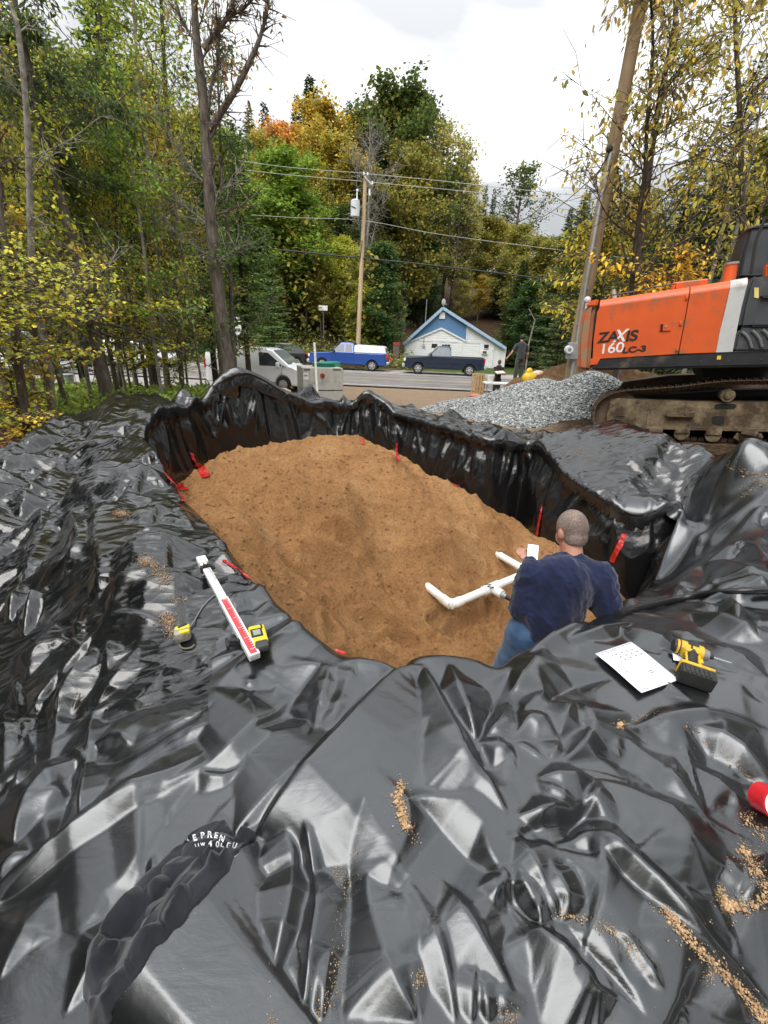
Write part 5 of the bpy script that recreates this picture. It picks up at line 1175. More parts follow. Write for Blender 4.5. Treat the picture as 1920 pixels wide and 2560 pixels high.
# ================================================================== excavator
ORANGE = mat('orange_machine_paint', (.66, .105, .022), .38, var=.08, scale=3, dirt=(.25, .13, .06), dirtamt=.25, dscale=2.5)
ORANGE_D = mat('dusty_orange_counterweight', (.55, .10, .03), .6, var=.15, scale=3, dirt=(.27, .19, .10), dirtamt=.95, dscale=3)
BLACKP = mat('satin_black_machine_paint', (.022, .023, .026), .42, var=.2, dirt=(.09, .075, .055), dirtamt=.25)
GREYP = mat('dark_grey_machine_plastic', (.055, .06, .068), .45, var=.15, dirt=(.12, .1, .08), dirtamt=.2)
SILVER = mat('silver_grey_stripe', (.52, .53, .52), .4, var=.06, dirt=(.3, .27, .22), dirtamt=.2)
MUD = mat('muddy_track_frame', (.26, .20, .12), .85, var=.35, scale=6, bump=.9, dirt=(.07, .045, .025), dirtamt=.85, dscale=3.2)
RUST = mat('rusty_track_link', (.16, .105, .065), .8, var=.35, scale=12, bump=.5, dirt=(.06, .045, .03), dirtamt=.6)
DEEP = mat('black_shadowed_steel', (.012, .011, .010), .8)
RUBBER = mat('tyre_rubber', (.02, .02, .02), .85, var=.25)
CHROME = mat('brushed_alloy', (.62, .62, .62), .3, .7, var=.08)
WHITEP = mat('white_vehicle_paint', (.86, .87, .88), .3, var=.03, coat=.5)
DARKTRIM = mat('black_plastic_trim', (.02, .02, .022), .6)
GLASS = glass_mat(); GLASS2 = glass_mat('pale_window_glass', (.16, .19, .19)); REDL = mat('red_tail_lamp', (.5, .02, .02), .2); CLEARL = mat('clear_head_lamp', (.75, .75, .72), .15)
DECALK = mat('black_decal', (.015, .015, .015), .5); DECALW = mat('white_decal', (.75, .75, .73), .5, dirt=(.4, .38, .34), dirtamt=.3)
yl, yr = 8.2, 7.1
A_ = P(1475, 930, Y=yl); B_ = P(1920, 912, Y=yr); BP = Plane(A_, B_)
ex = empty_at('excavator', BP.M, 'orange tracked excavator with black skirt parked on the mud at the right', 'excavator')
def z2(l): return [(1420+a/3.318, 640+b/3.318) for a, b in l]
def slab(name, pix, m, y0=0, y1=1.0, parent=None, bevel=.012, plane=None, smooth=True):
    b = MB(); pl = plane or BP; b.prism(pl.poly(pix, y0), 'y', y0, y1); return b.build(name, m, parent or ex, bevel=bevel, smooth=smooth)
# engine cover body: rounded top shoulder made by stacking the outline
def shoulder(name, pix, top, m, y0, y1, rr=.16, rise=.12):
    """side panel whose top edge rolls over to the flat top; pix side outline (without the roll), top: two pixel points of the roll's foot"""
    b = MB(); o = BP.poly(pix, y0); b.prism(o, 'y', y0, y0+.05)
    (x0, z0), (x1, z1) = BP.poly(top, y0); n = 7; prev = None
    for k in range(n+1):
        t = k/n*PI/2; yy = y0+rr*(1-math.cos(t)); dz = rise*math.sin(t); a = b.bm.verts.new((x0+.0*k, yy, z0+dz)); c = b.bm.verts.new((x1, yy, z1+dz))
        if prev: b.bm.faces.new((prev[0], prev[1], c, a))
        prev = (a, c)
    a = b.bm.verts.new((x0, y1, z0+rise)); c = b.bm.verts.new((x1, y1, z1+rise)); b.bm.faces.new((prev[0], prev[1], c, a))
    return b.build(name, m, ex, smooth=True)
slab('counterweight', z2([(75,935),(80,700),(110,480),(140,420),(200,375),(258,358),(225,450),(198,700),(178,960),(100,950)]), ORANGE_D, .02, 2.3, bevel=.09)
slab('counterweight_cap', z2([(140,425),(165,385),(215,362),(262,352),(235,425)]), ORANGE, .0, .5, bevel=.03)
shoulder('engine_door', z2([(205,855),(212,700),(242,470),(262,425),(640,370),(1003,318),(960,560),(912,812)]), z2([(262,424),(1003,318)]), ORANGE, .0, 2.2)
shoulder('pump_door', z2([(921,811),(968,560),(1012,317),(1340,268),(1290,480),(1225,800)]), z2([(1012,317),(1342,268)]), ORANGE, .0, 2.2)
shoulder('grey_stripe', z2([(1227,800),(1262,620),(1300,460),(1344,267),(1485,243),(1440,420),(1395,640),(1365,794)]), z2([(1344,267),(1487,243)]), SILVER, -.002, 2.2)
slab('inner_body', z2([(200,850),(220,480),(262,440),(1340,285),(1400,280),(1300,790)]), DEEP, .03, 2.1, bevel=0)
slab('tool_box', z2([(1412,600),(1440,440),(1487,250),(1520,175),(1590,155),(1720,190),(1720,600)]), GREYP, .0, 1.0, bevel=.05)
slab('tool_box_lid', z2([(1512,588),(1530,535),(1580,520),(1760,500),(1760,585)]), GREYP, -.05, .3, bevel=.03)
slab('tool_box_label', z2([(1545,262),(1582,262),(1582,350),(1545,345)]), mat('yellow_label', (.75, .62, .2), .5), -.012, .0, bevel=0)
slab('step_panel', z2([(1372,792),(1400,640),(1425,600),(1760,585),(1760,790)]), GREYP, -.02, .4, bevel=.03)
for k in range(4):
    b = MB(); pts = BP.poly(z2([(1440+85*k+dx, 628+dy-8*k) for dx, dy in ((0, 0), (35, 30), (62, 70), (82, 135))]), -.02); b.tube([(x, -.035, z) for x, z in pts], .022, 8); b.build('step_tread', mat('worn_grey_rubber', (.13, .135, .14), .5), ex, smooth=True)
slab('side_skirt', z2([(205,862),(240,850),(912,822),(1240,805),(1760,790),(1760,915),(1000,930),(210,950),(186,930)]), BLACKP, -.02, 1.9, bevel=.045)
slab('skirt_corner', z2([(186,850),(272,846),(240,898),(184,905)]), ORANGE, -.03, .0, bevel=0)
slab('turntable', z2([(1110,915),(1760,900),(1760,1010),(1125,1010)]), DEEP, .5, 1.8, bevel=0)
slab('belly_plate', z2([(420,920),(1760,900),(1760,925),(420,940)]), DEEP, .05, 2.2, bevel=0)
lt = slab('door_latch', z2([(768,560),(862,550),(852,620),(762,625)]), ORANGE, -.022, .0, bevel=.006)
slab('latch_recess', z2([(770,565),(790,562),(786,618),(766,620)]), DEEP, -.026, -.0221, parent=lt, bevel=0); 
b = MB(); c_ = BP.q(*z2([(812,585)])[0]); b.bar((c_[0], -.035, c_[1]), (c_[0], -.02, c_[1]), .014, seg=12); b.build('lock', CHROME, lt)
slab('caution_label', z2([(1237,828),(1270,826),(1268,858),(1234,860)]), mat('yellow_sticker', (.72, .5, .05), .5), -.026, -.0205, bevel=0)
# exhaust, mirror, camera and filler on the deck
def at_plane(px, py, y): x, z = BP.q(px, py, y); return Vector((x, y, z))
b = MB(); p = at_plane(*z2([(1335,195)])[0], .9); b.bar(p-Vector((0,0,.3)), p+Vector((0,0,.22)), .105, .085, 14); b.build('exhaust_box', ORANGE, ex, smooth=True)
b = MB(); b.bar(p+Vector((0,0,.22)), p+Vector((0,0,.25)), .1, .1, 14); b.build('exhaust_cap', CHROME, ex)
b = MB(); p = at_plane(*z2([(1000,235)])[0], .9); b.box(p-Vector((0, 0, .02)), (.5, .4, .12), bev=.02); b.build('deck_hatch', ORANGE, ex)
b = MB(); p = at_plane(*z2([(160,365)])[0], .5); b.sphere(p, .06); b.bar(p, p-Vector((0,0,.15)), .03); b.build('rear_camera', mat('pale_camera_shell', (.6,.6,.6), .4), ex, smooth=True)
b = MB(); p = at_plane(*z2([(398,310)])[0], .8); b.bar(p-Vector((0,0,.15)), p+Vector((-.05,0,.07)), .05, .03, 10); b.build('exhaust_stub', mat('grey_pipe', (.35,.34,.32), .5), ex, smooth=True)
# cab
cabp = lambda l, y: BP.poly([(1420+a/3.318, 640+b/3.318) for a, b in l], y)
b = MB(); b.prism(cabp([(1395,185),(1440,-40),(1500,-230),(1560,-250),(2300,-330),(2300,185)], 1.35), 'y', 1.35, 2.3); cab = b.build('cab', DARKTRIM, ex, bevel=.04)
b = MB(); b.prism(cabp([(1440,160),(1475,-30),(1525,-205),(1900,-240),(1900,160)], 1.34), 'y', 1.335, 1.348); b.build('cab_window', GLASS, cab)
b = MB(); b.prism(cabp([(1950,160),(1950,-245),(2200,-270),(2200,160)], 1.34), 'y', 1.335, 1.348); b.build('cab_window', GLASS, cab)
b = MB(); b.prism(cabp([(1480,-232),(1560,-262),(2300,-345),(2300,-320),(1560,-240)], 1.3), 'y', 1.3, 2.35); b.build('cab_roof', mat('grey_cab_roof', (.2,.2,.2), .5), cab, bevel=.02)
b = MB(); p0 = at_plane(*z2([(1515,150)])[0], .7); p1 = at_plane(*z2([(1560,-130)])[0], .7); p2 = at_plane(*z2([(1640,-330)])[0], .7); b.tube([p0, p1, p2], .022, 8); b.build('grab_rail', DARKTRIM, ex, smooth=True)
b = MB(); b.prism(cabp([(1600,330),(1620,350),(1760,340),(1760,310)], -.05), 'y', -.06, .1); b.build('mirror_arm', DARKTRIM, ex)
b = MB(); b.prism(cabp([(1640,180),(1650,60),(1760,60),(1760,190)], .4), 'y', .4, .6); b.build('boom_foot', ORANGE, ex, bevel=.02)
# lettering
def decal(body, px, py, hpx, m, shear=0, sp=1.0, off=.004, w=1.0, parent=ex):
    x, z = BP.q(px, py); _, z_ = BP.q(px, py-hpx); size = (z_-z)/.7
    mw = Matrix(((w, 0, 0, x), (0, 0, -1, -.004), (0, 1, 0, z), (0, 0, 0, 1))); tilt = Matrix.Rotation(math.radians(-2.0), 4, 'Y')
    T = Matrix.Translation((x, 0, z)) @ tilt @ Matrix.Translation((-x, 0, -z))
    o = text_mesh('lettering', body, size, m, (0, 0, 0), T @ mw, parent, .002, shear, off, sp); return o
def z2p(a, b): return z2([(a, b)])[0]
decal('ZA', *z2p(244, 720), 24.5, DECALK, .12, .92, .007, 1.08)
decal('X', *z2p(372, 714), 29, DECALW, .3, 1, .006, .95)
decal('IS', *z2p(470, 708), 25.5, DECALK, .12, .95, .007, 1.16)
decal('160', *z2p(256, 812), 24, DECALW, .05, .98, .003, 1.14)
decal('LC-3', *z2p(448, 806), 14, DECALK, .05, 1.0, .006, 1.35)
# undercarriage
TY = 7.6; gzz = 2.6-.2136*TY
TP = Plane(P(1672, 1078, Y=7.75), P(1920, 1086, Y=7.1))
TX0 = TP.q(1487, 1040)[0]
def t1(l): return [(1440+a/3.456, 900+b/3.456) for a, b in l]
Mi = ex.matrix_world.inverted() @ TP.M
def tpart(b, name, m, parent=ex, **k):
    o = b.build(name, m, parent, **k)
    if parent is ex: o.matrix_basis = Mi
    return o
def tslab(name, pix, m, y0, y1, bevel=.01, parent=ex): b = MB(); b.prism(TP.poly(pix, y0), 'y', y0, y1); return tpart(b, name, m, parent, bevel=bevel, smooth=True)
fr = tslab('track_frame', t1([(262,590),(268,470),(300,350),(360,330),(640,345),(1200,370),(2600,380),(2600,640),(1200,612),(600,592),(530,645),(300,612)]), MUD, .06, .5, .02)
tslab('frame_end_plate', t1([(262,590),(268,470),(300,350),(360,330),(640,380),(615,580),(530,645),(300,612)]), MUD, .03, .06, .006, fr)
tslab('frame_rib', t1([(625,395),(645,395),(625,582),(530,650),(520,640),(606,575)]), MUD, .01, .03, .004, fr)
tslab('frame_flange', t1([(610,575),(2600,618),(2600,645),(600,598)]), MUD, -.02, .06, .006, fr)
tslab('frame_slot', t1([(343,482),(418,485),(418,493),(343,492)]), DEEP, .024, .030, 0, fr)
tslab('step_bracket', t1([(782,460),(1030,455),(1028,500),(785,492)]), MUD, -.05, .06, .01, fr)
tslab('frame_opening', t1([(1180,495),(1200,485),(1275,487),(1285,500),(1280,550),(1265,560),(1195,555),(1178,540)]), DEEP, .05, .061, 0, fr)
tslab('frame_opening', t1([(1200,390),(1220,380),(1370,380),(1385,392),(1375,418),(1350,424),(1220,424),(1198,412)]), DEEP, .05, .061, 0, fr)
tslab('dark_inside', t1([(280,600),(300,330),(2600,200),(2600,760),(560,700)]), DEEP, .50, .7, 0, fr)
c = TP.q(*t1([(1312,308)])[0], 0); b = MB(); b.bar((c[0], -.02, c[1]), (c[0], .4, c[1]), .10, .10, 20); b.bar((c[0], -.05, c[1]), (c[0], -.02, c[1]), .05, .06, 12); tpart(b, 'carrier_roller', MUD, fr, smooth=True)
for k, (a, b_) in enumerate([(685,625),(915,635),(1185,650),(1490,665),(1800,680),(2120,695)]):
    c = TP.q(*t1([(a, b_)])[0], 0); b = MB(); b.bar((c[0], .0, c[1]), (c[0], .4, c[1]), .115, .115, 20); b.box((c[0], -.005, c[1]+.05), (.22, .05, .09), bev=.012); tpart(b, 'bottom_roller', MUD, fr, smooth=True)
tslab('roller_guard', t1([(1368,672),(1400,690),(1590,692),(1612,672),(1600,640),(1588,640),(1570,700),(1560,728),(1440,722),(1400,700),(1412,640),(1398,636)]), MUD, -.04, .0, .01, fr)
# track shoes round the loop
loop = TP.poly(t1([(180,600),(160,520),(165,440),(200,370),(290,305),(420,272),(640,255),(900,235),(1130,205),(1400,185),(2000,178),(2700,172)]), 0)
loop2 = crs(np.array([(x, 0, z) for x, z in loop]), 20); sl_ = np.r_[0, np.cumsum(np.linalg.norm(np.diff(loop2, axis=0), axis=1))]
pitch = .105; sh = MB(); sh.box((0, .30, -.012), (.098, .62, .018)); sh.box((-.035, .30, -.03), (.014, .62, .035)); sh.box((.0, .30, -.028), (.012, .62, .026)); 
shoe = sh.build('track_shoe', RUST, fr); shoe_me = shoe.data; first = True
lk = MB(); lk.box((0, .22, .04), (.09, .05, .07), bev=.012); lk.box((0, .40, .04), (.09, .05, .07), bev=.012); lk.bar((.03, .2, .04), (.03, .45, .04), .02, seg=8); link_ = lk.build('track_link', RUST, fr); link_me = link_.data
def place_track(o, pos, tan, nrm):
    o.matrix_basis = Matrix(((tan.x, 0, nrm.x, pos[0]), (0, 1, 0, pos[1]), (tan.z, 0, nrm.z, pos[2]), (0, 0, 0, 1)))
s = 0; ns = 0
while s < sl_[-1]-.1:
    p = np.array([np.interp(s, sl_, loop2[:, k]) for k in range(3)]); q_ = np.array([np.interp(s+.02, sl_, loop2[:, k]) for k in range(3)]); t_ = Vector(q_-p).normalized(); nrm = Vector((t_.z, 0, -t_.x))
    a = shoe if ns == 0 else bpy.data.objects.new('track_shoe', shoe_me); c = link_ if ns == 0 else bpy.data.objects.new('track_link', link_me)
    for o in (a, c):
        if ns: COL.objects.link(o); o.parent = fr
        place_track(o, (p[0], .0, p[2]), t_, nrm)
    s += pitch; ns += 1
zb_ = TP.q(1800, 1108)[1]-.0
for k in range(34):
    for me_, nm in ((shoe_me, 'track_shoe'), (link_me, 'track_link')):
        o = bpy.data.objects.new(nm, me_); COL.objects.link(o); o.parent = fr; place_track(o, (TX0+.35+k*.107, 0, zb_-.02), Vector((-1, 0, 0)), Vector((0, 0, 1)))
# idler wheel and the far track
b = MB(); c = TP.q(*t1([(330,450)])[0], .2); b.bar((c[0], .15, c[1]), (c[0], .45, c[1]), .40, .40, 28); tpart(b, 'idler_wheel', RUST, fr, smooth=True)
b = MB(); l2_ = [(x+TX0, z+.1) for x, z in [(.35, -.1), (.15, .3), (.35, .62), (1.2, .74), (4.6, .8), (4.6, -.3), (.5, -.3)]]; b.prism(l2_, 'y', 2.05, 2.65); tpart(b, 'far_track', RUST, ex)
b = MB(); b.prism([(TX0+1.2,.0),(TX0+4.2,.0),(TX0+4.2,.65),(TX0+1.2,.5)], 'y', .5, 2.05); tpart(b, 'centre_frame', DEEP, ex)
# ================================================================== vehicles
def loft_body(name, parent, m, st, W, belt, tuck, zb=.28, arches=(), arch_r=.38, nose=.12):
    """st: list of (x, z_top); W width; above 'belt' the sides lean in by 'tuck' at the highest point"""
    st = sorted(st); xs = sorted(set(list(np.linspace(st[0][0], st[-1][0], 70))+[s_[0] for s_ in st])); top = np.interp(xs, [s_[0] for s_ in st], [s_[1] for s_ in st]); H = max(top); x0, x1 = xs[0], xs[-1]
    rows = []
    for x, zt in zip(xs, top):
        b_ = zb
        for ax in arches:
            d = abs(x-ax)
            if d < arch_r: b_ = max(b_, .02+math.sqrt(arch_r**2-d*d)+.33)
        e = min(x-x0, x1-x); k = 1-nose*(1-min(1, e/.35))**2; w = W/2*k
        bl = min(belt, zt-.04); b_ = min(b_, bl-.06)
        def yy(z): return w-tuck*max(0, (z-belt))/max(.01, H-belt)
        yt = yy(zt)
        rows.append([(x, w*.93, b_), (x, w*.99, b_+.05), (x, w, (b_+bl)/2), (x, w*.985, bl-.04), (x, yy(bl), bl), (x, yy(zt-.05), zt-.05), (x, yt-.03, zt-.012), (x, yt-.10, zt), (x, 0, zt+.012)])
    R_ = np.array(rows); L = R_.copy()[:, ::-1]; L[:, :, 1] *= -1; full = np.concatenate([R_, L[:, 1:]], 1)
    me, _ = grid_mesh(name, full[:, :, 0], full[:, :, 1], full[:, :, 2]); bm = bmesh.new(); bm.from_mesh(me); bmesh.ops.holes_fill(bm, edges=[e for e in bm.edges if e.is_boundary], sides=0); bmesh.ops.recalc_face_normals(bm, faces=bm.faces); bm.to_mesh(me); bm.free()
    o = link_mesh(name, me, parent, m); me.polygons.foreach_set('use_smooth', [True]*len(me.polygons)); me.set_sharp_from_angle(angle=.6)
    return (lambda z, W=W, tuck=tuck, belt=belt, H=H: W/2-tuck*max(0, z-belt)/(H-belt))
def side_patch(name, parent, m, poly, yf, both=True, off=.006, thick=.01):
    for s_ in ((1, -1) if both else (1,)):
        b = MB(); A = [b.bm.verts.new((x, s_*(yf(z)+off), z)) for x, z in poly]; B = [b.bm.verts.new((x, s_*(yf(z)+off-thick), z)) for x, z in poly]; n = len(A)
        b.bm.faces.new(A); b.bm.faces.new(B[::-1]); [b.bm.faces.new((A[i], B[i], B[(i+1) % n], A[(i+1) % n])) for i in range(n)]; b.build(name, m, parent)
def cross_patch(name, parent, m, p0, p1, w0, w1, off=.008):
    (x0, z0), (x1, z1) = p0, p1; d = Vector((x1-x0, 0, z1-z0)).normalized(); n = Vector((-d.z, 0, d.x)); n = n if n.z > 0 else -n; b = MB(); o = n*off
    P4 = [Vector((x0, -w0, z0))+o, Vector((x0, w0, z0))+o, Vector((x1, w1, z1))+o, Vector((x1, -w1, z1))+o]; A = [b.bm.verts.new(p) for p in P4]; B = [b.bm.verts.new(p-n*.01) for p in P4]
    b.bm.faces.new(A); b.bm.faces.new(B[::-1]); [b.bm.faces.new((A[i], B[i], B[(i+1) % 4], A[(i+1) % 4])) for i in range(4)]; b.build(name, m, parent)
def wheel(parent, x, y, r=.36, w=.24, rim=None, spokes=6):
    s_ = 1 if y > 0 else -1; b = MB(); b.bar((0, -w/2, 0), (0, w/2, 0), r, r, 28); o = b.build('wheel', RUBBER, parent, bevel=.03, smooth=True); o.location = (x, y, r)
    b = MB(); b.bar((0, s_*(w/2-.02), 0), (0, s_*(w/2+.004), 0), r*.64, r*.62, 24); ri = b.build('rim', DARKTRIM, o, smooth=True)
    b = MB()
    for k in range(spokes):
        a = 2*PI*k/spokes; b.bar((0, s_*(w/2+.012), 0), (r*.58*math.cos(a), s_*(w/2+.008), r*.58*math.sin(a)), .06, .045, 6)
    b.bar((0, s_*(w/2), 0), (0, s_*(w/2+.022), 0), .07, .06, 12)
    for k in range(24):
        a = 2*PI*k/24; a2 = 2*PI*(k+1)/24; b.bar((r*.6*math.cos(a), s_*(w/2+.006), r*.6*math.sin(a)), (r*.6*math.cos(a2), s_*(w/2+.006), r*.6*math.sin(a2)), .022, seg=5)
    b.build('hub_spokes', rim or CHROME, o); return o
def seam(parent, pts, yf, m=DARKTRIM, name='door_seam'):
    for s_ in (1, -1):
        b = MB(); b.tube([(x, s_*(yf(z)+.002), z) for x, z in pts], .009, 5); b.build(name, m, parent)
def boxpart(name, parent, m, c, d, bev=.01): b = MB(); b.box(c, d, bev=bev); return b.build(name, m, parent, smooth=True)
def pickup(name, label, X, Y, rz, paint, L=5.8, H=1.92, cap=None, chrome=CHROME, rimm=None, gl=GLASS):
    t = thing(name, label, 'pickup truck', (X, Y, max(tz(X, Y), .0)+.02), rz); f = L/2; W = 2.0; wb = L*.62; ax = (-wb/2-.05, wb/2+.05-.0)
    st = [(-f,.98),(-f+.02,1.26),(-f*.17-.02,1.27),(-f*.165,1.32),(-f*.15,H-.06),(-f*.06,H),(f*.16,H-.01),(f*.40,1.30),(f*.44,1.27),(f*.93,1.17),(f-.03,1.0),(f,.72)]
    yf = loft_body('body', t, paint, st, W, 1.27, .26, .42, ax, .46)
    g = [(-f*.12,1.34),(-f*.115,H-.13),(f*.045,H-.12),(f*.045,1.34)]; side_patch('window', t, gl, g, yf)
    side_patch('window', t, gl, [(f*.075,1.34),(f*.075,H-.12),(f*.165,H-.14),(f*.355,1.34)], yf)
    cross_patch('windscreen', t, gl, (f*.185,H-.06), (f*.385,1.36), .72, .86); cross_patch('rear_window', t, gl, (-f*.152,H-.12), (-f*.164,1.38), .68, .8)
    seam(t, [(f*.06,1.9),(f*.06,.62)], yf); seam(t, [(f*.40,1.28),(f*.39,.62)], yf); seam(t, [(-f*.14,1.8),(-f*.13,.62)], yf); seam(t, [(-f*.175,1.26),(-f*.175,.6)], yf)
    for s_ in (1, -1):
        boxpart('door_handle', t, paint, (f*.11, s_*1.005, 1.16), (.16, .04, .035)); boxpart('door_handle', t, paint, (-f*.09, s_*1.005, 1.16), (.16, .04, .035))
        boxpart('mirror', t, DARKTRIM, (f*.33, s_*1.12, 1.36), (.14, .2, .2), .03); boxpart('headlight', t, CLEARL, (f-.09, s_*.80, .98), (.22, .28, .2), .03); boxpart('tail_light', t, REDL, (-f+.02, s_*.90, 1.08), (.1, .14, .34), .02)
        boxpart('side_step', t, DARKTRIM, (f*.02, s_*.94, .40), (2.3, .14, .06), .02)
        for a in ax: wheel(t, a, s_*.88, .385, .26, rimm)
    boxpart('front_bumper', t, chrome, (f+.02, 0, .58), (.22, 1.9, .24), .05); boxpart('rear_bumper', t, chrome, (-f-.08, 0, .62), (.2, 1.85, .18), .04); boxpart('grille', t, DARKTRIM, (f-.0, 0, .95), (.07, 1.2, .3), .02)
    boxpart('underbody', t, DEEP, (0, 0, .55), (L*.9, 1.5, .35), 0); boxpart('licence_plate', t, WHITEP, (-f-.16, 0, .75), (.02, .3, .16), 0)
    if cap:
        b = MB(); v = b.prism([(-f*.985,1.28),(-f*.93,1.72),(-f*.90,1.80),(-f*.20,1.84),(-f*.175,1.80),(-f*.175,1.28)], 'y', -.95, .95)
        for q in v:
            if q.co.z > 1.5: q.co.y *= .88
        b.build('bed_cap', cap, t, bevel=.05, smooth=True)
        cross_patch('cap_window', t, gl, (-f*.945,1.68), (-f*.98,1.36), .72, .8, .03)
    else:
        boxpart('bed_floor', t, DEEP, (-f*.58, 0, 1.285), (f*.78, 1.72, .02), 0)
    return t
# blue truck with white cap (faces left), dark blue truck (faces left)
p0 = P(803, 908, z=.1); p1 = P(916, 924, z=.1); sy = 34.6
BLUE = mat('metallic_blue_paint', (.022, .085, .36), .28, .3, var=.05, coat=.8); NAVY = mat('dark_navy_paint', (.012, .024, .052), .28, .3, var=.05, coat=.8)
mB = P(874, 918, Y=36.3); blue = pickup('pickup_truck', 'bright blue pickup with white bed cap parked on the far shoulder, nose left', mB.x, 36.0, PI-.10, BLUE, 6.1, 2.0, cap=mat('white_fibreglass', (.75,.75,.74), .4), gl=GLASS)
mN = P(1106, 935, Y=35.0); navy = pickup('pickup_truck', 'dark navy pickup parked in front of the blue roofed house', mN.x, 35.0, PI-.06, NAVY, 6.0, 2.0, gl=GLASS2)
boxpart('ladder_box', None, mat('red_plastic_can', (.55,.06,.04), .5), (0,0,.12), (.3,.25,.24), .03).location = (blue.location.x+3.25, blue.location.y-.1, blue.location.z+.72)
o = COL.objects['ladder_box']; o.name = 'fuel_can'; tag(o, 'red plastic can on the rear step of the blue pickup', 'fuel can')
# white compact van (faces right)
def van(name, label, X, Y, rz, L=4.75, H=1.86, mirror=True):
    t = thing(name, label, 'van', (X, Y, tz(X, Y)+.01), rz); f = L/2; W = 1.75; ax = (-f+.85, f-.90)
    st = [(-f,.7),(-f+.03,1.55),(-f+.15,H-.05),(-f+.5,H),(f*.25,H),(f*.40,H-.06),(f*.74,1.17),(f*.80,1.12),(f*.93,.98),(f-.03,.82),(f,.6)]
    yf = loft_body('body', t, WHITEP, st, W, 1.1, .17, .28, ax, .38)
    side_patch('window', t, GLASS, [(f*.16,1.12),(f*.14,H-.17),(f*.33,H-.19),(f*.60,1.20),(f*.60,1.12)], yf)
    side_patch('quarter_window', t, GLASS, [(f*.615,1.11),(f*.615,1.17),(f*.70,1.08)], yf)
    cross_patch('windscreen', t, GLASS2, (f*.42,H-.07), (f*.72,1.2), .62, .74, .012)
    seam(t, [(f*.13,H-.12),(f*.13,.42)], yf); seam(t, [(f*.62,1.1),(f*.60,.8),(f*.52,.42),(f*.14,.4)], yf); seam(t, [(-f*.38,H-.12),(-f*.38,.42),(f*.12,.4)], yf)
    for s_ in (1, -1):
        boxpart('mirror', t, WHITEP, (f*.55, s_*.99, 1.18), (.16, .16, .24), .05); boxpart('headlight', t, CLEARL, (f*.90, s_*.66, .88), (.34, .2, .16), .04); boxpart('indicator', t, mat('amber_lamp', (.8,.3,.03), .3), (f*.80, s_*.78, .90), (.14, .08, .09), .02)
        boxpart('door_handle', t, WHITEP, (f*.20, s_*.885, 1.0), (.16, .03, .04), .01); boxpart('tail_light', t, REDL, (-f+.02, s_*.78, 1.1), (.08, .1, .4), .02)
        for a in ax: wheel(t, a, s_*.78, .32, .2, mat('steel_grey_hub', (.45,.45,.45), .4, .5), 8)
    boxpart('underbody', t, DEEP, (0, 0, .4), (L*.9, 1.3, .25), 0); boxpart('front_bumper', t, WHITEP, (f+.0, 0, .46), (.16, 1.5, .22), .06); boxpart('grille', t, DARKTRIM, (f*.985, 0, .62), (.05, .9, .12), .02); boxpart('fog_lamp', t, DARKTRIM, (f*.98, -.6, .42), (.05, .12, .1), .01)
    return t
mv = P(640, 974, z=.05); van('delivery_van', 'white compact van with sloping bonnet, just left of the concrete tank', mv.x+.0, mv.y+.9, math.radians(-9))
mv2 = P(20, 935, z=.05); van('delivery_van', 'white van seen through the trees at the far left edge', mv2.x-.9, mv2.y+1.2, math.radians(4), L=5.6, H=2.1)
# black suv (faces left), white car far left
def suv(name, label, cat, X, Y, rz, paint, L=4.6, H=1.68):
    t = thing(name, label, cat, (X, Y, tz(X, Y)+.01), rz); f = L/2; W = 1.85; ax = (-f+.92, f-.88)
    st = [(-f,.62),(-f+.02,.95),(-f+.10,1.12),(-f*.80,1.38),(-f*.66,H-.06),(-f*.4,H),(f*.05,H-.01),(f*.22,H-.1),(f*.52,1.08),(f*.60,1.04),(f*.92,.90),(f-.02,.75),(f,.5)]
    yf = loft_body('body', t, paint, st, W, 1.02, .22, .3, ax, .40)
    side_patch('window', t, GLASS2, [(f*.02,1.06),(f*.02,H-.13),(f*.20,H-.18),(f*.44,1.06)], yf); side_patch('window', t, GLASS, [(-f*.36,1.06),(-f*.34,H-.12),(-.0,H-.13),(-.0,1.06)], yf); side_patch('quarter_window', t, GLASS, [(-f*.70,1.18),(-f*.56,H-.17),(-f*.38,H-.13),(-f*.40,1.08)], yf)
    cross_patch('windscreen', t, GLASS, (f*.25,H-.1), (f*.50,1.12), .62, .74); cross_patch('rear_window', t, GLASS, (-f*.68,H-.14), (-f*.85,1.22), .6, .7)
    seam(t, [(f*.01,H-.1),(f*.01,.5)], yf); seam(t, [(f*.46,1.04),(f*.42,.5)], yf); seam(t, [(-f*.37,H-.1),(-f*.42,.7)], yf)
    for s_ in (1, -1):
        boxpart('mirror', t, paint, (f*.40, s_*1.0, 1.1), (.12, .18, .14), .03); boxpart('tail_light', t, REDL, (-f+.08, s_*.80, 1.0), (.2, .2, .16), .03); boxpart('headlight', t, CLEARL, (f*.93, s_*.74, .78), (.2, .2, .12), .03)
        for a in ax: wheel(t, a, s_*.82, .35, .22, None, 5)
        boxpart('roof_rail', t, CHROME, (-f*.1, s_*.62, H+.02), (L*.4, .03, .03), .008)
    boxpart('rear_bumper', t, mat('silver_trim', (.6,.6,.6), .3, .5), (-f+.0, 0, .5), (.14, 1.3, .14), .03); boxpart('underbody', t, DEEP, (0, 0, .42), (L*.9, 1.4, .25), 0)
    return t
BLACKC = mat('black_car_paint', (.012, .012, .014), .25, var=.05, coat=.8)
ms = P(697, 906, Y=37); suv('black_car', 'black sport utility car parked across the road behind the white van', 'car', ms.x, 36.8, PI+.30, BLACKC)
mw = P(322, 893, Y=30); suv('white_car', 'white car parked in the lot, glimpsed between the trunks', 'car', mw.x, 31, .05, WHITEP, 5.2, 1.7)
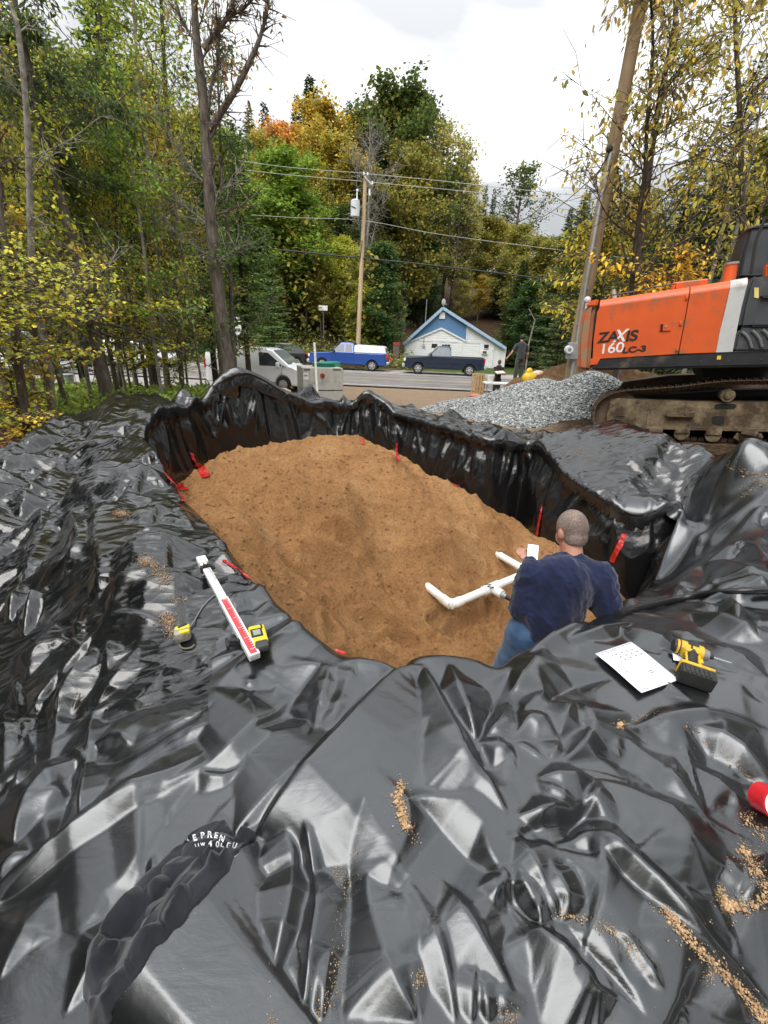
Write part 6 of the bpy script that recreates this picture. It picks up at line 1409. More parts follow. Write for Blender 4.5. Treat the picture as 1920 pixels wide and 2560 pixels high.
# ================================================================== house
YH0, YH1 = 46.0, 44.6
HA = P(1011, 909, Y=YH0); HB = P(1261, 923, Y=YH1); HA.z = HB.z = min(HA.z, HB.z)
HP = Plane(HA, HB)
def z3(l): return [(960+a/3.318, 740+b/3.318) for a, b in l]
hs = empty_at('house', HP.M, 'small white sided house with blue metal gable behind the navy pickup', 'house')
SIDING = mat('white_clapboard', (.72, .73, .73), .7, var=.05, scale=2); BLUEM = mat('blue_metal_siding', (.10, .22, .40), .45, var=.06); TRIMB = mat('pale_blue_trim', (.33, .46, .6), .5); WTRIM = mat('white_trim', (.72, .73, .72), .6)
def hq(l, y=0): return HP.poly(z3(l), y)
b = MB(); b.prism(hq([(172,560),(176,398),(490,108),(1000,428),(985,606)]), 'y', .02, 9); b.build('wall', SIDING, hs)
# clapboards one by one
def clip_boards():
    out = hq([(172,560),(176,398),(490,108),(1000,428),(985,606)]); z = .12; xs = [p[0] for p in out]
    def span(z):
        r = []
        for i in range(len(out)):
            (x0, z0), (x1, z1) = out[i], out[(i+1) % len(out)]
            if (z0-z)*(z1-z) < 0: r.append(x0+(x1-x0)*(z-z0)/(z1-z0))
        return (min(r), max(r)) if len(r) >= 2 else None
    while z < 5.9:
        a = span(z); c = span(z+.2)
        if a and c:
            x0 = max(a[0], c[0])+.02; x1 = min(a[1], c[1])-.02
            if x1-x0 > .3:
                b = MB(); v = [b.bm.verts.new(q) for q in ((x0, -.028, z), (x1, -.028, z), (x1, .0, z+.2), (x0, .0, z+.2), (x0, .02, z), (x1, .02, z))]; b.bm.faces.new(v[:4]); b.bm.faces.new((v[0], v[1], v[5], v[4])); b.build('clapboard', SIDING, hs)
        z += .205
clip_boards()
b = MB(); b.prism(hq([(176,395),(490,112),(692,240),(682,376),(476,268)], -.06), 'y', -.06, -.03); gab = b.build('gable_panel', BLUEM, hs)
for k in range(22):
    x = 185+k*23.5; yb = np.interp(x, [176, 476, 682], [392, 268, 372]); yt = np.interp(x, [176, 490, 692], [388, 116, 244])
    if yb-yt > 12:
        (x0, z0), (x1, z1) = hq([(x, yb), (x, yt)], -.06); b = MB(); b.box((x0, -.075, (z0+z1)/2), (.045, .03, abs(z1-z0))); b.build('seam_rib', BLUEM, gab)
def hstrip(name, a, c, w, y, m, parent=hs, d=.06):
    (x0, z0), (x1, z1) = hq([a, c], y); b = MB(); L = math.hypot(x1-x0, z1-z0); an = math.atan2(z1-z0, x1-x0); b.box(((x0+x1)/2, y, (z0+z1)/2), (L, d, w), rot=Matrix.Rotation(-an, 3, 'Y')); return b.build(name, m, parent)
hstrip('gable_trim', (172,398), (476,268), .14, -.10, WTRIM); hstrip('gable_trim', (476,268), (682,376), .14, -.104, WTRIM); hstrip('gable_trim', (692,242), (682,376), .1, -.11, WTRIM)
# roof slopes
for nm, a, c in (('roof', (160,398), (490,98)), ('roof', (490,98), (1012,432))):
    (x0, z0), (x1, z1) = hq([a, c], -.3); L = math.hypot(x1-x0, z1-z0); an = math.atan2(z1-z0, x1-x0); b = MB(); b.box(((x0+x1)/2, 4.3, (z0+z1)/2+.02), (L, 9.4, .10), rot=Matrix.Rotation(-an, 3, 'Y')); r = b.build(nm, BLUEM, hs)
    b = MB(); b.box(((x0+x1)/2, -.42, (z0+z1)/2-.03), (L, .05, .26), rot=Matrix.Rotation(-an, 3, 'Y')); b.build('barge_board', TRIMB, r)
def hbox(name, a, c, y0, y1, m, parent=hs, bevel=0):
    (x0, z0), (x1, z1) = hq([a, c], y0); b = MB(); b.box(((x0+x1)/2, (y0+y1)/2, (z0+z1)/2), (abs(x1-x0), abs(y1-y0), abs(z1-z0))); return b.build(name, m, parent, bevel=bevel)
d = hbox('door', (812,385), (882,588), -.09, -.03, WTRIM); hbox('door_pane', (820,402), (866,436), -.10, -.085, GLASS, d); hbox('door_pane', (820,440), (866,448), -.10, -.085, GLASS, d)
ac = hbox('air_conditioner', (812,448), (858,486), -.25, -.09, WTRIM, d, .01); hbox('ac_grille', (820,456), (850,480), -.262, -.25, mat('dark_grille', (.08,.08,.08), .6), ac)
for (a, c) in (((800,375),(810,590)), ((884,378),(893,598))): hbox('door_trim', a, c, -.11, -.03, WTRIM)
w1 = hbox('window', (472,392), (556,446), -.08, -.03, WTRIM)
for k in range(3): hbox('pane', (480+24*k,402), (499+24*k,438), -.09, -.078, GLASS, w1)
hbox('sill', (468,446), (560,452), -.12, -.03, WTRIM, w1)
d2 = hbox('garage_door', (380,380), (455,560), -.07, -.03, WTRIM); hbox('door_pane', (396,395), (440,432), -.08, -.068, GLASS, d2)
hbox('wall_trim', (628,375), (636,590), -.07, -.03, WTRIM); hbox('corner_board', (172,398), (182,556), -.07, -.03, WTRIM); hbox('corner_board', (983,428), (994,604), -.07, -.03, WTRIM); hbox('belt_board', (290,372), (880,380), -.05, -.03, WTRIM)
hbox('vent_box', (463,128), (504,190), -.2, -.06, WTRIM)
(mx_, mz_) = hq([(329,410)])[0]; b = MB(); b.bar((mx_, -.18, mz_), (mx_, -.03, mz_), .16, .16, 18); b.bar((mx_, -.08, mz_+.1), (mx_, -.08, mz_+1.1), .03); b.build('electric_meter', mat('meter_grey', (.4,.4,.4), .5), hs, smooth=True)
(ax_, az_) = hq([(340,215)])[0]; b = MB(); b.bar((ax_, .5, az_-.2), (ax_, .5, az_+2.0), .035); b.build('vent_pipe', mat('grey_pipe2', (.3,.3,.3), .5), hs)
(dx_, dz_) = hq([(495,62)])[0]; b = MB(); b.sphere((dx_, -.1, dz_+.1), .24, (.9, .22, 1.2), rot=Matrix.Rotation(.5, 3, 'Z')); b.bar((dx_, 0, dz_-.6), (dx_, 0, dz_+.05), .03); b.bar((dx_, -.1, dz_-.05), (dx_+.3, -.3, dz_-.08), .025); b.build('satellite_dish', mat('dish_grey', (.42,.42,.42), .5), hs, smooth=True)
# ================================================================== poles and lines
WOODP = bark_material('weathered_pole_wood', (.16, .11, .065), (.42, .32, .2), 5, .12, .5)
PALEW = bark_material('pale_new_pole_wood', (.33, .22, .12), (.62, .5, .34), 4, .1, .3)
STEEL = mat('galvanised_steel', (.42, .44, .46), .4, .5, var=.1); CER = mat('white_ceramic', (.75,.75,.72), .3)
pt = P(914, 440, Y=37.5); pb = P(893, 860, Y=37.5)
pl = thing('utility_pole', 'pale wooden utility pole with grey transformer across the road', 'utility pole', (pb.x, 37.5, tz(pb.x, 37.5)-.1)); o0 = pl.location
b = MB(); b.bar((0,0,0), (pt.x-o0.x, 0, pt.z-o0.z), .19, .13, 14); b.build('pole', PALEW, pl, smooth=True)
def lp(px, py, Y=37.3): q = P(px, py, Y=Y); return q-o0
q = lp(888, 522, 37.2); b = MB(); b.bar(q-Vector((0,0,.48)), q+Vector((0,0,.48)), .33, .33, 20); b.bar(q+Vector((0,0,.48)), q+Vector((0,0,.56)), .33, .2, 20); tr = b.build('transformer', mat('pale_grey_tank', (.6,.63,.66), .4), pl, smooth=True)
b = MB(); b.bar(q+Vector((.12,0,.55)), q+Vector((.12,0,1.0)), .06, .05); b.sphere(q+Vector((.14,0,1.1)), .1, seg=10, ring=6); b.build('bushing', CER, tr, smooth=True)
b = MB(); b.tube([q+Vector((-.3,-.3,.1)), q+Vector((0,-.36,0)), q+Vector((.3,-.1,-.3)), q+Vector((.4,0,-1.2))], .03, 6); b.build('lead_wire', DARKTRIM, tr)
b = MB(); a, c = lp(910,442,37.3), lp(931,464,37.3); b.bar(a, c, .06); b.build('cross_arm', STEEL, pl)
for px, py in ((910,433),(919,434),(931,456)): b = MB(); b.bar(lp(px, py+4), lp(px, py-3), .07, .05); b.build('insulator', CER, pl, smooth=True)
b = MB(); b.bar(lp(924,473), lp(924,489), .07); b.build('fuse_cutout', CER, pl)
b = MB(); b.tube([lp(905,600),lp(901,640),lp(897,655)], .03, 6); b.build('conduit', DARKTRIM, pl)
def wire(name, label, pts, r, m=DARKTRIM, group='lines strung along the road'):
    b = MB(); b.tube([Vector(p) for p in crs([tuple(p) for p in pts], 10)], r, 5); o = b.build(name, m, None, smooth=True); return tag(o, label, 'cable', group)
PW = mat('pale_conductor', (.42, .42, .38), .5)
Yw = lambda px: 37.4-(px-910)*.002
def W_(px, py): return P(px, py, Y=37.4-(px-910)*.004)
wire('power_line', 'upper pale power line running left from the top of the pole across the trees', [W_(-300,345),W_(300,375),W_(540,395),W_(720,418),W_(910,433)], .018, PW)
wire('power_line', 'upper pale power line running right from the pole top across the grey sky', [W_(912,434),W_(1100,452),W_(1300,474),W_(1480,492),W_(1800,520)], .018, PW)
wire('power_line', 'second pale power line just under the top one, left of the pole', [W_(-300,375),W_(300,400),W_(560,420),W_(720,437),W_(905,453)], .018, PW)
wire('power_line', 'second pale power line just under the top one, right of the pole', [W_(931,456),W_(1100,472),W_(1300,492),W_(1480,506),W_(1800,530)], .018, PW)
wire('power_line', 'thin grey line at the height of the transformer', [W_(-200,480),W_(400,522),W_(720,543),W_(904,551),W_(1100,586),W_(1400,625),W_(1700,660)], .016, PW)
wire('telephone_cable', 'thick black cable bundle crossing the whole wood low down', [W_(-300,560),W_(300,590),W_(600,615),W_(902,645),W_(1060,661),W_(1240,682),W_(1400,702),W_(1700,740)], .05)
wire('service_cable', 'grey cable dropping from the meter pole head to the road line', [P(1524,380,Y=12.8),P(1480,445,Y=15),P(1370,535,Y=24),P(1250,600,Y=32),P(1150,618,Y=36),P(1060,578,Y=37)], .014)
wire('support_cable', 'black loop of cable at the head of the meter pole', [P(1524,382,Y=12.8),P(1508,410,Y=12.9),P(1490,440,Y=13.4),P(1476,446,Y=15)], .016)
# meter pole
pp_t = P(1608, -30, Y=13); pp_b = P(1427, 930, Y=13); gz_ = tz(pp_b.x, 13)
mp_ = thing('meter_pole', 'tall brown wooden service pole with conduit and electric meter, left of the excavator', 'utility pole', (pp_b.x+.02, 13, gz_-.1)); o1 = mp_.location
b = MB(); b.bar((0,0,0), (pp_t.x-o1.x, 0, pp_t.z-o1.z), .175, .14, 18); b.build('pole', WOODP, mp_, smooth=True)
def mq(px, py, Y=12.78): return P(px, py, Y=Y)-o1
b = MB(); b.tube([mq(1528,378), mq(1500,510), mq(1468,690), mq(1434,905)], .038, 10); b.build('conduit', STEEL, mp_, smooth=True)
b = MB(); b.tube([mq(1434,905), mq(1419,1000)], .045, 10); b.build('lower_conduit', STEEL, mp_, smooth=True)
b = MB(); a = mq(1524,373); b.sphere(a, .075, seg=12, ring=8); b.build('weather_head', DARKTRIM, mp_, smooth=True)
a = mq(1432, 877, 12.72); b = MB(); b.box(a, (.30, .14, .42), bev=.012); bx_ = b.build('meter_box', STEEL, mp_)
a2 = mq(1422, 874, 12.62); b = MB(); b.bar(a2+Vector((0,.06,0)), a2+Vector((0,-.07,0)), .105, .095, 20); b.build('glass_meter', mat('pale_meter_glass', (.7,.72,.74), .15), bx_, smooth=True)
b = MB(); b.bar(a2+Vector((0,-.07,0)), a2+Vector((0,-.074,0)), .05, .05, 16); b.build('dial', mat('dial_grey', (.25,.25,.25), .5), bx_)
for py in (515, 620, 720, 810):
    px = np.interp(py, [378,510,690,905], [1528,1500,1468,1434]); a = mq(px, py, 12.8); b = MB(); b.box(a, (.14, .06, .03)); b.build('strap', STEEL, mp_)
# ================================================================== gravel heap, dirt mound, tank and small things by the road
def heap(name, label, cat, pts, box, m, n=160, amp=.05, f=7, stuffk=None, seed=3):
    fz = rbf_fit(pts, 2e-3); x, y = np.meshgrid(np.linspace(box[0], box[1], n), np.linspace(box[2], box[3], n)); g = terrain(x, y)
    z = fz(x, y)+amp*fbm(x*f, y*f, 4, seed); z = np.maximum(z, g-.08); mk = cell(z-g) > -.075
    me, _ = grid_mesh(name, x, y, z, mk); o = link_mesh(name, me, None, m); tag(o, label, cat); return fz, o
gx = lambda px, py, Y: (lambda q: (q.x, q.y, q.z))(P(px, py, Y=Y))
GP = [gx(1050,1026,12.6),gx(1100,1008,12.8),gx(1156,998,13),gx(1200,993,13.1),gx(1267,969,13.1),gx(1318,955,13.0),gx(1369,950,12.8),gx(1394,959,12.5),gx(1436,942,12.1),gx(1465,932,11.7),gx(1500,942,11.2),gx(1538,965,10.8),gx(1200,1020,11.8),gx(1300,1000,11.7),gx(1400,990,11.3),gx(1450,980,10.9),gx(1300,1035,10.4),gx(1400,1040,10.2),gx(1500,1040,10.0)]
GP += [(x, y, tz(x, y)-.1) for x, y in ((1.2,12),(1.4,10.6),(2.4,9.6),(3.6,9.2),(5,9.2),(6.2,9.8),(7,11.5),(6.5,13.5),(5,15),(3.4,15.6),(2,15),(1.0,13.6))]
def gravel_material():
    m, nt, b = new_mat('crushed_grey_stone'); g = N(nt, 'ShaderNodeNewGeometry'); v = N(nt, 'ShaderNodeTexVoronoi', Scale=24.0); nt.links.new(g.outputs['Position'], v.inputs[0])
    n = N(nt, 'ShaderNodeTexNoise', Scale=2.0, Detail=4.0); nt.links.new(g.outputs['Position'], n.inputs[0])
    s_ = N(nt, 'ShaderNodeSeparateColor'); nt.links.new(v.outputs['Color'], s_.inputs[0])
    c = ramp(nt, s_.outputs[0], [(.0, (.13, .14, .14)), (.45, (.30, .32, .32)), (.8, (.50, .51, .50)), (1, (.72, .72, .70))]); nt.links.new(c, b.inputs['Base Color']); b.inputs['Roughness'].default_value = .9
    bp = N(nt, 'ShaderNodeBump', Strength=1, Distance=.04, invert=True); nt.links.new(v.outputs['Distance'], bp.inputs['Height']); nt.links.new(bp.outputs[0], b.inputs['Normal']); return m
GRAV = gravel_material()
fzg, _o = heap('gravel_pile', 'pile of crushed grey stone in front of the excavator tracks', 'gravel pile', GP, (.6, 7.4, 8.9, 16), GRAV, 220, .03, 9)
# loose stones covering it
rg = np.random.default_rng(44); sxy = np.stack([rg.uniform(.8, 7.2, 26000), rg.uniform(9, 15, 26000)], 1); szv = fzg(sxy[:, 0], sxy[:, 1]); ok = szv > terrain(sxy[:, 0], sxy[:, 1])+.0; sxy = sxy[ok]; szv = szv[ok]
def stones(name, P0, r, rng, m, parent):
    n = len(P0); base = np.array([(1,0,0),(-1,0,0),(0,1,0),(0,-1,0),(0,0,.8),(0,0,-.8)], float); F_ = np.array([(0,2,4),(2,1,4),(1,3,4),(3,0,4),(2,0,5),(1,2,5),(3,1,5),(0,3,5)])
    V = base[None]*(rng.uniform(.6, 1.3, (n, 6, 1)))*(r*rng.uniform(.6, 1.6, n))[:, None, None]; a = rng.uniform(0, 6.28, n); ca, sa = np.cos(a)[:, None], np.sin(a)[:, None]
    x = V[..., 0]*ca-V[..., 1]*sa; y = V[..., 0]*sa+V[..., 1]*ca; V = np.stack([x, y, V[..., 2]], -1)+P0[:, None]
    q = (F_[None]+(np.arange(n)*6)[:, None, None]).reshape(-1, 3); me = bpy.data.meshes.new(name); me.vertices.add(n*6); me.vertices.foreach_set('co', V.reshape(-1).astype('f')); me.loops.add(q.size); me.loops.foreach_set('vertex_index', q.ravel().astype('i')); me.polygons.add(len(q)); me.polygons.foreach_set('loop_start', np.arange(0, q.size, 3, dtype='i')); me.update(calc_edges=True)
    o = link_mesh(name, me, parent, m); o['kind'] = 'stuff'; return o
stones('loose_stones', np.c_[sxy, szv+.01], .028, rg, GRAV, _o)
DM = [gx(1268,970,15.5),gx(1280,954,15.5),gx(1303,945,15.5),gx(1340,935,15.4),gx(1380,928,15.4),gx(1420,918,15.5),gx(1450,910,16),gx(1500,905,16.5),gx(1400,950,14.6),gx(1350,965,14.5),gx(1560,912,16)]+[(x, y, tz(x, y)-.1) for x, y in ((3.8,15),(4.3,13.6),(6,13),(8.5,13),(11,14),(11,19),(8,20),(5.5,19),(4,17.5))]
DIRT = sand_material('dark_clumpy_topsoil', (.07,.04,.02), (.16,.095,.05), (.30,.19,.11))
fzd, _o2 = heap('soil_mound', 'mound of dark brown topsoil and roots behind the gravel pile', 'soil mound', DM, (3.4, 11.5, 12.8, 20.5), DIRT, 170, .16, 3.5, seed=9)
# concrete tank
CONC = mat('cast_concrete', (.46, .46, .42), .8, var=.1, scale=4, bump=.25, bscale=30, dirt=(.28, .27, .22), dirtamt=.3)
ta = P(758, 990, z=.25); 
T0 = P(757, 921, z=1.38); T1 = P(858, 921, z=1.40); 
TPn = Plane((T0.x, T0.y, .0), (T1.x, T1.y, .0))
tk = empty_at('concrete_tank', TPn.M, 'precast concrete pump tank standing beside the white van', 'concrete tank')
wT = (Vector((T1.x, T1.y, 0))-Vector((T0.x, T0.y, 0))).length
b = MB(); b.box((wT/2, .75, .28), (wT, 1.5, .62)); b.build('lower_half', CONC, tk, bevel=.015)
b = MB(); b.box((wT/2, .75, 1.0), (wT, 1.5, .80)); up_ = b.build('upper_half', CONC, tk, bevel=.02)
b = MB(); b.box((wT/2, .75, .595), (wT*.985, 1.47, .03)); b.build('joint_seal', DARKTRIM, tk)
x_, z_ = TPn.q(806, 939); b = MB(); b.bar((x_, -.05, z_), (x_, .02, z_), .085, .085, 18); b.build('pipe_cap', mat('red_plug', (.42, .04, .03), .5), up_, smooth=True)
b = MB(); b.bar((x_, -.052, z_), (x_, -.05, z_), .05, .05, 14); b.build('cap_recess', mat('dark_red_plug', (.16, .02, .02), .5), up_)
for (a, c) in (((758,932),(771,949)),): 
    (xa, za), (xb, zb2) = TPn.q(*a), TPn.q(*c); b = MB(); b.box(((xa+xb)/2, -.004, (za+zb2)/2), (xb-xa, .006, abs(zb2-za))); n_ = b.build('paper_notice', mat('white_paper', (.8,.8,.8), .6), up_)
    b = MB(); [b.box(((xa+xb)/2, -.009, za-(za-zb2)*f_), ((xb-xa)*.7, .002, .012)) for f_ in (.3, .4, .5)]; b.build('printed_lines', DARKTRIM, n_)
for a, c in (((760,921),(775,927)), ((832,921),(852,927))):
    (xa, za), (xb, zb2) = TPn.q(*a), TPn.q(*c); b = MB(); b.box(((xa+xb)/2, .005, za-.04), (xb-xa, .03, .07)); b.build('lifting_pocket', mat('dark_concrete', (.14,.14,.12), .9), up_)
GREENP = mat('green_plastic_lid', (.03, .27, .19), .5)
b = MB(); q = TPn.M.inverted() @ P(811, 914, Y=T0.y+.9); 
gl = thing('access_lid', 'large green round plastic lid on top of the concrete tank', 'tank lid', tuple(TPn.M @ Vector((q.x-.02, .75, 1.41)))); b.bar((0,0,0), (0,0,.14), .40, .38, 36); b.build('lid_rim', GREENP, gl, smooth=True)
b = MB(); [b.bar((0,0,.02+.035*k), (0,0,.03+.035*k), .425, .425, 36) for k in range(4)]; b.build('lid_ribs', GREENP, gl)
gl2 = thing('access_lid', 'smaller green ring behind the large lid on the tank', 'tank lid', tuple(TPn.M @ Vector((q.x+.42, 1.05, 1.41)))); b = MB(); b.bar((0,0,0), (0,0,.16), .3, .3, 30); b.build('lid_rim', GREENP, gl2, smooth=True)
# white marker pipe
pa = P(786, 856, Y=11.6); pb_ = P(796, 1010, Y=11.6); b = MB(); b.bar((pb_.x, 11.6, tz(pb_.x, 11.6)-.2), tuple(pa), .03, .03, 12); tag(b.build('white_pipe', mat('white_pvc', (.78,.78,.75), .35), smooth=True), 'upright thin white plastic pipe in front of the concrete tank', 'pipe')
# pale rock / plywood lump right of the van
r_ = thing('rubble_pile', 'low pile of pale tan stones at the front of the white van', 'rubble', tuple(P(722, 1000, z=.45))); 
for k in range(9):
    b = MB(); b.sphere((random.uniform(-.7,.7), random.uniform(-.3,.3), random.uniform(0,.25)), random.uniform(.16,.34), (1.5, 1, .6), 8, 6, Matrix.Rotation(random.random()*3, 3, 'Z')); b.build('rock', mat('pale_tan_rock', (.5,.39,.27), .9, var=.25, scale=8, bump=.5), r_)
# pallet, bags, board, bucket
WOODN = mat('raw_pine', (.48, .33, .17), .8, var=.2, scale=10, bump=.3)
def SP_(px, py, Y): q = P(px, py, Y=Y); return q
pA = SP_(1176, 980, 21.0); pal = thing('pallet', 'small wooden pallet standing on end near the road edge', 'pallet', (pA.x, 21.0, tz(pA.x, 21)+.0), 0); hP = SP_(1176, 933, 21.0).z-pal.location.z; wP = SP_(1209, 975, 21).x-pA.x
for z_ in (.08, hP*.5, hP-.05): b = MB(); b.box((wP/2, .05, z_), (wP, .09, .10)); b.build('stringer', WOODN, pal)
for k in range(5): b = MB(); b.box((wP*(.08+.21*k), -.01, hP/2), (.085, .025, hP)); b.build('slat', WOODN, pal)
for k in range(4): b = MB(); b.box((wP*(.12+.25*k), .11, hP/2), (.085, .025, hP)); b.build('slat', WOODN, pal)
bl_ = SP_(1181, 992, 19); 
for k, (dx, dy, dz, c_, lab) in enumerate([(-.22,0,.06,(.62,.22,.04),'flat orange bag lying on the dirt at the edge of the gravel'),(.12,0,.07,(.42,.12,.07),'lowest of the three stacked brick red bags by the pallet'),(.12,.02,.22,(.46,.15,.09),'middle of the three stacked brick red bags by the pallet'),(.12,.0,.36,(.5,.16,.10),'topmost of the three stacked brick red bags by the pallet')]):
    b = MB(); b.sphere((0,0,0), .25, (1.05,.7,.36), 14, 8); o = b.build('bag', mat(f'bag_plastic_{k}', c_, .5), smooth=True); o.location = (bl_.x+dx, 19+dy, tz(bl_.x, 19)+dz); tag(o, lab, 'bag', 'bags by the pallet')
ya_ = SP_(1315, 945, 15.6); b = MB(); b.sphere((0,0,0), .26, (1,.7,.85), 14, 10); b.sphere((-.04,0,.2), .12, (1,.7,1.2), 10, 8); o = b.build('yellow_bag', mat('yellow_plastic_bag', (.75,.5,.03), .4), smooth=True); o.location = (ya_.x, 15.2, ya_.z+.02); tag(o, 'yellow plastic bag lying on top of the soil mound', 'bag')
b = MB(); b.sphere((0,0,0), .2, (1.2,.8,.7), 12, 8); o = b.build('white_bag', mat('white_orange_sack', (.7,.62,.55), .5, dirt=(.6,.2,.05), dirtamt=.6, dscale=6), smooth=True); o.location = (ya_.x+.33, 15.4, ya_.z+.14); tag(o, 'white and orange sack behind the yellow bag', 'bag')
q0, q1 = SP_(1212, 958, 19.5), SP_(1282, 957, 19.5); hb = q0.z
tb = thing('work_table', 'white rectangular slab table beside the standing worker', 'table', ((q0.x+q1.x)/2, 19.7, tz(q0.x, 19.7))); hb = q0.z-tb.location.z
b = MB(); b.box((0,0,hb), (q1.x-q0.x, .75, .06)); b.build('table_top', mat('white_slab', (.68,.68,.65), .6), tb, bevel=.01)
for sx_ in (-1, 1):
    for sy_ in (-1, 1): b = MB(); b.box((sx_*(q1.x-q0.x)*.42, sy_*.3, hb/2), (.05,.05,hb)); b.build('leg', STEEL, tb)
q = SP_(1226, 950, 19.6); b = MB(); b.bar((0,0,0), (0,0,.28), .12, .14, 20); o = b.build('bucket', mat('white_bucket', (.7,.7,.68), .4), smooth=True); o.location = (q.x, 19.6, tb.location.z+hb+.03); tag(o, 'white bucket standing on the slab table', 'bucket')
# road sign, drum, red post box, notice
q = P(589, 800, Y=27); q2 = P(598, 895, Y=27); sg = thing('road_sign', 'white route shield sign with arrow on a thin post behind the tall dark trunk', 'road sign', (q2.x, 27, tz(q2.x, 27)-.05)); h_ = q.z-sg.location.z
b = MB(); b.bar((0,0,0), (0,0,h_+.2), .03); b.build('post', STEEL, sg)
b = MB(); b.prism([(-.27,-.18),(.27,-.18),(.27,.18),(-.27,.18)], 'y', -.05, -.035); s1 = b.build('arrow_plate', DECALW, sg); s1.location.z = h_+.05
b = MB(); b.prism([(0,.12),(.06,0),(.02,0),(.02,-.12),(-.02,-.12),(-.02,0),(-.06,0)], 'y', -.056, -.051); o = b.build('arrow', DECALK, s1)
b = MB(); b.prism([(-.27,.3),(-.1,.24),(0,.3),(.1,.24),(.27,.3),(.29,.0),(.2,-.28),(0,-.36),(-.2,-.28),(-.29,0)], 'y', -.05, -.035); s2 = b.build('shield_plate', DECALW, sg); s2.location.z = h_-.5
text_mesh('route_number', '327', .3, DECALK, (0,0,0), Matrix(((1,0,0,-.25),(0,0,-1,-.052),(0,1,0,-.12),(0,0,0,1))), s2, .001)
q = P(172, 965, Y=17.5); b = MB(); b.bar((0,0,0), (0,0,.62), .2, .24, 22); b.bar((0,0,.62), (0,0,.66), .26, .26, 22); o = b.build('drum', mat('grey_plastic_drum', (.45,.5,.5), .5), smooth=True); o.location = (q.x, 17.5, tz(q.x, 17.5)); tag(o, 'pale grey drum standing among the trees at the edge of the lot', 'drum')
q = P(991, 862, Y=42); b = MB(); b.box((0,0,.9), (.55,.55,1.9), bev=.03); o = b.build('wooden_post', mat('grey_red_stump', (.13,.10,.08), .9, var=.3), None); o.location = (q.x, 42, tz(q.x, 42)); tag(o, 'thick dark wooden post with red top left of the house', 'post')
b = MB(); b.box((0,0,1.95), (.6,.6,.22)); c = b.build('red_top', mat('faded_red_paint', (.3,.05,.04), .7), o)
q = P(808, 770, Y=43.5); b = MB(); b.box((0,0,0), (.8,.03,.42)); o = b.build('notice_board', DECALW); o.location = (q.x, 43.5, q.z); tag(o, 'small white notice fixed in the dark wood left of the pole', 'sign'); b = MB(); b.bar((0,.05,-3), (0,.05,.2), .06); b.build('post', BARK, o)
# car behind the soil mound
suv('parked_car', 'pale car half hidden behind the soil mound', 'car', P(1400,920,Y=29).x, 21.8, .1, mat('silver_car_paint', (.5,.52,.54), .3, .3), 4.5, 1.55)
b = MB(); zst = P(1317, 920, Y=24); b.tube([(zst.x, 24, tz(zst.x,24)), tuple(P(1322,860,Y=24)), tuple(P(1337,800,Y=24)), tuple(P(1322,772,Y=24))], [.05,.04,.03,.02], 6); tag(b.build('bent_sapling', PALEBARK, smooth=True), 'thin curved bare stem rising behind the two workers', 'sapling')

# small fittings on the engine covers
for px, py in ((905,775),(935,560),(985,345)):
    x, z = BP.q(*z2p(px, py)); b = MB(); b.box((x, -.012, z), (.035, .02, .06), bev=.004); b.build('hinge', ORANGE, ex, smooth=True)
x, z = BP.q(*z2p(600, 500)); b = MB()
for k in range(2): p0 = at_plane(*z2([(300+330*k, 372-62*k)])[0], .35); p1 = at_plane(*z2([(560+330*k, 330-62*k)])[0], .35); b.tube([p0-Vector((0,0,.06)), p0+Vector((0,0,.07)), p1+Vector((0,0,.07)), p1-Vector((0,0,.06))], .013, 6)
b.build('deck_rail', BLACKP, ex, smooth=True)
for px in (240, 420, 640, 860, 1100, 1330, 1600):
    x, z = BP.q(*z2p(px, np.interp(px, [200, 1760], [905, 850]))); b = MB(); b.bar((x, -.03, z), (x, -.018, z), .014, .014, 8); b.build('bolt', GREYP, ex)
# ================================================================== things on the sheet and in the pit
from mathutils.bvhtree import BVHTree
def bvh_of(names):
    V = []; F = []
    for n in names:
        o = bpy.data.objects[n]; me = o.data; k = len(V); V += [o.matrix_world @ v.co for v in me.vertices]; F += [[i+k for i in p.vertices] for p in me.polygons]
    return BVHTree.FromPolygons(V, F)
BV = bvh_of(['bank_sheet', 'wall_sheet', 'sand_pile'])
ORG = Vector((0, 0, CAM_H))
def hit(px, py, off=0):
    r = ray(px, py).normalized(); loc, nor, i, d = BV.ray_cast(ORG, r)
    if loc is None: return P(px, py, z=1.2), Vector((0, 0, 1))
    if nor.dot(r) > 0: nor = -nor
    return loc+nor*off, nor
def ground_under(x, y, zt=3):
    loc, nor, i, d = BV.ray_cast(Vector((x, y, zt)), Vector((0, 0, -1))); return loc.z if loc else .8
# ---- red tape strips
REDT = mat('shiny_red_tape', (.50, .025, .02), .25, var=.35, scale=30, bump=.4, bscale=40)
def tape(pix, w, label, twist=0):
    b = MB(); L_ = []; R_ = []
    for i, (px, py) in enumerate(crs(pix, 4)):
        c, n = hit(px, py, .012); k = 1+.15*math.sin(i*2.1)
        a = Vector((1, 0, 0)) if abs(pix[-1][1]-pix[0][1]) > abs(pix[-1][0]-pix[0][0])*.6 else Vector((0, .5, .8)).normalized(); s_ = (a-n*a.dot(n)).normalized()*w*k*.5; L_.append(c-s_+n*.006*(i % 2)); R_.append(c+s_+n*.006*((i+1) % 2))
    for i in range(len(L_)-1): b.face([L_[i], R_[i], R_[i+1], L_[i+1]])
    o = b.build('red_tape', REDT); tag(o, label, 'tape', 'red tape strips on the liner seams')
    md = o.modifiers.new('thick', 'SOLIDIFY'); md.thickness = .002
tape([(1357,1266),(1351,1300),(1344,1340)], .055, 'red tape strip on the right wall just left of the worker head')
tape([(1560,1334),(1548,1365),(1531,1405)], .06, 'red tape strip on the right wall, right of the worker shoulder')
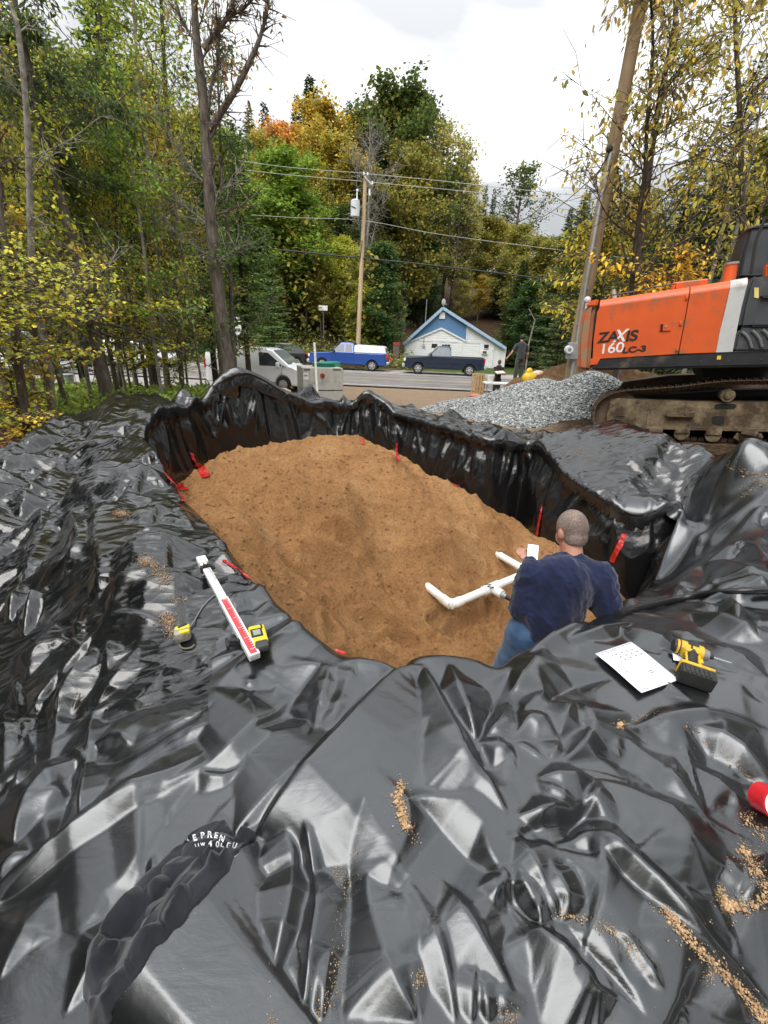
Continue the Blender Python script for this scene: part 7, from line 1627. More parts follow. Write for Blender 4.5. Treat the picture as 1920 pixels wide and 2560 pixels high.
tape([(478,1132),(484,1150),(492,1162)], .05, 'thin upper end of red tape on the far left wall')
tape([(490,1160),(505,1172),(518,1194)], .13, 'broad crumpled red tape patch at the far left corner of the sand')
tape([(408,1184),(430,1208),(452,1238),(459,1257)], .04, 'long red tape edging the left rim beside the sand corner')
tape([(445,1210),(455,1218),(464,1226)], .09, 'short red tape patch next to the left sand corner')
tape([(905,1098),(907,1112)], .05, 'small red tape on the far wall above the sand crest')
tape([(994,1108),(993,1130),(991,1152)], .05, 'narrow vertical red tape on the far wall, right of the sand crest')
tape([(1136,1209),(1141,1216)], .07, 'tiny red tape spot low on the right wall')
tape([(560,1401),(580,1416),(597,1430),(621,1452)], .03, 'thin red tape line along the left rim above the measuring rod')
tape([(846,1636),(854,1640)], .04, 'red tape corner peeping over the near rim')
# ---- sand crumbs lying on the sheet
def crumbs():
    rg = np.random.default_rng(77); C = []; R_ = []
    def put(px, py, n, sx_, sy_, r):
        for _ in range(n):
            a, b_ = px+rg.normal()*sx_, py+rg.normal()*sy_; l, nn = hit(a, b_, .002); C.append(tuple(l)); R_.append(r*.34*rg.uniform(.3, 1.5)**1.3)
    def line(pts, n, s_, r):
        l = crs(pts, 8)
        for _ in range(n): q = l[rg.integers(0, len(l))]; kq = .5+rg.exponential(.9); put(q[0], q[1], 1, s_*kq, s_*kq, r*(1.5 if kq < 1 else .7))
    for px, py, n, sx_, sy_ in ((306,1283,260,12,5),(366,1403,260,13,8),(392,1425,90,10,8),(412,1447,160,14,12),(398,1430,80,16,10),(447,1500,60,12,5),(420,1550,260,12,10),(425,1573,80,5,10),(440,1590,60,8,6),(1450,1132,260,18,6),(1485,1142,80,14,6),(1300,1076,120,10,3),(1345,1087,80,9,3)): put(px, py, n, sx_, sy_, .0065)
    line([(1000,1960),(995,2000),(1008,2040),(1015,2065)], 420, 5, .006); line([(1015,2060),(1028,2085),(1040,2110)], 60, 6, .004)
    line([(1795,2220),(1810,2255),(1830,2265),(1880,2262),(1918,2230)], 420, 7, .006); line([(1660,2275),(1700,2320),(1760,2385),(1830,2450),(1880,2510),(1919,2558)], 900, 6, .0055)
    line([(1858,2125),(1885,2165),(1910,2210)], 320, 9, .006); line([(1400,2280),(1480,2300),(1545,2335),(1600,2400)], 260, 8, .0035)
    line([(1720,1815),(1800,1880),(1860,1930),(1918,1985)], 260, 7, .003); line([(1560,1810),(1600,1795),(1650,1790)], 120, 7, .003); line([(1545,1815),(1550,1812)], 60, 5, .006)
    line([(1820,1165),(1860,1180),(1918,1190)], 160, 5, .009); line([(1850,1190),(1900,1205),(1918,1215)], 140, 7, .009); line([(1860,1240),(1870,1225),(1900,1222)], 60, 4, .008)
    line([(1920,2100),(1880,2060),(1862,2040)], 160, 9, .004); line([(830,2500),(840,2420),(850,2330),(860,2250),(880,2160),(900,2080)], 260, 14, .0022); line([(805,2540),(825,2470),(835,2400)], 160, 9, .003)
    for px, py in ((1050,2440),(1048,2452),(1260,2530),(845,2180),(860,2200),(1770,2440),(680,2550),(1280,2540)): put(px, py, 40, 8, 10, .003)
    for _ in range(700): put(rg.uniform(300, 1920), rg.uniform(1700, 2560), 1, 0, 0, .0016)
    C = np.array(C); C = np.repeat(C, 2, 0)+rg.normal(size=(len(C)*2, 3))*np.array([.006, .006, 0]); R_ = list(np.repeat(R_, 2)*rg.uniform(.5, 1.1, len(C))); n = len(C); o = stones('scattered_sand', C, 1.0, rg, SANDC, None)
    # scale each crumb about its own centre
    co = np.empty(n*18); o.data.vertices.foreach_get('co', co); co = co.reshape(n, 6, 3); co = C[:, None]+(co-C[:, None])*np.array(R_)[:, None, None]; o.data.vertices.foreach_set('co', co.ravel()); o.data.update()
    tag(o, 'crumbs and streaks of tan sand scattered over the black sheet', 'sand crumbs', kind='stuff')
SANDC = mat('dry_sand_crumb', (.5, .33, .18), .95, var=.35, scale=40)
crumbs()
# ---- clods on the sand heap
rg = np.random.default_rng(5); cx_ = rg.uniform(-2.6, 2.6, 5200); cy_ = rg.uniform(1.5, 7.3, 5200); ok = poly_sd(cx_, cy_, RIMS) > .05; cx_, cy_ = cx_[ok], cy_[ok]
cz_ = sandz(cx_, cy_); o = stones('sand_clods', np.c_[cx_, cy_, cz_], .013, rg, SAND, bpy.data.objects['sand_pile'])
# ---- white pipe frame
PVC = mat('white_pvc_pipe', (.80, .79, .74), .35, var=.04, scale=8, dirt=(.5, .42, .32), dirtamt=.15)
pts_px = [(1036,1440),(1127,1513),(1228,1470),(1330,1420),(1252,1398)]
zc = float(np.mean([hit(*p)[0].z for p in pts_px[:3]]))+.075
pf = thing('pipe_frame', 'white plastic pipe frame with elbow and tee lying on the sand by the worker', 'pipe', (0, 0, 0))
q = [P(a, b_, z=zc) for a, b_ in pts_px]; PR = .041
def pipe(name, a, b_, r=PR, m=PVC, parent=pf, seg=24):
    k = MB(); k.bar(a, b_, r, r, seg); return k.build(name, m, parent, smooth=True)
pipe('pipe', q[0], q[1]); pipe('pipe', q[1], q[2]); d12 = (q[2]-q[1]).normalized(); far_end = q[1]+d12*1.15; pipe('pipe', q[2], far_end)
d01 = (q[0]-q[1]).normalized(); pipe('pipe', far_end, far_end+d01*.42)
k = MB(); k.tube([q[1]+d01*.13, q[1]+d01*.05, q[1]+(d01+d12)*.018, q[1]+d12*.05, q[1]+d12*.13], PR*1.17, 24); el = k.build('elbow', PVC, pf, smooth=True)
k = MB(); k.tube([far_end+d01*.13, far_end+d01*.05, far_end+(d01-d12)*.018, far_end-d12*.05, far_end-d12*.13], PR*1.17, 24); k.build('elbow', PVC, pf, smooth=True)
k = MB(); k.bar(q[2]-d12*.11, q[2]+d12*.11, PR*1.2, PR*1.2, 24); nd = Vector((d12.y, -d12.x, 0)).normalized(); nd = nd if nd.y < 0 else -nd; k.bar(q[2], q[2]+nd*.14, PR*1.12, PR*1.12, 24); tee = k.build('tee', PVC, pf, smooth=True)
k = MB(); k.bar(q[2]+nd*.14, q[2]+nd*.17, PR*.8, PR*.8, 18); k.bar(q[2]+nd*.17, q[2]+nd*.19, PR*.6, PR*.6, 16); k.build('clamp', STEEL, tee, smooth=True)
k = MB(); e0 = q[2]+nd*.18; k.tube([e0, e0+nd*.15+Vector((.03,0,-.01)), e0+nd*.35+Vector((.12,0,-.03)), e0+nd*.6+Vector((.3,0,-.12))], .021, 12); k.build('black_hose', mat('black_hose_rubber', (.015,.015,.015), .35), pf, smooth=True)
# frayed open ends
for e, dd in ((q[0], d01), (far_end+d01*.42, d01)):
    k = MB(); s_ = dd.orthogonal().normalized(); t_ = dd.cross(s_)
    for i in range(14):
        a = 2*PI*i/14; a2 = 2*PI*(i+1)/14; l = random.uniform(.0, .05) if i % 5 else random.uniform(.05, .09); c0 = e+(s_*math.cos(a)+t_*math.sin(a))*PR; c1 = e+(s_*math.cos(a2)+t_*math.sin(a2))*PR; k.face([c0, c1, c1+dd*l*.9, c0+dd*l])
    o = k.build('torn_end', PVC, pf); o.modifiers.new('t', 'SOLIDIFY').thickness = .004
mk = q[2]+Vector((0, 0, PR*1.2+.001)); ang = math.atan2(d12.y, d12.x)
text_mesh('marker_letter', 'W', .10, DARKTRIM, (0,0,0), Matrix.Translation(mk-d12*.05+nd*.035) @ Matrix.Rotation(ang+math.radians(75), 4, 'Z') @ Matrix.Translation((-.04, -.03, 0)), tee, .0015)
# black roll of pipe along the near right rim
k = MB(); hp = [hit(a, b_, .012)[0] for a, b_ in ((1545,1540),(1575,1530),(1612,1519),(1690,1502),(1762,1488),(1840,1480),(1925,1476),(1990,1474))]; hp = [Vector(p) for p in crs([tuple(p) for p in hp], 4)]
for i in range(3): hp = [hp[0]]+[(hp[j-1]+hp[j]*2+hp[j+1])/4 for j in range(1, len(hp)-1)]+[hp[-1]]
k.tube(hp, .020, 12); tag(k.build('black_pipe', mat('glossy_black_tube', (.012,.012,.013), .2), smooth=True), 'long thin black tube lying along the near right rim of the pit', 'tube')
# ---- voxel figure tools
def capsule(bm, a, b_, r0, r1, seg=14):
    a = Vector(a); b_ = Vector(b_)
    for p, r in ((a, r0), (b_, r1)):
        rr = bmesh.ops.create_uvsphere(bm, u_segments=seg, v_segments=8, radius=r); bmesh.ops.translate(bm, vec=p, verts=rr['verts'])
    d = b_-a
    if d.length > 1e-4:
        rr = bmesh.ops.create_cone(bm, cap_ends=True, segments=seg, radius1=r0, radius2=r1, depth=d.length); bmesh.ops.rotate(bm, cent=(0,0,0), matrix=d.to_track_quat('Z', 'Y').to_matrix(), verts=rr['verts']); bmesh.ops.translate(bm, vec=(a+b_)/2, verts=rr['verts'])
def ellip(bm, c, r, rot=None, seg=18):
    rr = bmesh.ops.create_uvsphere(bm, u_segments=seg, v_segments=12, radius=1); bmesh.ops.scale(bm, vec=r, verts=rr['verts'])
    if rot is not None: bmesh.ops.rotate(bm, cent=(0,0,0), matrix=rot, verts=rr['verts'])
    bmesh.ops.translate(bm, vec=c, verts=rr['verts'])
def fuse(name, build, voxel, m, parent, smooth_it=6, disp=None):
    bm = bmesh.new(); build(bm); me = bpy.data.meshes.new(name); bm.to_mesh(me); bm.free(); o = bpy.data.objects.new(name, me); COL.objects.link(o)
    r = o.modifiers.new('r', 'REMESH'); r.mode = 'VOXEL'; r.voxel_size = voxel; s_ = o.modifiers.new('s', 'SMOOTH'); s_.factor = .5; s_.iterations = smooth_it
    bpy.context.view_layer.update(); me2 = bpy.data.meshes.new_from_object(o.evaluated_get(bpy.context.evaluated_depsgraph_get())); bpy.data.objects.remove(o); me2.name = name
    if disp:
        n = len(me2.vertices); co = np.empty(n*3); me2.vertices.foreach_get('co', co); co = co.reshape(-1, 3); no = np.empty(n*3); me2.vertices.foreach_get('normal', no); no = no.reshape(-1, 3); co = co+no*disp(co)[:, None]; me2.vertices.foreach_set('co', co.ravel()); me2.update()
    ob = link_mesh(name, me2, parent, m, smooth=True); return ob
SKIN = mat('warm_skin', (.50, .25, .17), .5, var=.12, scale=14, dirt=(.45, .15, .10), dirtamt=.35, dscale=9)
def hair_mat():
    m, nt, b = new_mat('short_grey_brown_hair'); tc = N(nt, 'ShaderNodeTexCoord'); n = N(nt, 'ShaderNodeTexNoise', Scale=160.0, Detail=4.0); nt.links.new(tc.outputs['Object'], n.inputs[0]); n2 = N(nt, 'ShaderNodeTexNoise', Scale=9.0, Detail=3.0); nt.links.new(tc.outputs['Object'], n2.inputs[0])
    c1 = ramp(nt, n.outputs['Fac'], [(.3, (.13, .095, .075)), (.52, (.22, .17, .145)), (.72, (.34, .29, .26))]); c2 = ramp(nt, n2.outputs['Fac'], [(.4, (.8, .75, .72)), (.6, (1.15, 1.12, 1.1))])
    k = N(nt, 'ShaderNodeMix', data_type='RGBA', blend_type='MULTIPLY'); k.inputs[0].default_value = 1; nt.links.new(c1, k.inputs[6]); nt.links.new(c2, k.inputs[7]); nt.links.new(k.outputs[2], b.inputs['Base Color']); b.inputs['Roughness'].default_value = .85
    bp = N(nt, 'ShaderNodeBump', Strength=.8, Distance=.004); nt.links.new(n.outputs['Fac'], bp.inputs['Height']); nt.links.new(bp.outputs[0], b.inputs['Normal']); return m
def cloth_mat(name, col, wear, wsc=7, bsc=220):
    m, nt, b = new_mat(name); tc = N(nt, 'ShaderNodeTexCoord'); n = N(nt, 'ShaderNodeTexNoise', Scale=float(wsc), Detail=5.0); nt.links.new(tc.outputs['Object'], n.inputs[0]); n2 = N(nt, 'ShaderNodeTexNoise', Scale=float(bsc), Detail=2.0); nt.links.new(tc.outputs['Object'], n2.inputs[0])
    nt.links.new(ramp(nt, n.outputs['Fac'], [(.35, col), (.68, wear)]), b.inputs['Base Color']); b.inputs['Roughness'].default_value = .92; b.inputs['Sheen Weight'].default_value = .25; b.inputs['Specular IOR Level'].default_value = .15
    bp = N(nt, 'ShaderNodeBump', Strength=.35, Distance=.002); nt.links.new(n2.outputs['Fac'], bp.inputs['Height']); nt.links.new(bp.outputs[0], b.inputs['Normal']); return m
NAVYC = cloth_mat('navy_sweatshirt', (.010, .014, .040), (.020, .027, .070)); JEAN = cloth_mat('blue_denim', (.022, .055, .12), (.06, .12, .22), 12, 400); CHAR = cloth_mat('charcoal_cotton', (.018, .020, .024), (.040, .042, .048), 9)
# ---- the man in the pit
hd = P(1429, 1326, d=2.56); nk = P(1433, 1392, d=2.54); shL = P(1330, 1432, d=2.52); shR = P(1498, 1438, d=2.50); hipc = P(1352, 1590, d=2.62); chest = (shL+shR)/2
elL = P(1302, 1518, d=2.56); haL = P(1322, 1402, d=2.92); elR = P(1520, 1528, d=2.50); haR = P(1420, 1440, d=2.98)
fz_ = float(sandz(hipc.x-.1, hipc.y)); across = (shR-shL).normalized(); fwd = Vector((-.25, 1, 0)).normalized()
wk = thing('person', 'man in navy sweatshirt and jeans standing in the pit, back turned, looking at his phone', 'person', (hipc.x, hipc.y, fz_)); W0 = wk.location.copy()
def R(p): return Vector(p)-W0
hips = hipc; lf = Vector((hipc.x-.26, hipc.y-.02, fz_+.05)); rf = Vector((hipc.x+.06, hipc.y+.08, fz_+.05)); knL = (hips-across*.10+lf)/2+fwd*.05; knR = (hips+across*.10+rf)/2+fwd*.06
HR = Matrix.Rotation(math.radians(-14), 3, 'X') @ Matrix.Rotation(math.radians(18), 3, 'Z')
def body(bm):
    ellip(bm, R(hd)+Vector((0,0,.015)), (.078, .098, .105), HR); ellip(bm, R(hd)+fwd*.035+Vector((0,0,-.06)), (.060, .065, .06), HR)   # skull, jaw
    capsule(bm, R(hd)+fwd*.10+Vector((0,0,-.02)), R(hd)+fwd*.115+Vector((0,0,-.045)), .010, .015)                                         # nose
    for s_ in (-1, 1): ellip(bm, R(hd)+HR @ Vector((s_*.080, .0, -.022)), (.013, .022, .034), HR)
    capsule(bm, R(hd)+Vector((0,-.02,-.06)), R(nk)+Vector((0,0,-.05)), .062, .07)
    for s_, sh_, el_, ha_ in ((-1, shL, elL, haL), (1, shR, elR, haR)):
        capsule(bm, R(sh_), R(el_), .055, .045); capsule(bm, R(el_), R(ha_), .045, .028)
    ellip(bm, (R(chest)+R(hips))/2, (.15, .10, .22)); capsule(bm, R(hips)-across*.08, R(hips)+across*.08, .12, .12)
    for kn, ft, s_ in ((knL, lf, -1), (knR, rf, 1)): capsule(bm, R(hips)+across*.09*s_, R(kn), .085, .06); capsule(bm, R(kn), R(ft), .058, .042); capsule(bm, R(ft), R(ft)+fwd*.16, .045, .035)
    for ha_, s_ in ((haL, -1), (haR, 1)):
        c = R(ha_)+fwd*.05; ellip(bm, c, (.042, .050, .020))
        for k_ in range(4):
            a = c+fwd*.035+across*(-.028+.019*k_); m1 = a+fwd*(.030+.006*(k_ in (1, 2)))+Vector((0,0,.008)); m2 = m1+Vector((-s_*.012, .008, .022)); capsule(bm, a, m1, .0095, .009, 8); capsule(bm, m1, m2, .009, .008, 8)
        a = c-across*s_*.035; capsule(bm, a, a+fwd*.03+Vector((0,0,.025)), .011, .009, 8)
bd = fuse('body', body, .0085, SKIN, wk, 4)
def shirt(bm):
    up = (R(nk)-R(hips)).normalized()
    capsule(bm, R(shL)-up*.02, R(shR)-up*.02, .088, .088, 20); ellip(bm, R(chest)*.75+R(hips)*.25, (.205, .145, .22)); ellip(bm, R(chest)*.45+R(hips)*.55, (.198, .155, .24)); ellip(bm, R(chest)*.2+R(hips)*.8+Vector((.02,0,.0)), (.19, .165, .17)); capsule(bm, R(chest)*.9+R(hips)*.1-fwd*.03, R(hips)+Vector((0,0,.12)), .135, .165, 20)
    capsule(bm, R(nk)-Vector((0,0,.035)), R(shL)-up*.01, .078, .075); capsule(bm, R(nk)-Vector((0,0,.035)), R(shR)-up*.01, .078, .075)
    for sh_, el_, ha_ in ((shL, elL, haL), (shR, elR, haR)): capsule(bm, R(sh_), R(el_), .085, .072, 18); capsule(bm, R(el_), R(ha_)-fwd*.02, .077, .044, 18)
def folds_(co):
    x, y, z = co.T; f = ridged(x*9+z*3, z*5-y*2, 201, 2)-.45; g = ridged((x+y)*14, (z-x)*11, 203, 2)-.45; arm = np.clip((np.abs(x-R(chest).x)-.14)/.1, 0, 1); low = np.clip((.35-(z-R(hips).z))/.3, 0, 1)
    return .020*f*(.5+low)+.014*g*(.4+arm)+.008*(ridged(x*26+z*12, z*20, 207, 2)-.45)
swt = fuse('sweatshirt', shirt, .008, NAVYC, wk, 14, folds_)
k = MB(); up = (R(hd)-R(nk)).normalized()
ring = [R(nk)+Vector((0,0,-.008))+Vector((.080*math.cos(a), .078*math.sin(a)+.005, -.012*math.sin(a)+.012*math.cos(a)*0)) for a in np.linspace(0, 2*PI, 25)]; k.tube(ring, .013, 8); k.build('collar', NAVYC, swt, smooth=True)
for ha_, el_ in ((haL, elL), (haR, elR)):
    k = MB(); d = (R(ha_)-R(el_)).normalized(); k.bar(R(ha_)-d*.06, R(ha_)+d*.005, .041, .036, 18); k.build('cuff', NAVYC, swt, smooth=True)
def jeans(bm):
    capsule(bm, R(hips)-across*.07, R(hips)+across*.08, .148, .145, 20); ellip(bm, R(hips)-fwd*.05-Vector((0,0,.06)), (.18, .15, .13))
    for kn, ft, s_ in ((knL, lf, -1), (knR, rf, 1)): capsule(bm, R(hips)+across*.10*s_-Vector((0,0,.06)), R(kn), .118, .082, 18); capsule(bm, R(kn), R(ft)+Vector((0,0,.05)), .080, .068, 18)
jn = fuse('jeans', jeans, .009, JEAN, wk, 4, lambda co: .010*(ridged(co[:, 0]*8, co[:, 2]*13+co[:, 0]*5, 205, 2)-.45))
for s_ in (-1, 1):
    k = MB(); c = R(hips)+across*.085*s_-fwd*.205-Vector((0,0,.09)); pl_ = [(-.07,.06),(.07,.06),(.07,-.05),(0,-.09),(-.07,-.05),(-.07,.06)]; k.tube([c+across*a+Vector((0,0,b_))+fwd*abs(a)*.35 for a, b_ in pl_], .0035, 6); k.build('pocket_stitching', mat('pale_denim_thread', (.16,.22,.3), .9), jn)
for ft in (lf, rf):
    k = MB(); c = R(ft)+fwd*.07; k.box(c, (.11, .30, .09), bev=.035); k.build('boot', mat('tan_work_boot', (.16,.09,.04), .8), wk, smooth=True)
def hairb(bm):
    ellip(bm, R(hd)+Vector((0,0,.018)), (.0815, .1015, .1085), HR); ellip(bm, R(hd)+HR @ Vector((0, -.035, -.03)), (.070, .070, .075), HR)
hr = fuse('hair', hairb, .005, hair_mat(), wk, 3)
bm = bmesh.new(); bm.from_mesh(hr.data); hi = HR.inverted()
dead = [f for f in bm.faces if (lambda q: q.z < -.03-.55*max(0, -q.y+.00)*0-.0 and q.y > .02 or q.z < -.072 or (q.y > .055 and q.z < .03))(hi @ (f.calc_center_median()-R(hd)))]
bmesh.ops.delete(bm, geom=dead, context='FACES'); bm.to_mesh(hr.data); bm.free()
ph = thing('phone', 'smartphone with bright screen held up by the man in the pit', 'phone', tuple(P(1331, 1388, d=2.93))); ph.rotation_euler = (math.radians(52), 0, math.radians(-12))
k = MB(); k.box((0,0,0), (.078, .152, .009), bev=.004); k.build('case', DARKTRIM, ph, smooth=True)
def screen_mat():
    m, nt, b = new_mat('lit_phone_screen'); b.inputs['Base Color'].default_value = (.7,.7,.72,1); b.inputs['Emission Color'].default_value = (.9,.93,1,1); b.inputs['Emission Strength'].default_value = .6; b.inputs['Roughness'].default_value = .1; return m
k = MB(); k.box((0,0,.0052), (.070, .144, .001)); k.build('screen', screen_mat(), ph)
# ---- two people by the road
def far_person(label, px, pyf, Y, h, lean, top, bottom, arms, cap=None, seed=0, zf=None, hand_item=None):
    f = P(px, pyf, Y=Y); z0 = f.z if zf is None else zf; t = thing('person', label, 'person', (f.x, Y, z0)); s_ = h/1.75; L = Vector((math.sin(lean[0]), math.sin(lean[1]), 1))
    hp_ = Vector((0, 0, .92*s_)); ch = hp_+L*.48*s_; hd_ = hp_+L*.72*s_+Vector((0,0,.02))
    def b0(bm):
        ellip(bm, hd_, (.075*s_, .092*s_, .11*s_)); capsule(bm, ch, hd_, .07, .055); capsule(bm, hp_, ch, .12, .13)
        for i, (e, w) in enumerate(arms):
            sh = ch+Vector((.19*(-1 if i == 0 else 1), 0, .0)); capsule(bm, sh, Vector(e), .05, .038); capsule(bm, Vector(e), Vector(w), .038, .026); ellip(bm, Vector(w), (.035, .03, .05))
        for sx_ in (-1, 1): capsule(bm, hp_+Vector((sx_*.09, 0, 0)), Vector((sx_*(.10+abs(lean[0])*.5), 0, .06)), .08, .05)
    fuse('body', b0, .018, SKIN, t, 3)
    def b1(bm):
        capsule(bm, hp_+Vector((0,0,.02)), ch, .155, .16, 16); capsule(bm, ch-Vector((.15,0,.02)), ch+Vector((.15,0,-.02)), .09, .09)
        for i, (e, w) in enumerate(arms): sh = ch+Vector((.19*(-1 if i == 0 else 1), 0, .0)); capsule(bm, sh, sh*.35+Vector(e)*.65, .075, .062)
    fuse('shirt', b1, .018, top, t, 3)
    def b2(bm):
        ellip(bm, hp_, (.165, .125, .14))
        for sx_ in (-1, 1): capsule(bm, hp_+Vector((sx_*.09, 0, -.05)), Vector((sx_*(.10+abs(lean[0])*.5), 0, .10)), .10, .068); 
    fuse('trousers', b2, .018, bottom, t, 3)
    k = MB(); [k.box((sx_*(.10+abs(lean[0])*.5), .04, .05), (.10, .27, .10), bev=.03) for sx_ in (-1,)]; k.build('shoe', DARKTRIM, t, smooth=True); k = MB(); k.box((.10+abs(lean[0])*.5, .04, .05), (.10, .27, .10), bev=.03); k.build('shoe', DARKTRIM, t, smooth=True)
    k = MB(); k.sphere(hd_+Vector((0,-.008,.02)), .1, (.84,1.0,1.1)); hr_ = k.build('cap' if cap else 'hair', cap or mat('brown_hair', (.09,.055,.035), .9), t, smooth=True)
    if cap: k = MB(); k.box(hd_+Vector((.0,.12,.04)), (.13,.12,.012)); k.build('cap_peak', cap, hr_)
    else:
        bm = bmesh.new(); bm.from_mesh(hr_.data); bmesh.ops.delete(bm, geom=[f for f in bm.faces if (f.calc_center_median()-hd_).z < .0 and (f.calc_center_median()-hd_).x > .03], context='FACES'); bm.to_mesh(hr_.data); bm.free()
    return t
TEE = cloth_mat('dark_grey_tee', (.035,.038,.045), (.06,.062,.07)); TEE2 = cloth_mat('black_tee', (.015,.015,.015), (.03,.03,.03)); TRS = cloth_mat('dark_work_trousers', (.02,.022,.028), (.04,.042,.05)); CAMO = cloth_mat('grey_green_camo', (.035,.04,.035), (.11,.12,.10), 16)
far_person('person in black tee standing behind the white table, holding a pale plate', 1239, 982, 21.4, 1.72, (.0, .0), TEE2, TRS, [((-.12,-.15,1.22),(.18,-.22,1.12)), ((.24,-.12,1.2),(.26,-.3,1.12))], zf=tz(P(1239,982,Y=21.4).x,21.4))
k = MB(); k.box((0,0,0), (.42,.28,.04), bev=.01); o = k.build('pale_plate', mat('pale_board', (.62,.56,.45), .6)); p_ = P(1250, 931, Y=21.1); o.location = p_; o.rotation_euler = (.3, -.1, .2); tag(o, 'pale flat board held by the person in the black tee', 'board')
far_person('man in dark grey tee, camouflage trousers and black cap, leaning to his left', 1292, 958, 18.2, 1.78, (.02, .30), TEE, CAMO, [((-.38,-.02,1.15),(-.56,-.05,.92)), ((.30,.1,1.1),(.34,.28,.95))], cap=DARKTRIM)
# ---- measuring rod, tapes and receiver
a, _ = hit(507, 1424); c, _ = hit(640, 1672); a.z += .03; c.z += .045; L_ = (c-a).length; X_ = (c-a).normalized(); Zr = Vector((0,0,1)); Y_ = Zr.cross(X_).normalized(); Z_ = X_.cross(Y_)
lift = max(0, max(ground_under(*(a+X_*L_*t).xy)-(a+X_*L_*t).z+.02 for t in np.linspace(.05, .95, 12))); a = a+Vector((0,0,lift)); c = c+Vector((0,0,lift*.6)); L_ = (c-a).length; X_ = (c-a).normalized(); Y_ = Zr.cross(X_).normalized(); Z_ = X_.cross(Y_)
M_ = Matrix(((X_.x, Y_.x, Z_.x, a.x), (X_.y, Y_.y, Z_.y, a.y), (X_.z, Y_.z, Z_.z, a.z), (0,0,0,1)))
rod = empty_at('measuring_rod', M_, 'white and red telescopic measuring rod lying across the left bank', 'measuring rod')
ALU = mat('white_enamel', (.80,.80,.80), .35, var=.03); REDE = mat('red_scale_face', (.55,.05,.06), .4, var=.15, scale=20)
wd = .047
k = MB(); k.box((L_*.5, 0, 0), (L_, wd*.86, .026), bev=.003); k.build('rod_body', ALU, rod, smooth=True)
k = MB(); k.box((L_*.74, 0, .0), (L_*.52, wd, .032), bev=.003); sl2 = k.build('rod_sleeve', ALU, rod, smooth=True)
k = MB(); k.box((L_*.745, .0, .0166), (L_*.49, wd*.60, .0022)); k.build('red_scale', REDE, sl2)
k = MB()
for i in range(26): k.box((L_*(.51+.018*i), .012 if i % 5 else .006, .0182), (.0022, .012 if i % 5 else .026, .0012))
k.build('scale_marks', DECALW, sl2)
k = MB()
for i in range(14): k.box((L_*(.10+.014*i), .012, .0138), (.0022, .010 if i % 3 else .022, .0012))
k.build('scale_marks', DECALK, rod)
k = MB(); k.box((.02, 0, .004), (.07, wd*1.1, .04), bev=.006); k.build('end_cap', ALU, rod, smooth=True)
k = MB(); k.box((.10, 0, .002), (.022, wd*1.25, .045), bev=.004); k.bar((.10, 0, .02), (.10, 0, .036), .014, .014, 14); k.bar((.10, wd*.6, .0), (.10, wd*.95, .0), .012, .010, 12); k.build('rod_clamp', DARKTRIM, rod, smooth=True)
k = MB(); k.bar((.10, 0, .036), (.10, 0, .039), .008, .008, 12); k.build('bubble', mat('pale_bubble', (.7,.72,.5), .2), rod)
YEL = mat('bright_yellow_plastic', (.72, .58, .03), .4, var=.04); LCD = mat('grey_lcd', (.30,.33,.28), .2)
# receiver: clamp arm across the rod, yellow head beside it
px_ = P(648, 1617, z=c.z+.02); hitp, _ = hit(648, 1617); rc = thing('laser_receiver', 'yellow laser receiver with black clamp arm laid over the rod', 'laser receiver', (hitp.x, hitp.y, hitp.z+.055)); ad, _ = hit(572, 1650); vv_ = Vector((ad.x-hitp.x, ad.y-hitp.y, 0)); rc.rotation_euler = (0, 0, math.atan2(vv_.y, vv_.x)); La = vv_.length
k = MB(); k.box((0, -.01, 0), (.075, .13, .030), bev=.012); k.box((0, .055, 0), (.068, .045, .034), bev=.012); k.build('housing', YEL, rc, smooth=True)
k = MB(); k.box((-.004, .070, .003), (.060, .052, .034), bev=.012); k.build('bumper', mat('dark_rubber_bumper', (.05,.05,.055), .6), rc, smooth=True)
k = MB(); k.box((.004, -.012, .0155), (.050, .060, .003), bev=.001); k.build('bezel', DARKTRIM, rc); k = MB(); k.box((.004, -.012, .0175), (.032, .038, .002)); k.build('display', LCD, rc)
k = MB(); [k.bar((-.022+.0*i, -.050-.0*i+.012*i-.012, .015), (-.022, -.050+.012*i-.012, .0185), .004, .004, 8) for i in range(3)]; k.build('button', DARKTRIM, rc)
k = MB(); k.box((La*.5, .0, -.004), (La*.95, .024, .018), bev=.004); k.box((La*.66, .004, .010), (La*.34, .018, .010), bev=.003); k.box((La*.98, 0, -.002), (.014, .058, .030), bev=.004); k.bar((La*.80, .0, -.006), (La*.80, .0, .018), .016, .013, 14); k.build('clamp_arm', DARKTRIM, rc, smooth=True)
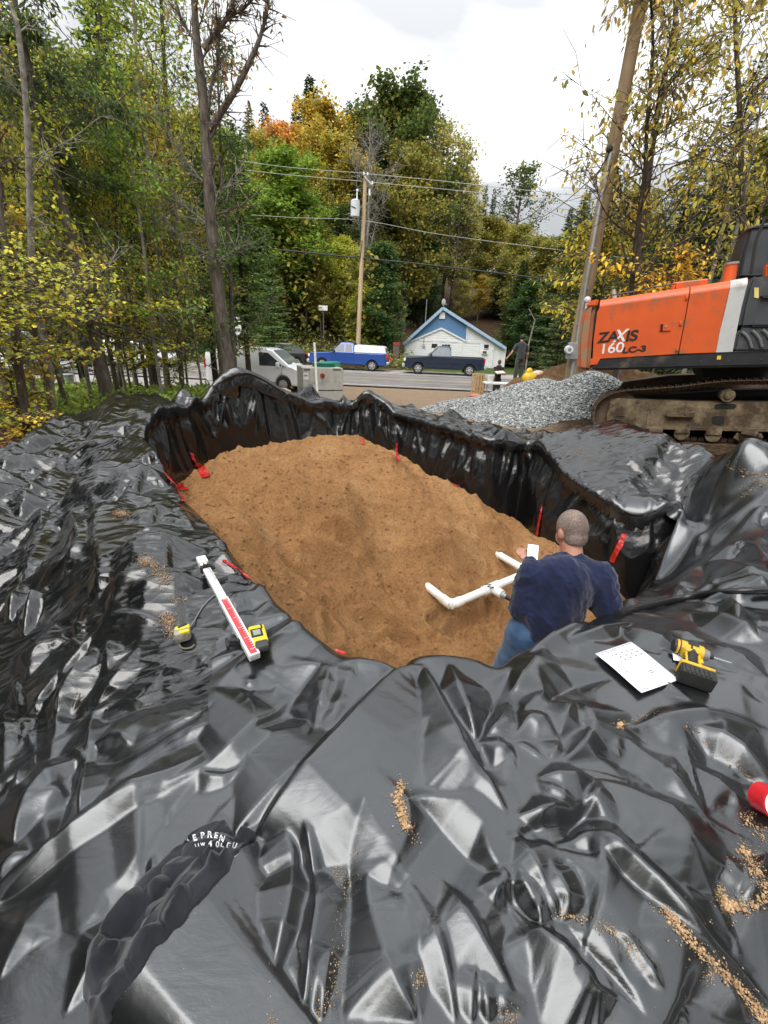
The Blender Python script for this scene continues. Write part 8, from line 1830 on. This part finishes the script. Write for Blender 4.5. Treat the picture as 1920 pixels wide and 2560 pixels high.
# tape measure with its blade hook and cord
hp_, _ = hit(458, 1598); tm_ = thing('tape_measure', 'dirty yellow tape measure with grey cord lying on the left bank', 'tape measure', (hp_.x, hp_.y, hp_.z+.032)); tm_.rotation_euler = (0, 0, .5)
k = MB(); k.box((0,0,0), (.075,.075,.055), bev=.018); k.build('case', mat('scuffed_chrome_case', (.35,.33,.28), .4, .2, dirt=(.2,.15,.08), dirtamt=.5, dscale=20), tm_, smooth=True)
k = MB(); k.box((.004, .012, .014), (.066, .030, .034), bev=.008); k.box((.010, -.022, .018), (.045,.022,.024), bev=.005); k.build('yellow_grip', YEL, tm_, smooth=True)
k = MB(); k.box((.006, .014, .0335), (.040, .007, .005), rot=Matrix.Rotation(.3, 3, 'Z')); k.build('lock_lever', DARKTRIM, tm_)
cord = [hit(*p, .006)[0] for p in ((470,1580),(490,1548),(510,1515),(530,1495),(548,1482))]; k = MB(); k.tube([Vector(p)-tm_.location for p in crs([tuple(p) for p in cord], 5)], .0028, 6); o = k.build('cord', mat('grey_cord', (.22,.22,.22), .5), None, smooth=True); o.location = tm_.location; o.parent = tm_; o.matrix_parent_inverse = Matrix.Rotation(-.5, 4, 'Z') @ Matrix.Translation(-tm_.location)
k = MB(); lp_ = [hit(*p, .008)[0] for p in ((450,1606),(452,1618),(462,1624),(478,1622),(488,1614))]; k.tube([Vector(p)-tm_.location for p in crs([tuple(p) for p in lp_], 5)], .004, 6); o = k.build('wrist_loop', mat('brown_strap', (.16,.14,.10), .7), None, smooth=True); o.location = tm_.location; o.parent = tm_; o.matrix_parent_inverse = Matrix.Rotation(-.5, 4, 'Z') @ Matrix.Translation(-tm_.location)
# ---- paper
cn_ = [hit(*p, .0)[0] for p in ((1486,1642),(1574,1614),(1697,1704),(1600,1744))]; n1_, n2_ = 22, 30; PX_ = np.zeros((n2_, n1_)); PY_ = PX_.copy(); PZ_ = PX_.copy()
zpl = [p.z for p in cn_]
for i in range(n2_):
    for j in range(n1_):
        s_, t_ = j/(n1_-1), i/(n2_-1); q_ = cn_[0]*(1-s_)*(1-t_)+cn_[1]*s_*(1-t_)+cn_[2]*s_*t_+cn_[3]*(1-s_)*t_; PX_[i, j], PY_[i, j], PZ_[i, j] = q_.x, q_.y, q_.z+.004+.006*math.sin(t_*4+s_)+.012*(1-s_)*t_**3
dz_ = max(ground_under(PX_[i, j], PY_[i, j])-PZ_[i, j] for i in range(0, n2_, 3) for j in range(0, n1_, 3)); PZ_ += max(0, dz_*.75)+.004
me, _ = grid_mesh('sheet', PX_, PY_, PZ_); pap = thing('paper_plan', 'white sheet of paper with a printed plan weighted on the right bank beside the drill', 'paper', (0,0,0)); o = link_mesh('sheet', me, pap, mat('printer_paper', (.82,.83,.86), .6, var=.02)); o.modifiers.new('t', 'SOLIDIFY').thickness = .0012
def on_paper(s_, t_, up=.003):
    i = t_*(n2_-1); j = s_*(n1_-1); i0, j0 = min(int(i), n2_-2), min(int(j), n1_-2); f, g = i-i0, j-j0
    I = lambda A: (A[i0, j0]*(1-f)+A[i0+1, j0]*f)*(1-g)+(A[i0, j0+1]*(1-f)+A[i0+1, j0+1]*f)*g
    return Vector((I(PX_), I(PY_), I(PZ_)+up))
INK = mat('grey_blue_ink', (.22,.24,.38), .7); INKD = mat('dark_ink', (.06,.06,.10), .7)
def pline(b, s0, t0, s1, t1, w=.006):
    n_ = max(1, int(max(abs(s1-s0), abs(t1-t0))*16)); ds, dt_ = s1-s0, t1-t0; L = math.hypot(ds, dt_*1.4)+1e-6; ns_, nt_ = -dt_*1.4/L*w, ds/L*w/1.4
    for k_ in range(n_):
        a_, c_ = k_/n_, (k_+1)/n_; b.face([on_paper(s0+ds*a_-ns_, t0+dt_*a_-nt_), on_paper(s0+ds*c_-ns_, t0+dt_*c_-nt_), on_paper(s0+ds*c_+ns_, t0+dt_*c_+nt_), on_paper(s0+ds*a_+ns_, t0+dt_*a_+nt_)])
b = MB(); rr_ = random.Random(3)
for s0, s1, t_ in ((.06,.34,.035),(.40,.60,.04),(.66,.97,.035),(.06,.5,.075)): 
    x_ = s0
    while x_ < s1: l_ = rr_.uniform(.02,.05); pline(b, x_, t_, min(x_+l_, s1), t_, .009); x_ += l_+.012
for s0, s1, t_ in ((.05,.30,.945),(.36,.5,.955),(.1,.22,.965)):
    x_ = s0
    while x_ < s1: l_ = rr_.uniform(.015,.04); pline(b, x_, t_, min(x_+l_, s1), t_, .006); x_ += l_+.012
b.build('printed_text', INKD, pap)['kind'] = 'stuff'
b = MB()
for row in range(3):
    y_ = .17+.075*row; pline(b, .2+.08*row, y_, .88, y_+.01, .0025)
    for c_ in range(4): x_ = .36+.15*c_+.03*row; pline(b, x_-.022, y_+.005, x_+.022, y_+.005, .020)
pline(b, .42, .60, .86, .60, .005); pline(b, .42, .80, .86, .80, .005); pline(b, .42, .60, .42, .80, .005); pline(b, .86, .60, .86, .80, .005); pline(b, .48,.64,.80,.64,.003); pline(b, .48,.76,.80,.76,.003); pline(b, .48,.64,.48,.76,.003); pline(b, .80,.64,.80,.76,.003); pline(b, .58,.68,.72,.68,.012); pline(b, .58,.72,.72,.72,.012); pline(b, .1,.86,.9,.87,.0025)
b.build('plan_drawing', INK, pap)['kind'] = 'stuff'
b = MB(); [pline(b, s_, t_, s_+.03, t_+.01, .010) for s_, t_ in ((.12,.15),(.17,.19),(.10,.24),(.26,.16),(.20,.30),(.26,.36),(.16,.44),(.20,.5))]; pline(b, .14,.56,.26,.56,.006); b.build('notes', INKD, pap)['kind'] = 'stuff'
# scrap of paper
hs_, _ = hit(1690, 1650, .004); k = MB(); k.face([hs_+Vector((-.02,-.01,.004)), hs_+Vector((.02,-.014,.002)), hs_+Vector((.028,.006,.006)), hs_+Vector((-.006,.026,.014))]); o = k.build('paper_scrap', mat('printer_paper', (.82,.83,.86), .6)); o.modifiers.new('t', 'SOLIDIFY').thickness = .001; tag(o, 'tiny white paper scrap left of the drill', 'paper')
# ---- impact driver
hb_, _ = hit(1738, 1728); nx_, _ = hit(1795, 1640)
dr = thing('impact_driver', 'yellow and black cordless impact driver standing on its battery beside the paper', 'drill', (hb_.x+.01, hb_.y+.03, hb_.z+.046)); dr.rotation_euler = (math.radians(-84), math.radians(4), math.radians(-24)); dr.scale = (.92, .92, .92)
DY = mat('worn_yellow_tool_plastic', (.70,.42,.02), .45, var=.08, dirt=(.12,.09,.05), dirtamt=.25, dscale=14); DB = mat('black_tool_rubber', (.022,.022,.022), .6, var=.3, scale=20)
# local: z up out of the battery, x muzzle
k = MB(); k.box((0,0,0), (.135,.078,.062), bev=.008); [k.box((-.069, -.03+.012*i, -.004), (.004,.005,.046)) for i in range(6)]; [k.box((.0+.018*i-.05, -.0405, -.004), (.010,.004,.042)) for i in range(6)]; bt = k.build('battery', DB, dr, smooth=True)
k = MB(); k.box((0,0,.040), (.138,.080,.020), bev=.008); k.build('battery_foot', DY, dr, smooth=True)
k = MB(); k.tube([(-.012,0,.045),(-.010,0,.08),(-.004,0,.12),(0,0,.155)], [.026,.022,.024,.030], 14); k.build('grip', DB, dr, smooth=True)
k = MB(); k.tube([(.022,-.012,.06),(.020,-.014,.10),(.024,-.014,.135)], .006, 8); k.tube([(-.034,-.012,.06),(-.032,-.014,.10),(-.030,-.014,.135)], .006, 8); k.box((.035,0,.118), (.014,.018,.030), bev=.004); k.build('grip_trim', DY, dr, smooth=True)
k = MB(); k.bar((-.058,0,.178), (.045,0,.178), .036, .035, 22); k.sphere((-.058,0,.178), .036, (.5,1,1)); k.box((-.01,0,.158), (.07,.056,.04), bev=.012); k.build('motor_housing', DY, dr, smooth=True)
k = MB(); k.bar((-.076,0,.178), (-.050,0,.178), .030, .0375, 22); k.bar((-.012,0,.178), (-.004,0,.178), .0368, .0368, 22); k.build('rear_bumper', DB, dr, smooth=True)
k = MB(); k.bar((.045,0,.178), (.072,0,.178), .033, .024, 22); k.build('nose_housing', mat('grey_cast_nose', (.35,.35,.35), .4, .5), dr, smooth=True)
k = MB(); k.bar((.072,0,.178), (.092,0,.178), .013, .011, 16); k.build('chuck', DARKTRIM, dr, smooth=True); k = MB(); k.bar((.092,0,.178), (.165,0,.178), .0045, .0038, 8); k.build('driver_bit', STEEL, dr, smooth=True)
k = MB(); k.box((0,-.0365,.180), (.045,.002,.016)); k.build('side_badge', DB, dr)
# ---- roll of red tape at the right edge
ht, _ = hit(1908, 2050); tr_ = thing('tape_roll', 'roll of red tape with white core lying on its side at the right edge', 'tape roll', (ht.x+.02, ht.y+.03, ht.z+.05)); tr_.rotation_euler = (math.radians(58), math.radians(12), 0)
k = MB(); k.bar((0,0,-.028), (0,0,.028), .045, .045, 40); k.build('tape_winding', mat('red_tape_roll', (.62,.02,.03), .25, var=.05), tr_, bevel=.003, smooth=True)
k = MB(); k.bar((0,0,.0285), (0,0,.0295), .041, .041, 40); k.bar((0,0,.0295), (0,0,.0298), .02, .02, 24); k.build('core_disc', mat('white_card', (.82,.82,.82), .6, var=.02), tr_)
k = MB(); k.box((.040,.016,.0), (.016,.030,.044)); k.build('loose_end', mat('pale_pink_tape', (.75,.35,.36), .3), tr_)
# ---- dark sweatshirt bundle on the foreground sheet
def t6(l): return [(a/2.592, 1920+b_/2.592) for a, b_ in l]
outp = t6([(1180,480),(1270,400),(1380,350),(1468,336),(1500,400),(1525,445),(1560,410),(1620,405),(1665,420),(1640,480),(1560,560),(1500,680),(1430,760),(1270,930),(1090,1130),(980,1260),(860,1430),(760,1580),(700,1700),(590,1760),(545,1600),(515,1470),(530,1320),(570,1170),(640,1050),(760,900),(900,740),(1030,610)])
OX = [hit(*p)[0] for p in outp]; OXY = [(p.x, p.y) for p in OX]; x0_, x1_ = min(p[0] for p in OXY)-.02, max(p[0] for p in OXY)+.02; y0_, y1_ = min(p[1] for p in OXY)-.02, max(p[1] for p in OXY)+.02
st_ = .0024; hx, hy = np.meshgrid(np.arange(x0_, x1_, st_), np.arange(y0_, y1_, st_)); sdh = poly_sd(hx, hy, crs(OXY, 4, closed=True)); sdh = sdh+.010*fbm(hx*28, hy*28, 2, 311)-.003
rr0 = np.hypot(hx-CX, hy-CY); ai = (np.log(rr0)-v[0])/DU; aj = (np.arctan2(hx-CX, hy-CY)-u[0])/DU; i0 = np.clip(ai.astype(int), 0, len(v)-2); j0 = np.clip(aj.astype(int), 0, len(u)-2); fi = ai-i0; fj = aj-j0
base_ = (Z[i0, j0]*(1-fi)+Z[i0+1, j0]*fi)*(1-fj)+(Z[i0, j0+1]*(1-fi)+Z[i0+1, j0+1]*fi)*fj
for _ in range(30): Q = np.pad(base_, 1, mode='edge'); base_ = .25*(Q[:-2, 1:-1]+Q[2:, 1:-1]+Q[1:-1, :-2]+Q[1:-1, 2:])
HF = np.zeros(hx.shape)
def hf(pix, h, wl, wr, taper=.3, neg=False):
    global HF
    q_ = [P(a_, b_, z=1.22) for a_, b_ in t6(pix)]; pt_ = crs([(p.x, p.y) for p in q_], 5); best = np.full(hx.shape, 1e9); side = np.zeros(hx.shape); par = np.zeros(hx.shape); n = len(pt_)-1
    for k_ in range(n):
        ex_, ey_ = pt_[k_+1]-pt_[k_]; L = ex_*ex_+ey_*ey_+1e-12; tt_ = np.clip(((hx-pt_[k_, 0])*ex_+(hy-pt_[k_, 1])*ey_)/L, 0, 1); dx = hx-pt_[k_, 0]-tt_*ex_; dy = hy-pt_[k_, 1]-tt_*ey_; d_ = dx*dx+dy*dy; c_ = d_ < best
        best = np.where(c_, d_, best); side = np.where(c_, ex_*dy-ey_*dx, side); par = np.where(c_, (k_+tt_)/n, par)
    d_ = np.sqrt(best); w_ = np.where(side > 0, wl, wr); tp = np.clip(np.minimum(par, 1-par)/taper, 0, 1)**.6; f_ = np.maximum(0, 2.5*h*(tp-(d_/w_))); f_ = np.where(f_ > 0, f_**.8*h**.2, 0)
    HF = HF-f_ if neg else np.maximum(HF, f_)+np.minimum(HF, 0)*0
for a_ in [([(1300,590),(1210,760),(1050,940),(970,985)],.022,.03,.045),([(970,985),(1090,945),(1200,930),(1255,975)],.020,.02,.04),([(1060,770),(1100,840),(1000,930),(965,975)],.018,.02,.03),([(1310,595),(1390,560),(1450,535),(1500,570)],.022,.03,.02),([(1450,535),(1440,620),(1390,640),(1370,610)],.018,.015,.015),([(1370,600),(1400,700),(1430,745)],.02,.02,.02),([(1510,580),(1470,690),(1420,750)],.016,.015,.02),
 ([(765,1110),(860,1170),(960,1185),(1090,1140)],.020,.03,.05),([(900,1090),(1020,980),(1150,950)],.02,.03,.03),([(1180,940),(1150,1050),(1095,1130)],.018,.02,.03),([(980,1185),(985,1250),(930,1330)],.018,.02,.03),([(640,1060),(600,1220),(610,1340),(680,1430),(850,1430)],.022,.05,.04),([(700,1090),(655,1180),(700,1150),(770,1110)],.018,.02,.03),([(900,745),(760,910),(640,1050)],.018,.06,.04),([(960,770),(1040,765),(1070,800)],.018,.03,.03),([(1050,620),(1180,640),(1290,590)],.012,.03,.04),
 ([(520,1480),(640,1520),(730,1600)],.022,.03,.05),([(860,1300),(850,1380),(870,1420)],.012,.012,.012),([(900,1290),(890,1370)],.010,.012,.012),([(1190,490),(1300,520),(1420,500),(1520,480)],.016,.03,.05),([(1530,450),(1600,425),(1650,430)],.02,.03,.03),([(720,1220),(800,1170),(900,1250)],.010,.03,.03),([(700,1340),(800,1280),(900,1300)],.010,.04,.03)]: hf(*a_)
HF = HF+.004*fbm(hx*22, hy*22, 3, 301)+.012*fbm(hx*6, hy*6, 2, 303)
HZ = base_+.036*np.sqrt(np.clip(sdh/.06, 0, 1))*(.75+.25*np.sin(hy*9))+HF*sstep(0, .02, sdh)+.004
for _ in range(1): Q = np.pad(HZ, 1, mode='edge'); HZ = .5*HZ+.125*(Q[:-2, 1:-1]+Q[2:, 1:-1]+Q[1:-1, :-2]+Q[1:-1, 2:])
HZ = np.where(sdh < .004, base_-.01, HZ)
me, _ = grid_mesh('garment', hx, hy, HZ, cell(sdh) > 0); hood = thing('sweatshirt', 'crumpled charcoal sweatshirt with white lettering thrown on the foreground liner', 'sweatshirt', (0, 0, 0)); link_mesh('garment', me, hood, cloth_mat('faded_black_fleece', (.012,.013,.017), (.032,.034,.042), 9, 420))
BVH2 = bvh_of(['garment'])
def letters(ch, cx_, cy_, size, rot, sx=1.0):
    """letter printed on the cloth: outline laid out where the photo shows it, pressed on to the folds"""
    cu = bpy.data.curves.new('c', 'FONT'); cu.body = ch; cu.size = 1; cu.offset = .035; cu.align_x = 'CENTER'; cu.align_y = 'CENTER'; o = bpy.data.objects.new('c', cu); COL.objects.link(o); bpy.context.view_layer.update()
    m_ = bpy.data.meshes.new_from_object(o.evaluated_get(bpy.context.evaluated_depsgraph_get())); bpy.data.objects.remove(o); bpy.data.curves.remove(cu)
    bm = bmesh.new(); bm.from_mesh(m_); bmesh.ops.triangulate(bm, faces=bm.faces); bmesh.ops.subdivide_edges(bm, edges=[e for e in bm.edges if e.calc_length() > .12], cuts=1, use_grid_fill=False)
    cr_, sr_ = math.cos(rot), math.sin(rot)
    for v_ in bm.verts:
        a_, b_ = v_.co.x*size*.78*sx, v_.co.y*size*.86; px = 180+(cx_+a_*cr_+b_*sr_)/3.318; py = 2000+(cy_+a_*sr_-b_*cr_)/3.318
        r = ray(px, py).normalized(); l, n, i, d = BVH2.ray_cast(ORG, r); v_.co = (l+(n if n.dot(r) < 0 else -n)*.0022) if l else P(px, py, z=1.28)
    bm.to_mesh(m_); bm.free(); m_.name = 'letter'; return link_mesh('letter', m_, hood, mat('white_screen_print', (.8,.8,.8), .6, var=.02))
for ch, x_, y_, s_, r_ in (('N',948,335,85,-.45),('E',1020,318,95,-.25),('P',1085,300,95,-.12),('R',1143,292,95,.02),('E',1195,300,90,.18),('N',1243,322,85,.3),('I',1028,362,45,-.3),('I',1052,358,50,-.2),('W',1088,352,52,-.1),('4',1150,348,75,.0),('0',1207,350,92,.05),('L',1245,362,80,.2),('F',1292,366,85,.3),('U',1345,385,95,.35),('J',1362,440,60,.9)): letters(ch, x_, y_+(16 if y_ > 340 and ch not in 'NU' else 0), s_*.86, r_)
